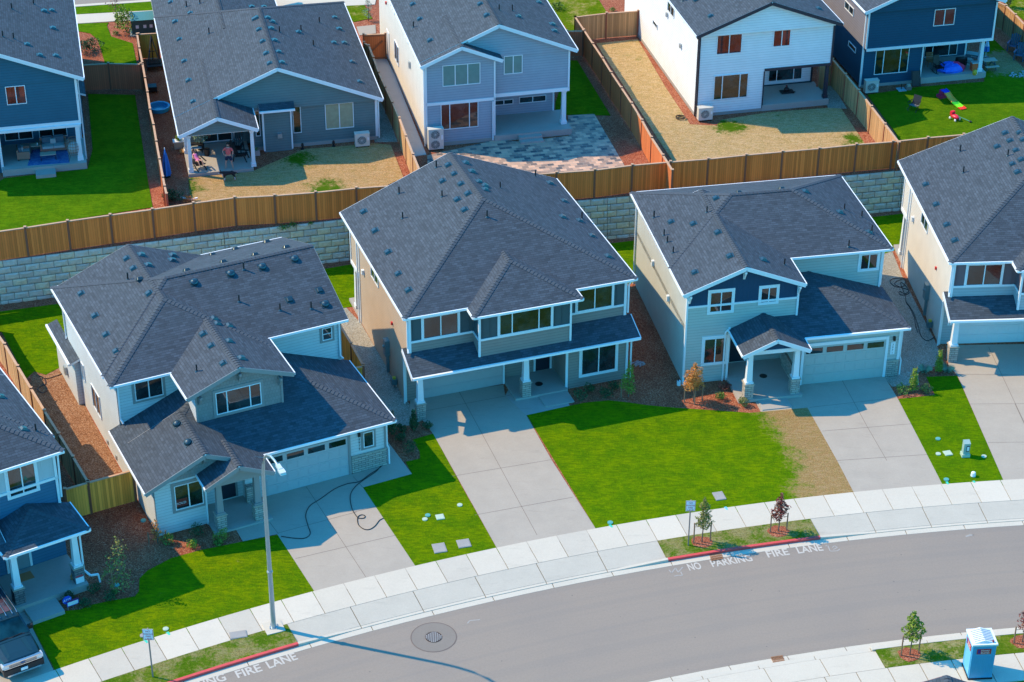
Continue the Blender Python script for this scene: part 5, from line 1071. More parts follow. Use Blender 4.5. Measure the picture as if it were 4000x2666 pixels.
LM={'green':[leafm('leaf_green',(.05,.12,.02),(.1,.2,.03)),leafm('leaf_green_light',(.13,.24,.04),(.2,.32,.06))],
'dark':[leafm('leaf_dark',(.018,.055,.025),(.04,.09,.03)),leafm('leaf_dark_light',(.05,.11,.04),(.08,.15,.05))],
'orange':[leafm('leaf_orange',(.5,.16,.03),(.65,.25,.05)),leafm('leaf_orange_light',(.75,.34,.12),(.6,.3,.05))],
'red':[leafm('leaf_red',(.14,.02,.025),(.22,.05,.04)),leafm('leaf_red_light',(.33,.12,.09),(.25,.12,.05))],
'olive':[leafm('leaf_olive',(.11,.12,.025),(.2,.2,.05)),leafm('leaf_olive_light',(.3,.27,.07),(.25,.24,.06))],
'lime':[leafm('leaf_lime',(.13,.2,.02),(.2,.28,.03)),leafm('leaf_lime_light',(.28,.36,.04),(.22,.3,.04))],
'pale':[leafm('leaf_pale',(.16,.28,.2),(.2,.33,.22)),leafm('leaf_pale_light',(.3,.42,.3),(.3,.4,.3))]}
BARK=plain('bark',(.16,.11,.08),.9,var=.3,scale=20);STAKE=plain('stake_wood',(.27,.15,.09),.8,var=.25,scale=12)
def tree(px,top,label,kind,w=.45,stakes=2,z=.14,crown0=.35,n=600,leaf=.055,group='young staked trees',ring=True,lobes=None,seed=1,sep=.42):
    b=at(*px,z);H=hgt(*top,b)-z;r=empty('young_tree',b,0,label,'tree',group);rnd=random.Random(seed)
    mb=MB();mb.tube([(0,0,0),(.02,.01,H*.4),(-.01,0,H*.75),(.01,0,H*.95)],[.035,.028,.018,.008],7)
    for i in range(9):
        t=crown0+(.9-crown0)*i/9;a=i*2.4;l=w*(1.05-t)*1.1;mb.tube([(0,0,H*t),(math.cos(a)*l*.6,math.sin(a)*l*.6,H*t+l*.5),(math.cos(a)*l,math.sin(a)*l,H*t+l*.8)],[.012,.008,.004],5)
    mb.build('trunk',BARK,r)
    sh=[];k=6
    for i in range(k):
        t=crown0+(1-crown0)*(i+.5)/k;ww=w*(1-.75*abs((i+.3)/k-.22)**.8)*rnd.uniform(.75,1.1)
        if i==k-1:ww*=.45
        sh.append((rnd.uniform(-.3,.3)*ww,rnd.uniform(-.3,.3)*ww,H*t,ww,ww,H*(1-crown0)/k*.9,ww))
    leafmesh('crown',LM[kind],sh,n,leaf,seed,parent=r)
    for i in range(stakes):
        x=(-sep,sep,.05)[i];y=(-.08,.1,-.3)[i];mb=MB();mb.tube([(x,y,0),(x*1.02,y,H*.46)],.035,7);mb.build('stake',STAKE,r)
        mb=MB();mb.tube([(x,y,H*.37),(0,0,H*.37)],.012,5);mb.build('tie',BLACK,r)
    if ring:
        mb=MB();m_=14;mb.poly([(.55*math.cos(2*math.pi*i/m_)*rnd.uniform(.85,1.1),.5*math.sin(2*math.pi*i/m_)*rnd.uniform(.85,1.1),.012) for i in range(m_)]);struct(o:=mb.build('mulch_ring',MULCH));o.location=b
    return r
tree(('B6',1062,428),('B6',1065,95),'dark olive staked street tree beside the far parking sign','olive',.55,n=1100,seed=3,leaf=.06)
tree(('B6',1648,345),('B6',1690,60),'reddish staked street tree on the right end of the far verge','red',.55,n=1100,seed=4,leaf=.06)
tree(('B7',1240,1325),('B7',1292,950),'green staked street tree on the near verge left of the portable toilet','lime',.62,n=1400,seed=5,leaf=.065)
tree(('B7',2225,1215),('B7',2255,900),'dark red staked street tree cut by the right edge','red',.45,n=420,seed=6)
tree(('B2',1585,1050),('B2',1580,722),'orange-leaved staked tree at the corner of the sage house','orange',.85,stakes=3,crown0=.36,n=3000,leaf=.05,z=.12,ring=False,seed=7,sep=.5)
tree(('B2',1020,1010),('B2',1015,690),'green narrow staked tree at the corner of the tan house','lime',.5,crown0=.15,n=1300,leaf=.045,z=.12,ring=False,seed=8,stakes=1)
tree(('B4',1075,775),('B4',930,300),'spindly yellowing tree in the bark before the grey house','olive',.85,stakes=1,crown0=.12,n=620,leaf=.065,z=.12,ring=False,seed=9)
tree(('B4',1380,345),('B4',1340,140),'red-leaved sapling against the pale wall of the grey house','orange',.35,stakes=2,crown0=.1,n=260,z=.12,ring=False,seed=10)
tree(('A0',1028,240),('A0',1000,-40),'thin purple-leaved tree behind the top left lawn','red',.9,stakes=0,z=ZB,crown0=.45,n=160,leaf=.06,ring=False,seed=11)
tree(('A1',985,185),('A1',985,-40),'thin grey-green tree behind the single-storey house','pale',.5,stakes=0,z=ZB,crown0=.15,n=260,leaf=.06,ring=False,seed=12)
def cypress(px,top,label,kind,w=.3,seed=1):
    b=at(*px,.12);H=hgt(*top,b)-.12;r=empty('columnar_evergreen',b,0,label,'evergreen','columnar evergreens');mb=MB();mb.cyl((0,0),.04,0,H*.5,6);mb.tube([(.12,.1,0),(.12,.1,H*.95)],.03,6,m=1);mb.build('stem',[BARK,STAKE],r)
    leafmesh('foliage',LM[kind],[(0,0,H*.28,w,w,H*.28,1.2),(0,0,H*.5,w*.85,w*.85,H*.3,1),(0,0,H*.75,w*.5,w*.5,H*.25,.5)],900,.055,seed,1.5,r)
cypress(('B3',1265,965),('B3',1278,745),'yellow-green columnar evergreen nearest the right-hand lawn','lime',.33,1);cypress(('B3',1488,795),('B3',1492,590),'columnar evergreen at the stone pillar of the cream house','lime',.28,2)
cypress(('B1',1188,1115),('B1',1180,905),'dark columnar evergreen half hidden by the garage roof of the grey house','dark',.35,3);cypress(('B1',1380,1080),('B1',1370,885),'dark columnar evergreen at the pillar of the tan house','dark',.3,4)
def shrub(px,label,kind,w=.35,h=.5,z=.12,n=260,leaf=.05,seed=1,flat=1.,name='shrub'):
    b=at(*px,z);r=empty(name,b,0,label,name.replace('_',' '),'shrubs in the planting beds')
    mb=MB();rnd=random.Random(seed)
    for i in range(5):a=i*1.3;mb.tube([(0,0,0),(math.cos(a)*w*.5,math.sin(a)*w*.5,h*.6)],[.015,.006],5)
    mb.build('stem',BARK,r);leafmesh('foliage',LM[kind],[(rnd.uniform(-.2,.2)*w,rnd.uniform(-.2,.2)*w,h*.5,w,w,h*.5,1),(rnd.uniform(-.5,.5)*w,rnd.uniform(-.5,.5)*w,h*.65,w*.6,w*.6,h*.4,.6)],n,leaf,seed,flat,r);return r
SH=[('B1',1335,1275,'large dark shrub at the front of the bed between the two middle driveways','dark',.42,.6),('B1',1270,1165,'dark shrub behind the large one in the bed by the grey garage','dark',.3,.4),('B1',1275,1085,'low dark shrub between the two dark columnar evergreens','dark',.25,.35),('B1',1490,1065,'small dark shrub at the edge of the tan house driveway','dark',.3,.4),
('B2',600,1045,'dark green shrub nearest the steps of the tan house','dark',.4,.6),('B2',675,975,'dark green shrub against the tan house wall left of the window','dark',.33,.55),('B2',820,1012,'dark shrub at the lawn edge below the big window of the tan house','dark',.38,.55),('B2',880,948,'dark shrub right under the big window of the tan house','dark',.33,.5),
('B2',1825,1025,'light green shrub left of the porch of the sage house','green',.3,.4),('B2',1850,935,'reddish brown shrub at the sage house wall','red',.4,.4),('B2',2030,1088,'olive shrub at the porch corner of the sage house','olive',.3,.5),
('B4',1487,350,'round green shrub beside the stakes at the grey house corner','green',.35,.5),('B4',1740,285,'dark shrub at the wall under the SOLD window','dark',.4,.6),('B4',1682,388,'yellow spiky shrub in the middle of the bed under the SOLD window','lime',.3,.45),('B4',1925,325,'bright green shrub by the porch of the grey house','lime',.42,.5),('B4',1905,368,'small green shrub in front of the bright one by the grey porch','green',.25,.25),
('B4',820,790,'dark shrub nearest the porch slab of the blue house','dark',.32,.45),('B4',600,858,'dark shrub beside the front step of the blue house','dark',.35,.45),('B4',955,838,'grey-green shrub at the lawn edge under the spindly tree','dark',.4,.4),('B4',755,898,'grey-green shrub right of the yard signs','dark',.38,.35),('B4',1005,788,'small bright green plant beside the spindly tree','green',.15,.15),
('F5',330,622,'green shrub left of the yellow-green evergreen','green',.4,.5),('F5',560,602,'olive shrub right of the yellow-green evergreen','olive',.36,.5)]
for i,(r_,x,y,l,k,w,h) in enumerate(SH):shrub((r_,x,y),l,k,w*1.15,h*1.1,seed=i+20,n=420,leaf=.045)
for px,l in ((('F5',550,405),'pale blue-green grass tuft in shade by the gravel'),(('F5',780,400),'pale grass tuft at the base of the cream house driveway')):
    b=at(*px,.12);mb=MB();rnd=random.Random(5)
    for i in range(160):
        a=rnd.uniform(0,6.3);q=rnd.uniform(.2,.5);t=Vector((math.cos(a)*q,math.sin(a)*q,rnd.uniform(.15,.45)));n=Vector((-math.sin(a),math.cos(a),0))*.015;mb.poly([n,-n,t*.6+Vector((0,0,.08)),t])
    o=mb.build('grass_tuft',LM['pale'][1]);o.location=b;tag(o,l,'ornamental grass','grass tufts in the bed')
shrub(('A0',1110,285),'large bright green shrub beside the transformer box','lime',1.0,1.9,ZB,900,.09,41);shrub(('A0',820,430),'dark sprawling shrub in the bark beside the top left lawn','dark',.9,.9,ZB,500,.07,42);shrub(('A0',760,470),'dark shrub against the side of the deep blue house','dark',.7,1.0,ZB,400,.07,43)
shrub(('A0',1015,305),'small green shrub by the flat lids at the top','green',.3,.3,ZB,150,.05,44);shrub(('C7',330,1490),'dark green bush in shade at the corner of the dry lawn','dark',.8,.6,ZB,600,.07,45);shrub(('C7',520,1535),'red-leaved low bush by the white plank','orange',.45,.35,ZB,250,.05,46)
shrub(('A2',395,85),'open leafy shrub behind the roof edge of the slate-blue house','green',.6,.6,ZB,260,.07,47);shrub(('A2',875,98),'small bright green shrub in the bark near the white house','green',.3,.3,ZB,150,.05,48);shrub(('A3',2105,70),'tall dark hedge shrub behind the sunlit fence','dark',.5,1.8,ZB,700,.08,49)
shrub(('A5',245,650),'green weed patch hanging over the retaining wall','green',.5,.15,2.85,200,.05,50);shrub(('A5',335,635),'second green weed patch on the wall, right of the larger one','green',.4,.12,2.85,150,.05,51);shrub(('A5',475,612),'smallest green weed patch on the wall nearest the tan house roof','green',.2,.1,2.85,90,.05,52)
# ---------------- people and the dog ----------------
def skinned(name,pts,edges,radii,mat,parent=None,sub=2,root=0):
    me=bpy.data.meshes.new(name);me.from_pydata([tuple(p) for p in pts],edges,[]);me.materials.append(mat)
    o=bpy.data.objects.new(name,me);COL.objects.link(o);o.parent=parent
    m=o.modifiers.new('skin','SKIN');sv=me.skin_vertices[0].data
    for i,rr in enumerate(radii):
        rr=rr if isinstance(rr,tuple) else (rr,rr);sv[i].radius=rr
        sv[i].use_root=(i==root)
    m.use_smooth_shade=True;s_=o.modifiers.new('sub','SUBSURF');s_.levels=sub;s_.render_levels=sub
    return o
SKIN=plain('skin',(.55,.3,.22),.5,var=.05);HAIR=plain('dark_hair',(.03,.016,.01),.7,var=.2)
def head(parent,c,r=.105,mt=None,hair=HAIR,beard=True,long=False):
    "face with eyes, nose, mouth and ears; looks along -y"
    mb=MB();mb.ell((c[0],c[1],c[2]),(r*.78,r*.92,r*1.12),14,10);mb.ell((c[0],c[1]-r*.9,c[2]-r*.1),(r*.13,r*.2,r*.2),8,6);mb.ell((c[0]-r*.8,c[1],c[2]),(r*.1,r*.18,r*.25),8,6);mb.ell((c[0]+r*.8,c[1],c[2]),(r*.1,r*.18,r*.25),8,6)
    h=mb.build('head',SKIN,parent,smooth=True)
    e=MB()
    for x in (-.3,.3):e.ell((c[0]+x*r,c[1]-r*.83,c[2]+r*.08),(r*.13,r*.08,r*.09),8,6)
    e.build('eyes',BLACK,h);m_=MB();m_.ell((c[0],c[1]-r*.82,c[2]-r*.5),(r*.26,r*.08,r*.06),8,6);m_.build('mouth',plain('lips',(.4,.1,.09),.5) if 'lips' not in bpy.data.materials else bpy.data.materials['lips'],h)
    g=MB();g.ell((c[0],c[1]+r*.12,c[2]+r*.32),(r*.9,r*.98,r*.98),14,8)
    if beard:g.ell((c[0],c[1]-r*.35,c[2]-r*.62),(r*.66,r*.58,r*.5),12,8)
    if long:g.ell((c[0],c[1]+r*.5,c[2]-r*.5),(r*.85,r*.6,r*1.4),12,8)
    g.build('hair',hair,h,smooth=True);return h
def hand(parent,w,d,side,name='hand'):
    "palm with five short finger chains, rooted at wrist w pointing along d"
    w=Vector(w);d=Vector(d).normalized();u=Vector((0,0,1)) if abs(d.z)<.8 else Vector((0,-1,0));s_=d.cross(u).normalized()*side;pts=[w,w+d*.045,w+d*.085];e=[(0,1),(1,2)];rd=[(.022,.03),(.018,.038),(.016,.036)]
    for k,(o,l) in enumerate(((-.03,.06),(-.01,.072),(.01,.068),(.03,.052))):
        b=w+d*.085+s_*o;n=len(pts);pts+=[b+d*.02,b+d*l*.6-u*.006,b+d*l-u*.02];e+=[(2,n),(n,n+1),(n+1,n+2)];rd+=[.0095,.009,.008]
    n=len(pts);pts+=[w+d*.04-s_*.04,w+d*.075-s_*.055];e+=[(1,n),(n,n+1)];rd+=[.011,.009]
    return skinned(name,pts,e,rd,SKIN,parent,1)
def man():
    p=at('C7',1160,1012,ZB+.2);r=empty('person',p,R_(-4),'man in coral t-shirt and navy shorts standing barefoot, one hand on his hip','person')
    # one continuous body: pelvis root, legs, spine, arms (hand on hip at left of picture)
    P=[(0,0,.93),(0,0,1.12),(0,-.01,1.34),(0,0,1.47),(0,0,1.56),
       (-.11,0,.88),(-.17,-.02,.5),(-.21,0,.09),(-.24,-.16,.03),
       (.11,0,.88),(.18,-.02,.5),(.24,.02,.09),(.3,-.13,.03),
       (-.2,0,1.42),(-.38,.05,1.17),(-.24,-.12,.99),
       (.2,0,1.42),(.31,.05,1.16),(.24,.0,.94)]
    E_=[(0,1),(1,2),(2,3),(3,4),(0,5),(5,6),(6,7),(7,8),(0,9),(9,10),(10,11),(11,12),(3,13),(13,14),(14,15),(3,16),(16,17),(17,18)]
    Rd=[(.16,.12),(.16,.13),(.17,.12),(.09,.07),.055,(.095,.095),.06,.04,(.035,.03),(.095,.095),.06,.04,(.035,.03),.062,.045,.03,.062,.045,.03]
    skinned('body',P,E_,Rd,SKIN,r)
    coral=plain('coral_cotton',(.75,.13,.12),.9,var=.08)
    skinned('t_shirt',[(0,0,.93),(0,0,1.14),(0,-.01,1.34),(0,0,1.45),(-.2,0,1.41),(-.31,.03,1.26),(.2,0,1.41),(.28,.03,1.24)],[(0,1),(1,2),(2,3),(3,4),(4,5),(3,6),(6,7)],[(.185,.145),(.185,.15),(.19,.14),(.11,.09),.085,.078,.085,.078],coral,r)
    skinned('shorts',[(0,0,.98),(0,0,.9),(-.12,0,.78),(-.16,-.01,.56),(.12,0,.78),(.17,-.01,.56)],[(0,1),(1,2),(2,3),(1,4),(4,5)],[(.18,.135),(.175,.13),.115,.105,.115,.105],plain('navy_cotton',(.012,.025,.06),.9),r)
    head(r,(0,-.01,1.68),.115);hand(r,(-.24,-.12,.99),(.8,-.2,-.4),1);hand(r,(.24,0,.94),(-.1,-.3,-.9),-1)
man()
def chair_person():
    p=at('C7',690,1010,ZB+.2);ch=empty('reclining_chair',p,R_(35),'black folding lounge chair at the left of the gabled patio, a child lying on it','chair')
    dk=plain('black_wood',(.015,.012,.014),.6)
    for x in (-.3,.3):
        mb=MB();mb.bar((x,-.55,.02),(x,.35,.5),.05,.05);mb.bar((x,.45,.02),(x,-.45,.45),.05,.05);mb.build('leg',dk,ch)
        mb=MB();mb.bar((x*1.15,-.45,.6),(x*1.15,.3,.65),.09,.03);mb.build('arm_rest',dk,ch)
    mb=MB();[mb.box((-.28,-.45+i*.11,.4-i*.012),(.28,-.37+i*.11,.43-i*.012)) for i in range(7)];mb.build('seat',dk,ch)
    mb=MB();[mb.bar((x,.28,.38),(x*1.05,.72,.98),.08,.025) for x in (-.22,-.11,0,.11,.22)];mb.build('backrest',dk,ch)
    q=empty('person',p+Vector((0,0,.0)),R_(35),'child with long dark hair in pink clothes lying back in the black lounge chair','person')
    pk=plain('pink_cotton',(.75,.2,.45),.85,var=.25,scale=9)
    skinned('body',[(0,.12,.52),(0,.3,.68),(0,.45,.84),(0,.5,.92),(-.08,.02,.53),(-.12,-.3,.62),(-.12,-.52,.35),(.08,.02,.53),(.12,-.28,.64),(.14,-.5,.38),(-.14,.42,.8),(-.24,.2,.68),(.14,.42,.8),(.22,.2,.7),(-.13,-.6,.36),(.15,-.58,.38)],
        [(0,1),(1,2),(2,3),(0,4),(4,5),(5,6),(0,7),(7,8),(8,9),(2,10),(10,11),(2,12),(12,13),(6,14),(9,15)],[(.11,.09),(.11,.09),(.1,.07),.045,.07,.045,.03,.07,.045,.03,.045,.03,.045,.03,.025,.025],SKIN,q)
    skinned('dress',[(0,-.12,.56),(0,.12,.55),(0,.3,.7),(0,.44,.84),(-.15,.4,.8),(.15,.4,.8)],[(0,1),(1,2),(2,3),(3,4),(3,5)],[(.2,.07),(.17,.11),(.13,.11),(.11,.08),.06,.06],pk,q)
    head(q,(0,.55,1.02),.095,beard=False,long=True);hand(q,(-.24,.2,.68),(.5,-.6,0),1);hand(q,(.22,.2,.7),(-.5,-.6,0),-1)
chair_person()
def dog():
    p=at('C7',1160,1192,ZB+.03);r=empty('dog',p,R_(12),'black and white dog standing on the dry grass below the patio, head to the left','dog')
    bk=plain('black_fur',(.012,.011,.012),.8,var=.3);wf=plain('white_fur',(.6,.58,.54),.8)
    P=[(.1,0,.5),(-.12,0,.49),(-.3,0,.5),(-.42,0,.58),(-.5,-.03,.6),(-.62,-.05,.55),(.32,0,.5),(.5,0,.46),(.58,.02,.34)]
    E_=[(0,1),(1,2),(2,3),(3,4),(4,5),(0,6),(6,7),(7,8)]
    Rd=[(.1,.12),(.12,.15),(.12,.15),(.075,.09),(.075,.08),(.035,.035),(.1,.11),(.03,.03),.018]
    for x,y,a in ((-.32,-.08,0),(-.3,.08,.04),(.3,-.08,.1),(.32,.08,.06)):
        n=len(P)
        if x<0:P+=[(x,y,.36),(x+.02+a,y,.2),(x-.01+a,y,.03),(x-.06+a,y,.015)];E_+=[(2,n),(n,n+1),(n+1,n+2),(n+2,n+3)];Rd+=[.055,.03,.022,.022]
        else:P+=[(x-.04,y,.36),(x+a,y,.2),(x-.03+a,y,.03),(x-.08+a,y,.015)];E_+=[(6,n),(n,n+1),(n+1,n+2),(n+2,n+3)];Rd+=[.07,.03,.022,.022]
    skinned('body',P,E_,Rd,bk,r)
    mb=MB();[mb.ell((x,y,z),(.04,.04,.14),8,6) for x,y,z in ((-.31,-.08,.14),(-.27,.08,.14),(.36,-.08,.14),(.36,.08,.14))];mb.ell((-.4,-.01,.44),(.07,.09,.12),8,6);mb.ell((-.62,-.06,.54),(.05,.035,.035),8,6);mb.build('white_markings',wf,r,smooth=True)
    mb=MB();mb.ell((-.5,.05,.68),(.03,.02,.05),6,5);mb.ell((-.5,-.1,.68),(.03,.02,.05),6,5);mb.build('ears',bk,r)
dog()
# ---------------- vehicle on the left driveway ----------------
def suv():
    h=H0;p=h.o+h.U*(-6.78)+h.Wd*(-13.2);p.z=.13;r=empty('parked_car',p,h.yaw,'dark blue-green parked four-wheel drive with roof bars, cut by the left edge','car')
    m,nt,b=newmat('car_paint_teal');b.inputs['Base Color'].default_value=(.006,.03,.045,1);b.inputs['Metallic'].default_value=.0;b.inputs['Roughness'].default_value=.3;b.inputs['Coat Weight'].default_value=.25;b.inputs['Coat Roughness'].default_value=.05
    pt=m;chrome=plain('chrome',(.6,.62,.64),.18,.9);blk=BLACK
    # body shell from cross-sections along y (front at y=0, towards the street)
    sec=[(0.0,.86,.45,.95),(.12,.95,.38,1.06),(.5,.99,.36,1.12),(1.35,1.0,.36,1.2),(1.6,1.0,.36,1.22),(4.9,1.0,.36,1.2),(5.3,.95,.42,1.15)]
    def ring(y,w,z0,z1):return [Vector(q) for q in ((-w+.06,y,z0),(-w,y,z0+.12),(-w,y,z1-.18),(-w+.12,y,z1-.02),(-w+.35,y,z1+.02),(w-.35,y,z1+.02),(w-.12,y,z1-.02),(w,y,z1-.18),(w,y,z0+.12),(w-.06,y,z0))]
    mb=MB();R=[ring(*q) for q in sec]
    for i in range(len(R)-1):
        for k in range(10):j=(k+1)%10;mb.poly([R[i][k],R[i+1][k],R[i+1][j],R[i][j]])
    mb.poly(R[0]);mb.poly(R[-1][::-1]);mb.build('body',pt,r,weld=True)
    cab=[(1.5,.9,1.2),(2.15,.74,1.78),(2.45,.72,1.86),(4.7,.72,1.84),(5.2,.8,1.25)]
    def cr(y,w,z):return [Vector((-w,y,z)),Vector((w,y,z))]
    mb=MB();mb.poly([(-.74,2.15,1.78),(.74,2.15,1.78),(.72,2.45,1.86),(-.72,2.45,1.86)]);mb.poly([(-.72,2.45,1.86),(.72,2.45,1.86),(.72,4.7,1.84),(-.72,4.7,1.84)]);mb.build('roof',pt,r)
    mb=MB()
    for s_ in (-1,1):
        mb.bar((s_*.93,1.5,1.2),(s_*.76,2.2,1.8),.09,.05);mb.bar((s_*.96,3.2,1.2),(s_*.76,3.1,1.84),.1,.05);mb.bar((s_*.95,5.15,1.2),(s_*.76,4.75,1.84),.12,.06);mb.bar((s_*.75,2.2,1.81),(s_*.75,4.75,1.82),.08,.07)
    mb.bar((-.76,2.15,1.8),(.76,2.15,1.8),.06,.05);mb.build('pillar',pt,r)
    gl=glass('car_glass',(.006,.03,.035),1.4);mb=MB();mb.poly([(-.9,1.48,1.22),(.9,1.48,1.22),(.74,2.15,1.79),(-.74,2.15,1.79)]);mb.build('windscreen',gl,r)
    mb=MB()
    for s_ in (-1,1):q=[(s_*.96,1.5,1.2),(s_*.76,2.2,1.8),(s_*.76,4.7,1.82),(s_*.95,5.1,1.2)];mb.poly(q if s_<0 else q[::-1])
    mb.poly([(-.9,5.2,1.2),(.9,5.2,1.2),(.72,4.72,1.84),(-.72,4.72,1.84)][::-1]);mb.build('side_window',gl,r)
    mb=MB();mb.box((-.6,2.6,1.862),(.6,4.4,1.875));mb.build('glass_roof',glass('roof_glass',(.05,.03,.04),1.6),r)
    mb=MB();[mb.box((-.7,1.44,1.225),(.7,1.5,1.24))];[mb.bar((x,1.45,1.25),(x+.5,1.5,1.27),.02,.02) for x in (-.6,.1)];mb.build('wiper',blk,r)
    for x in (-.72,-.4,-.1,.2,.5,.72):
        mb=MB();mb.tube([(x,2.35,1.9),(x,2.5,1.94),(x,4.55,1.92)],.022,6);mb.ell((x,2.33,1.9),(.03,.05,.03),8,5);mb.build('roof_bar',chrome,r)
    mb=MB();mb.box((-.8,-.03,.8),(.8,.1,.98));[mb.box((-.74,-.045,.83+i*.05),(.74,-.03,.85+i*.05),m=1) for i in range(3)];mb.build('grille',[blk,chrome],r)
    mb=MB();mb.box((-.9,-.06,.965),(.9,.08,1.02));mb.box((-.9,-.06,.76),(.9,.06,.8));mb.build('grille_bar',chrome,r)
    for s_ in (-1,1):
        mb=MB();a,b_=sorted((s_*.66,s_*.97));mb.box((a,-.04,.8),(b_,.25,.97));mb.build('headlight',plain('lamp_glass',(.65,.68,.7),.12,.3) if 'lamp_glass' not in bpy.data.materials else bpy.data.materials['lamp_glass'],r)
        mb=MB();a,b_=sorted((s_*.98,s_*1.22));mb.box((a,1.75,1.12),(b_,1.9,1.32));mb.build('mirror',blk,r)
    mb=MB();mb.box((-.96,-.1,.4),(.96,.12,.72));mb.build('bumper',blk,r);mb=MB();mb.box((-.8,-.13,.36),(.8,-.05,.44));mb.build('skid_plate',chrome,r)
    pl=MB();pl.box((-.16,-.16,.52),(.16,-.13,.66));pp=pl.build('number_plate',WHITE,r)
    mb=MB();mb.ell((0,-.06,.9),(.13,.02,.05),14,6);mb.build('badge',plain('badge_blue',(.03,.08,.2),.3),r)
    mb=MB();mb.poly([(-.6,.25,1.105),(-.45,.3,1.12),(-.4,1.2,1.235),(-.6,1.2,1.225)]);mb.poly([(.45,.3,1.12),(.6,.25,1.105),(.6,1.2,1.225),(.4,1.2,1.235)]);mb.box((-.93,1.28,1.2),(.93,1.31,1.23));mb.build('bonnet_crease',plain('bonnet_crease_paint',(.008,.04,.055),.3),r)  # crease strips in a tone slightly paler than the body paint
    for x,y in ((-.88,.95),(.88,.95),(-.88,4.2),(.88,4.2)):
        w=MB();n=24
        for k in range(n):
            a,b_=2*math.pi*k/n,2*math.pi*(k+1)/n;f=lambda t,rr,xx:(x+xx,y+rr*math.cos(t),.4+rr*math.sin(t))
            w.poly([f(a,.4,-.13),f(b_,.4,-.13),f(b_,.4,.13),f(a,.4,.13)]);w.poly([f(a,.25,-.13),f(b_,.25,-.13),f(b_,.4,-.13),f(a,.4,-.13)]);w.poly([f(a,.25,.13),f(a,.4,.13),f(b_,.4,.13),f(b_,.25,.13)])
        ty=w.build('tyre',blk,r);w=MB()
        for k in range(6):a=k*math.pi/3;w.bar((x+.1*(1 if x>0 else -1),y,.4),(x+.1*(1 if x>0 else -1),y+.25*math.cos(a),.4+.25*math.sin(a)),.06,.04)
        w.build('rim',chrome,ty)
suv()
# ---------------- patio furniture ----------------
FR=plain('frame_black',(.012,.012,.014),.5);CUSH=plain('cushion_grey',(.42,.45,.45),.9);CUSD=plain('cushion_blue_grey',(.08,.14,.18),.9);RATT=plain('rattan',(.28,.16,.11),.8,var=.35,scale=25);TOPT=plain('wood_top_grey',(.42,.36,.28),.7,var=.2,scale=8)
def hloc(h,u,v,z):q=h.o+h.U*u+h.Wd*v;q.z=h.z+z;return q
def hat(h,px,z):q=at(*px,h.z+z);return q
def furn(name,h,px,z,label,cat,rz=0.,group=None):
    q=hat(h,px,z);return empty(name,q,h.yaw+rz,label,cat,group)
def table(r,w,d,hh,top=TOPT):
    mb=MB();mb.box((-w/2,-d/2,hh-.04),(w/2,d/2,hh));mb.build('tabletop',top,r)
    for x in (-w/2+.03,w/2-.03):
        mb=MB();mb.bar((x,-d/2+.03,0.01),(x,-d/2+.03,hh-.04),.03);mb.bar((x,d/2-.03,0.01),(x,d/2-.03,hh-.04),.03);mb.bar((x,-d/2,.03),(x,d/2,.03),.03);mb.build('leg_frame',FR,r)
t=furn('coffee_table',HA,('F2',1065,965),.42,'low coffee table with pale top on the blue patio rug','table');table(t,1.0,.5,.42)
t=furn('side_table',HA,('F2',800,800),.42,'small side table with a vase in the patio corner beside the grey sofa','table');table(t,.6,.45,.5);mb=MB();mb.cyl((.1,0),.05,.5,.62,10,.03);[mb.tube([(.1,0,.6),(.1+a,b,.85)],.01,4,m=1) for a,b in ((.1,.05),(-.1,.03),(0,-.1))];o=mb.build('vase',[WHITE,LM['dark'][0]]);o.location=t.location;o.rotation_euler=t.rotation_euler;tag(o,'small white vase with sprigs on the patio side table','vase')
def sofa(r,w,d,seats):
    mb=MB();mb.box((-w/2,-d/2,.12),(w/2,d/2,.3));mb.build('base',RATT,r)
    for x in (-w/2+.06,w/2-.06):mb=MB();mb.box((x-.05,-d/2,.3),(x+.05,d/2,.6));mb.build('arm_rest',RATT,r)
    mb=MB();mb.box((-w/2,d/2-.1,.3),(w/2,d/2,.75));mb.build('backrest',RATT,r)
    cw=(w-.26)/seats
    for i in range(seats):
        x=-w/2+.13+cw*i;mb=MB();mb.box((x+.01,-d/2-.02,.3),(x+cw-.01,d/2-.15,.45));mb.build('seat_cushion',CUSH,r);mb=MB();mb.poly([(x+.02,d/2-.3,.45),(x+cw-.02,d/2-.3,.45),(x+cw-.04,d/2-.1,.9),(x+.04,d/2-.1,.9)]);mb.box((x+.03,d/2-.28,.46),(x+cw-.03,d/2-.12,.86));mb.build('back_cushion',CUSD if i!=1 or seats>2 else CUSD,r)
    mb=MB();mb.box((-.17,-.02,.46),(.17,.08,.78));mb.build('throw_pillow',CUSH,r)
    for x in (-w/2+.06,w/2-.06):
        for y in (-d/2+.06,d/2-.06):mb=MB();mb.cyl((x,y),.025,0,.12,6);mb.build('leg',FR,r)
s_=furn('sofa',HA,('F2',1180,760),.42,'rattan two-seat sofa with grey cushions under the patio window','sofa');sofa(s_,1.7,.8,2)
s_=furn('armchair',HA,('F2',520,930),.42,'rattan armchair seen from its side at the left of the covered patio','armchair',R_(90));sofa(s_,1.0,.8,1)
q=[hat(HA,('F2',a,b),.43) for a,b in ((600,1110),(1520,1040),(1465,690),(700,760))];mb=MB();mb.prism([(v.x,v.y) for v in q],HA.z+.42,HA.z+.432);tag(mb.build('rug',stone('rug_blue',(.02,.12,.42),(.12,.3,.6),.12,.12)),'bright blue patterned outdoor rug under the coffee table','rug')
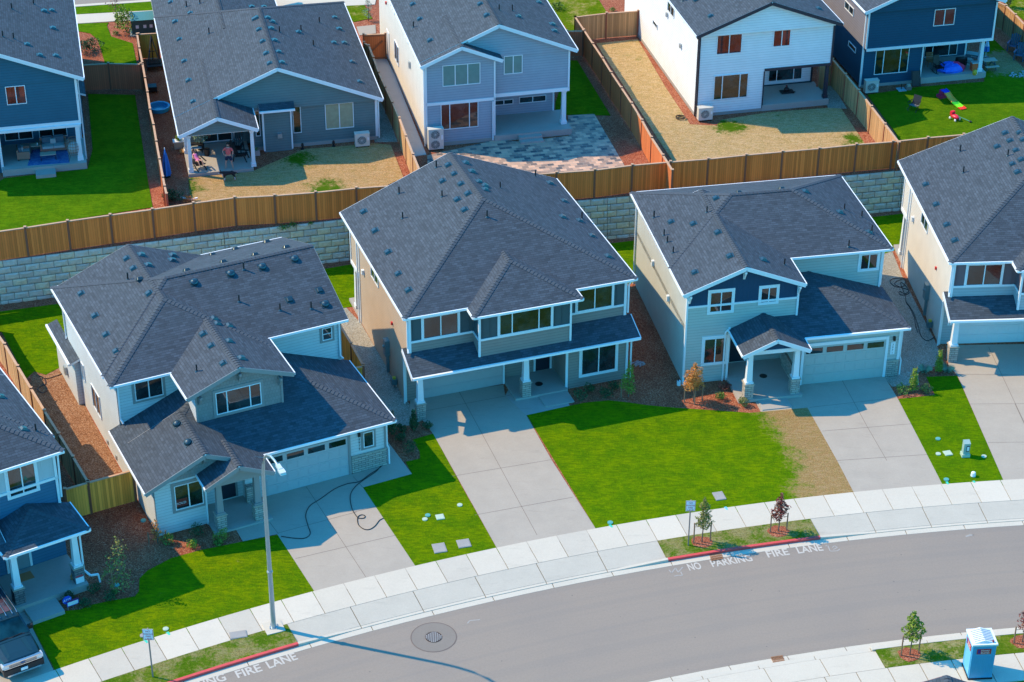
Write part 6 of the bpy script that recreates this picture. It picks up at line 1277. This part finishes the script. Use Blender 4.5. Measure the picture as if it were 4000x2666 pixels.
def egg():
    r=furn('egg_chair',HA,('F2',1640,950),.42,'round wicker egg chair with white cushion beside the patio post','chair');mb=MB()
    n=14
    for i in range(n):
        a=R_(40)+R_(280)*i/(n-1)-math.pi/2-R_(180)+math.pi/2
        mb.tube([(math.cos(a)*.3,math.sin(a)*.3,.35),(math.cos(a)*.46,math.sin(a)*.46,.7),(math.cos(a)*.46,math.sin(a)*.46,1.1),(math.cos(a)*.3,math.sin(a)*.3,1.45)],.014,5)
    for z,rr in ((.4,.36),(.6,.44),(.8,.47),(1.0,.47),(1.2,.43),(1.42,.31)):mb.tube([(math.cos(R_(t*20))*rr,math.sin(R_(t*20))*rr,z) for t in range(19)],.016,5,cap=False)
    mb.build('basket',RATT,r);mb=MB();mb.ell((0,.05,.75),(.38,.36,.4),12,8);mb.build('cushion',CUSH,r,smooth=True);mb=MB();[mb.tube([(x*.6,y*.6,.4),(x,y,.0)],.015,5) for x,y in ((.4,.4),(-.4,.4),(.4,-.4),(-.4,-.4))];mb.build('leg_frame',FR,r)
egg()
# single-storey house patio and yard
def umbrella(h,px,z,H,label,m,m2=None,w=.2,pole=.3):
    q=hat(h,px,z);r=empty('folded_umbrella',q,0,label,'umbrella');mb=MB();n=12
    for k in range(n):
        a,b=2*math.pi*k/n,2*math.pi*(k+1)/n;ra=w*(1.15 if k%2 else .8);rb=w*(.8 if k%2 else 1.15);zz=[pole,pole+(H-pole)*.4,pole+(H-pole)*.75,H];sc=[1,.8,.42,.06]
        for i in range(3):mb.poly([(ra*sc[i]*math.cos(a),ra*sc[i]*math.sin(a),zz[i]),(rb*sc[i]*math.cos(b),rb*sc[i]*math.sin(b),zz[i]),(rb*sc[i+1]*math.cos(b),rb*sc[i+1]*math.sin(b),zz[i+1]),(ra*sc[i+1]*math.cos(a),ra*sc[i+1]*math.sin(a),zz[i+1])],m=(i%2 if m2 else 0))
    mb.build('canopy',[m,m2 or m],r);mb=MB();mb.cyl((0,0),.025,0,H+.08,8);mb.build('pole',WHITE,r);mb=MB();mb.cyl((0,0),.25,0,.06,14);mb.build('base',BLACK,r)
BLU=plain('canvas_blue',(.02,.16,.5),.8,var=.2);umbrella(HB,('C7',205,1135),0,1.95,'folded bright blue parasol beside the cedar fence',BLU,w=.27,pole=.12);umbrella(HE,('F1',1565,1010),.02,1.5,'folded blue and white striped parasol beyond the navy house patio',BLU,plain('canvas_white',(.5,.6,.75),.8),w=.2,pole=.5)
def pool():
    q=at('C7',85,110,ZB);r=empty('paddling_pool',q,0,'round blue plastic paddling pool on the bark against the cedar fence','paddling pool');m=plain('pool_blue',(.02,.33,.62),.4);mb=MB();n=28;o,i_=.72,.62
    for k in range(n):
        a,b=2*math.pi*k/n,2*math.pi*(k+1)/n;f=lambda t,rr,z:(rr*math.cos(t),rr*math.sin(t),z);mb.poly([f(a,o,.0),f(b,o,.0),f(b,o+.03,.28),f(a,o+.03,.28)]);mb.poly([f(a,o+.03,.28),f(b,o+.03,.28),f(b,i_,.27),f(a,i_,.27)]);mb.poly([f(a,i_,.27),f(b,i_,.27),f(b,i_-.03,.04),f(a,i_-.03,.04)])
    mb.build('tub',m,r);mb=MB();mb.cyl((0,0),.6,.0,.045,28);mb.build('floor',plain('pool_floor',(.03,.28,.5),.15),r)
pool()
def simple(name,h,px,z,label,cat,build,rz=0.):
    r=furn(name,h,px,z,label,cat,rz);build(r);return r
def b_(r):
    mb=MB();mb.box((-.35,-.35,.1),(.35,.35,.42));mb.box((-.3,-.3,.42),(.3,.3,.44),m=1);mb.build('box',[FR,plain('soil_teal',(.03,.12,.14),.7)],r);mb=MB();[mb.box((x-.03,y-.03,0),(x+.03,y+.03,.1)) for x in (-.3,.3) for y in (-.3,.3)];mb.build('foot',FR,r)
simple('planter',HB,('A0',1330,800),0,'black square planter tray between the fence and the single-storey house','planter',b_)
def b_(r):
    mb=MB()
    for s_ in (-1,1):mb.bar((s_*.5,-1.2,.02),(0,.6,1.9),.07,.07);
    mb.bar((-.45,-.9,.4),(.45,-.9,.4),.05);mb.bar((-.3,-.2,1.05),(.3,-.2,1.05),.05);mb.build('frame',FR,r);mb=MB();mb.box((-.55,-1.3,.3),(.55,-.1,.36));mb.bar((0,.55,1.85),(0,.75,.02),.07);mb.build('bed',FR,r)
simple('exercise_frame',HB,('A0',1345,560),0,'black A-shaped frame standing on the bark before the short cedar fence','frame',b_)
def b_(r):
    mb=MB()
    for x in (-.32,.32):mb.bar((x,-.5,0),(x,-.3,.5),.06);mb.bar((x,.4,0),(x,.3,.45),.06);mb.bar((x,-.5,.55),(x,.3,.55),.1,.04)
    mb.build('frame',FR,r);mb=MB();[mb.bar((x,.2,.35),(x*1.1,.65,1.25),.09,.03) for x in (-.24,-.12,0,.12,.24)];mb.build('backrest',FR,r);mb=MB();[mb.box((-.3,-.45+.12*i,.4-.02*i),(.3,-.36+.12*i,.43-.02*i)) for i in range(6)];mb.build('seat',FR,r)
for px,l,rz in ((('C7',1330,880),'black slatted lounge chair behind the standing man','70'),(('C7',1290,760),'black slatted chair at the back right of the gabled patio','-20')):simple('garden_chair',HB,px,.2,l,'chair',b_,R_(float(rz)))
def b_(r):
    mb=MB();mb.cyl((0,0),.17,0,.45,14,.2);mb.build('bin',FR,r)
simple('patio_bin',HB,('C7',820,810),.2,'black round bin by the sliding door of the gabled patio','bin',b_)
def b_(r):
    mb=MB();mb.box((-.45,-.25,.55),(.45,.25,.6));mb.box((-.4,-.2,.3),(.4,.2,.33),m=1);[mb.box((x-.03,y-.03,0),(x+.03,y+.03,.55)) for x in (-.4,.4) for y in (-.2,.2)];mb.build('stand',[FR,WHITE],r)
simple('patio_stand',HB,('C7',650,760),.2,'dark two-tier stand at the left wall of the gabled patio','stand',b_)
r=shrub(('C7',720,640),'tall pale leafy potted plant hanging behind the left patio post','pale',.55,1.1,ZB+.6,420,.06,60);r['category']='potted plant';mb=MB();mb.cyl((0,0),.2,-.4,.05,14,.24);mb.build('pot',BLACK,r)
shrub(('C7',380,590),'spiky green potted plant beside the left corner of the patio','lime',.25,.45,ZB+.5,120,.08,61)
def b_(r):
    mb=MB();mb.box((-.35,-.2,.0),(.35,.2,.5));mb.box((-.42,-.25,.5),(.42,.25,.56),m=1);mb.build('box',[TOPT,WHITE],r)
simple('garden_box',HB,('C7',400,700),0,'pale wooden box with clutter at the left corner of the gabled patio','box',b_)
def b_(r):
    for i in range(3):
        mb=MB();mb.tube([(math.cos(a*.5)*.12,math.sin(a*.5)*.12-.5*i*.3,.12+.0*i) for a in range(14)],.03,5);mb.build('log',plain('log_orange',(.5,.25,.08),.8) if 'log_orange' not in bpy.data.materials else bpy.data.materials['log_orange'],r)
simple('firewood_stack',HB,('C7',430,760),0,'small stack of orange logs beside the patio','firewood',b_)
def b_(r):
    mb=MB();mb.box((-.2,-.2,0),(.2,.2,.35));mb.build('box',plain('planter_pink',(.45,.3,.28),.8),r);leafmesh('foliage',LM['green'],[(0,0,.42,.18,.18,.15,1)],90,.04,3,1,r)
simple('planter',HB,('C7',1580,805),0,'small square planter with green leaves by the bump-out wall','planter',b_)
def b_(r):
    mb=MB();mb.cyl((0,0),.12,0,.08,10);mb.cyl((0,0),.06,.08,.25,8);mb.cyl((0,0),.1,.25,.42,10,.07);mb.build('lamp',BLACK,r)
simple('garden_light',HB,('A1',408,1308),0,'black garden spotlight at the wall, left one of two','garden light',b_);simple('garden_light',HB,('A1',680,1285),0,'black garden spotlight at the wall nearer the heat pump','garden light',b_)
def b_(r):
    mb=MB();mb.box((-.55,-.06,.1),(.3,.06,.16));mb.bar((.2,0,.13),(.55,.25,.2),.12,.06);mb.build('plank',WHITE,r)
simple('broken_plank',HB,('C7',530,1510),0,'white L-shaped plank lying by the back fence under the single-storey house','plank',b_,R_(-35))
# white house
def coil(px,z,label,R0=.3,turns=4):
    q=at(*px,z);pts=[];rnd=random.Random(3)
    for i in range(turns*14):a=i*2*math.pi/14;rr=R0+rnd.uniform(-.05,.05);pts.append((q.x+rr*math.cos(a),q.y+rr*.9*math.sin(a),z+.02+.003*i))
    mb=MB();mb.tube(pts,.018,5);tag(mb.build('coiled_hose',BLACK),label,'hose')
coil(('A2',1475,1040),ZB+.02,'small coil of black hose on the dry lawn of the white house',.3)
def b_(r):
    mb=MB();mb.box((-.45,-.25,.0),(.45,.25,.1));mb.bar((-.1,0,.08),(.1,.3,.35),.1);mb.bar((-.4,.1,.05),(.5,-.3,.12),.05);mb.ell((0,.1,.2),(.2,.15,.15),8,6);mb.build('heap',BLACK,r);mb=MB();mb.ell((0,.15,.42),(.06,.06,.07),8,6);mb.build('knob',plain('dark_red',(.25,.03,.04),.5),r)
simple('folded_tripod',HD,('A3',165,810),.42,'black folded equipment lying in the corner patio of the white house','equipment',b_)
# navy house patio and yard
def b_(r):
    mb=MB();mb.box((-.6,-.3,.75),(.6,.3,1.0));mb.build('lid',plain('grill_teal',(.02,.08,.11),.35),r);mb=MB();[mb.box((x-.03,y-.03,0),(x+.03,y+.03,.75)) for x in (-.55,.55) for y in (-.25,.25)];mb.box((-.55,-.25,.3),(.55,.25,.34));mb.build('cart',FR,r);mb=MB();mb.box((-.2,-.33,.88),(.2,-.3,.91));mb.build('handle',STEEL,r)
simple('gas_grill',HE,('F1',1350,1170),.42,'large flat-topped black grill beside the patio post of the navy house','grill',b_,R_(-35))
def tent(r):
    rnd=random.Random(9);mb=MB();n=14;rings=[]
    for i,(z,rr) in enumerate(((0,.85),(.18,.9),(.42,.72),(.6,.4),(.66,.1))):
        rings.append([(rr*1.15*math.cos(2*math.pi*k/n)*rnd.uniform(.88,1.1),rr*.75*math.sin(2*math.pi*k/n)*rnd.uniform(.88,1.1),z*rnd.uniform(.85,1.1)) for k in range(n)])
    for i in range(4):
        for k in range(n):j=(k+1)%n;mb.poly([rings[i][k],rings[i][j],rings[i+1][j],rings[i+1][k]],m=1 if k in (0,13,12) else 0)
    mb.poly(rings[4]);mb.build('fabric',[plain('tent_blue',(.03,.14,.75),.6,var=.25,scale=6),plain('tent_pink',(.7,.03,.12),.6)],r)
simple('play_tent',HE,('F1',960,1230),.42,'crumpled blue play tent with a pink edge on the navy house patio','play tent',tent)
def b_(r):
    for x in (-.28,.28):
        mb=MB();pts=[(x,-.5+i*.1,.03+.09*((i-5)/5)**2) for i in range(11)];mb.tube(pts,.022,6);mb.build('rocker',FR,r)
    mb=MB();mb.box((-.28,-.3,.4),(.28,.25,.44));mb.build('seat',FR,r);mb=MB();mb.bar((-.0,.25,.42),(0,.42,1.15),.52,.03,upd=Vector((0,1,0)));mb.build('backrest',FR,r);mb=MB();[mb.bar((x,y,.08),(x,y,.62),.035) for x in (-.28,.28) for y in (-.25,.22)];[mb.bar((x,-.3,.63),(x,.3,.66),.06,.03) for x in (-.3,.3)];mb.build('frame',FR,r)
simple('rocking_chair',HE,('F1',730,1270),.42,'black rocking chair on the navy house patio','chair',b_,R_(10))
def b_(r):
    mb=MB();[mb.bar((-.26,.18+i*.02,.45+i*.11),(.26,.18+i*.02,.45+i*.11),.03,.085) for i in range(5)];mb.build('backrest',plain('slat_wood',(.35,.17,.08),.7),r);mb=MB();mb.box((-.26,-.25,.38),(.26,.2,.42));[mb.bar((x,y,0),(x,y,.4),.04) for x in (-.23,.23) for y in (-.2,.18)];mb.build('seat',bpy.data.materials['slat_wood'],r)
simple('slatted_chair',HE,('F1',590,1155),.42,'small wooden slatted chair behind the black rocking chair','chair',b_)
def b_(r):
    mb=MB();mb.ell((0,0,.2),(.2,.15,.22),10,8);mb.build('bag',plain('bag_yellow',(.65,.4,.03),.6),r,smooth=True);mb=MB();mb.tube([(.08,-.13,.1),(.14,-.17,.2),(.08,-.13,.34)],.02,5);mb.build('strap',WHITE,r)
simple('backpack',HE,('F1',1375,1320),.42,'yellow backpack at the foot of the navy house patio post','backpack',b_)
def b_(r):
    mb=MB();mb.box((-.28,-.2,.05),(.28,.2,.6));mb.build('box',plain('cooler_orange',(.7,.12,.04),.5),r);mb=MB();mb.box((-.3,-.22,.6),(.3,.22,.66));mb.build('lid',CUSH,r)
simple('cooler_box',HE,('F1',1370,1235),.42,'orange-red box under the black grill','box',b_)
def b_(r):
    mb=MB();mb.box((-.35,-.25,0),(.35,.2,.5));mb.build('cover',FR,r)
simple('covered_box',HE,('F1',1130,1130),.42,'black covered bundle against the patio wall behind the blue tent','bundle',b_)
def b_(r):
    mb=MB();mb.bar((0,-.05,.05),(0,.25,1.05),.5,.05,upd=Vector((0,1,0)));mb.build('panel',FR,r);mb=MB();[mb.bar((x,-.1,0),(x,.28,1.1),.05,.05) for x in (-.3,.3)];mb.build('frame',FR,r)
simple('folded_cot',HE,('F1',345,1515),.02,'tall black folded frame leaning at the navy house wall by the patio','frame',b_)
def b_(r):
    mb=MB();mb.box((-.28,-.28,0),(.28,.28,.06));mb.build('slab',plain('base_grey_blue',(.3,.4,.45),.7),r);mb=MB();mb.cyl((0,0),.03,.06,.45,8);mb.build('socket',FR,r)
simple('parasol_base',HE,('A3',1165,788),.02,'square pale parasol base on the ground beside the navy house','base',b_)
def b_(r):
    mb=MB();mb.box((-.2,-.15,0),(.2,.15,.25));mb.box((-.1,-.1,.25),(.15,.12,.38),m=1);mb.build('box',[plain('cardboard',(.2,.16,.14),.8),TOPT],r)
simple('cardboard_box',HE,('A3',1225,785),.02,'small boxes stacked beside the tall folded frame','box',b_)
def b_(r):
    mb=MB();[mb.box((-.5,-.28+i*.145,.6),(.5,-.15+i*.145,.64)) for i in range(4)];mb.build('tabletop',TOPT,r)
    for y in (-.6,.6):mb=MB();mb.box((-.5,y-.12,.32),(.5,y+.12,.36));mb.build('bench',TOPT,r)
    mb=MB();[mb.bar((x,s_*.55,0),(x,s_*.1,.6),.06) for x in (-.35,.35) for s_ in (-1,1)];[mb.bar((x,-.6,.3),(x,.6,.3),.05) for x in (-.35,.35)];mb.build('leg_frame',plain('leg_teal',(.03,.07,.09),.6),r)
simple('picnic_table',HE,('F1',1615,1190),.02,'small child-size picnic table behind the navy house patio post','picnic table',b_)
def ad(r):
    m=bpy.data.materials.get('adirondack_blue') or plain('adirondack_blue',(.02,.09,.16),.5)
    mb=MB();[mb.box((-.28,-.35+i*.12,.38-i*.02),(.28,-.25+i*.12,.4-i*.02)) for i in range(5)];mb.build('seat',m,r)
    mb=MB();[mb.bar((x,.22,.3),(x*1.2,.5,1.15-abs(x)*.5),.1,.03) for x in (-.24,-.12,0,.12,.24)];mb.build('backrest',m,r)
    for x in (-.36,.36):mb=MB();mb.box((x-.07,-.4,.58),(x+.07,.3,.61));mb.build('arm_rest',m,r);mb=MB();mb.bar((x*.9,-.35,0),(x*.9,-.35,.58),.07);mb.bar((x*.9,.35,0),(x*.9,.2,.58),.06);mb.build('leg',m,r)
for px,l in ((('F1',2045,880),'dark blue garden armchair against the sunlit fence, the farther of two'),(('F1',2160,1040),'dark blue garden armchair nearer the right edge')):simple('garden_armchair',HE,px,.02,l,'chair',ad,R_(-40))
def b_(r):
    cols=[('track_blue',(.03,.05,.55)),('track_orange',(.75,.35,.05)),('track_green_dark',(.04,.5,.04)),('track_green',(.2,.85,.03)),('track_red',(.85,.05,.03))];segs=[(0,.55,.5),(.5,.9,.26),(1.05,.45,.14),(1.35,.6,.1),(1.75,.45,.06)];y=0;z=.55
    pr=[(0,.55),(.45,.5),(.8,.3),(1.3,.16),(1.62,.1),(2.0,.06),(2.35,.04)]
    ix=[0,0,1,1,2,3,4]
    for k,(c_,cc) in enumerate(cols):
        a=[(0,1),(1,3),(3,4),(4,5),(5,6)][k];mb=MB()
        for i in range(a[0],a[1]):
            (y0,z0),(y1,z1)=pr[i],pr[i+1];mb.bar((0,-y0,z0),(0,-y1,z1),.42,.04)
            for x in (-.22,.22):mb.bar((x,-y0,z0+.03),(x,-y1,z1+.03),.03,.08)
        mb.build('track_section',plain(c_,cc,.4,var=.03),r)
    mb=MB();mb.box((-.35,-.25,0),(.35,.25,.2));mb.box((-.18,-.2,.2),(.18,.2,.52));mb.build('platform',plain('platform_red',(.5,.03,.1),.4),r)
simple('toy_coaster_track',HE,('A3',1525,850),.02,'rainbow plastic toy slide track on the right-hand lawn','toy',b_,R_(15))
def b_(r):
    m=plain('toy_red',(.8,.02,.05),.35);mb=MB();mb.ell((0,0,.25),(.2,.38,.16),12,8);mb.box((-.15,.15,.25),(.15,.35,.55));mb.build('shell',m,r);mb=MB();[mb.ell((x,y,.1),(.05,.1,.1),8,6) for x in (-.2,.2) for y in (-.25,.25)];mb.build('wheel',WHITE,r)
simple('toy_car',HE,('A3',1632,1050),.02,'red plastic ride-on toy car at the foot of the rainbow track','toy car',b_,R_(20))
def b_(r):
    m=plain('camp_fabric',(.12,.13,.15),.8);mb=MB();mb.poly([(-.28,-.3,.42),(.28,-.3,.42),(.28,.2,.36),(-.28,.2,.36)]);mb.build('seat',m,r);mb=MB();mb.poly([(-.28,.2,.36),(.28,.2,.36),(.3,.45,.95),(-.3,.45,.95)]);mb.build('backrest',FR,r);mb=MB();[mb.bar((x,-.35,0),(x,.25,.5),.03) for x in (-.3,.3)];[mb.bar((x,.3,0),(x,-.3,.5),.03) for x in (-.3,.3)];[mb.bar((x,-.35,.6),(x,.3,.62),.05,.03) for x in (-.33,.33)];mb.build('frame',FR,r)
simple('camping_chair',HE,('A3',1275,965),.02,'dark folding camping chair standing alone on the grass','chair',b_,R_(-50))
def b_(r):
    mb=MB();mb.tube([(-.75,.75,.25),(0,0,.06)],.02,6);mb.build('shaft',plain('shaft_green',(.1,.4,.25),.5),r);mb=MB();mb.ell((.02,-.05,.06),(.1,.1,.06),8,6);mb.build('motor',FR,r)
simple('grass_trimmer',HE,('A3',1765,1070),.02,'green-shafted grass trimmer lying on the right-hand lawn','trimmer',b_,0)
def b_(r):
    mb=MB();rnd=random.Random(2)
    for i in range(60):a=rnd.uniform(0,6.3);q=rnd.uniform(0,.9)**.5;mb.ell((q*math.cos(a)*1.1,q*math.sin(a)*.6,.02),(.08,.07,.05),6,4)
    mb.build('stones',plain('cobble',(.35,.34,.36),.8,var=.4,scale=6),r)
o=simple('stone_patch',HE,('A3',2235,655),.02,'patch of grey cobbles on the lawn at the right edge','stones',b_)
def b_(r):
    mb=MB();rnd=random.Random(4)
    for i in range(70):a=rnd.uniform(0,6.3);q=rnd.uniform(0,1)**.5*.38;mb.ell((q*math.cos(a),q*math.sin(a)*.8,.02),(.05,.04,.03),6,4)
    mb.build('stones',bpy.data.materials['cobble'],r)
simple('splash_stones',H2,('B2',1108,722),.1,'small grey pebble patch on the bark between the tan and the sage house','stones',b_)
# ---------------- hoses on the ground ----------------
def hose(pts,z,label,r=.016,m=BLACK):
    P=[at(*p,z) for p in pts];out=[]
    for i in range(len(P)-1):
        p0=P[max(i-1,0)];p1=P[i];p2=P[i+1];p3=P[min(i+2,len(P)-1)]
        for k in range(6):
            t=k/6;out.append(.5*((2*p1)+(p2-p0)*t+(2*p0-5*p1+4*p2-p3)*t*t+(3*p1-p0-3*p2+p3)*t**3)+Vector((0,0,.02)))
    out.append(P[-1]+Vector((0,0,.02)));mb=MB();mb.tube(out,r,6);return tag(mb.build('garden_hose',m,smooth=True),label,'hose')
hose(A('B5:1110,20 1090,60 1000,120 905,185 800,205 690,250 560,340 470,400 435,480 455,570 475,640 430,680 340,682 220,665'),.13,'black garden hose looping left across the shaded driveway of the grey house',.02)
hose(A('B5:1105,25 1060,90 960,160 870,230 825,310 840,420 880,490 905,507 945,505 953,485 920,477 890,500 895,560 940,600 990,605 1040,575 1080,525 1115,507'),.13,'black garden hose curling over the sunlit part of the driveway and onto the lawn',.02)
hose(A('A7:1180,1090 1090,1100 1070,1130 1120,1170 1190,1160 1200,1100 1130,1120 1110,1150 1180,1180 1230,1200 1200,1230 1150,1210 1160,1240 1230,1230 1220,1180 1160,1130 1200,1250 1210,1310 1240,1350 1280,1440 1290,1500 1310,1568'),.13,'tangled black hose on the gravel beside the cream house',.02)
hose(A('B3:1210,180 1270,270 1310,380 1340,480 1390,520 1440,500 1455,485'),.13,'end of the black hose running to the tap of the cream house',.02)
hose(A('B0:560,355 480,385 400,405 330,375 385,400 400,450 360,470 330,500 370,530 410,510 400,470 370,450'),.13,'black hose on the orange bark at the rear of the grey house',.02)
# ---------------- yard signs and small things by the blue house ----------------
def b_(r):
    mb=MB();mb.cyl((0,0),.02,0,.7,6);mb.build('stake',STEEL,r);m=plain('adt_blue',(.01,.08,.55),.4);mb=MB();n=8;P=[(.24*math.cos(R_(22.5+45*k)),-.02,.62+.24*math.sin(R_(22.5+45*k))) for k in range(n)];mb.poly(P);mb.poly([(p[0],-.035,p[2]) for p in P][::-1]);[mb.poly([P[k],P[(k+1)%n],(P[(k+1)%n][0],-.035,P[(k+1)%n][2]),(P[k][0],-.035,P[k][2])]) for k in range(n)];pl=mb.build('plate',m,r)
    o=text('ADT',.2,WHITE,pl,'lettering',cx=True);o.location=(0,-.04,.55);o.rotation_euler=(R_(90),0,0)
simple('yard_sign',H0,('F4',1045,460),.1,'blue octagonal yard sign reading ADT beside the blue house steps','yard sign',b_)
def b_(r):
    mb=MB();mb.cyl((0,0),.015,0,.3,6);mb.build('stake',STEEL,r);mb=MB();mb.box((-.3,-.03,.25),(.3,-.015,.55));mb.box((-.3,-.035,.5),(.3,-.03,.6),m=1);mb.box((-.26,-.035,.28),(.26,-.03,.49),m=2);mb.build('plate',[bpy.data.materials['adt_blue'],plain('sign_purple',(.1,.02,.15),.4),WHITE],r)
simple('yard_sign',H0,('F4',1125,445),.1,'low rectangular purple and white yard sign right of the blue octagon','yard sign',b_)
def b_(r):
    mb=MB();mb.bar((0,0,.02),(0,.1,.75),.42,.02,upd=Vector((0,1,0)));mb.build('board',WHITE,r);mb=MB();mb.bar((0,.035,.35),(0,.06,.55),.36,.03,upd=Vector((0,1,0)));mb.build('print',plain('print_red',(.5,.05,.08),.5),r)
simple('porch_sign',H0,('B4',705,700),.5,'white and red board leaning on the right porch column of the blue house','sign',b_)
def b_(r):
    mb=MB();mb.cyl((0,0),.1,0,.2,10);mb.cyl((0,0),.06,.2,.36,8,.04);mb.build('ornament',plain('terracotta',(.45,.2,.08),.8),r)
simple('porch_ornament',H0,('B4',635,665),.5,'small terracotta ornament on the porch of the blue house','ornament',b_)
def b_(r):
    [MB().box((x-.03,-.02,0),(x+.03,.02,.45)).build('leg',BLACK,r) for x in (-.2,.2)];mb=MB();[mb.cyl((x,0),.12,.0,.28,10) for x in (-.15,.15)];mb.build('canister',WHITE,r)
simple('drain_caps',H3,('B2',1482,905),.1,'pair of white drain caps at the front corner of the sage house','drain cap',b_)
# spray-paint survey marks on the pavement
for s_,c_ in (('B4:1462,1128 1485,1152','teal'),('B4:1262,1190 1290,1222','teal'),('B6:355,295 378,315','teal'),('B6:1240,158 1258,180','blue'),('F5:778,1520 792,1548','teal'),('F5:1050,1512 1065,1532','teal')):
    m=bpy.data.materials.get('spray_'+c_) or plain('spray_'+c_,(.05,.55,.4) if c_=='teal' else (.15,.5,.8),.7)
    P=[at(*p,.134) for p in A(s_)];d=(P[1]-P[0]);n=Vector((-d.y,d.x,0)).normalized()*.05;mb=MB();mb.poly([P[0]-n*1.4,P[1]-n,P[1]+n,P[0]+n*1.4]);struct(mb.build('paint_mark',m))
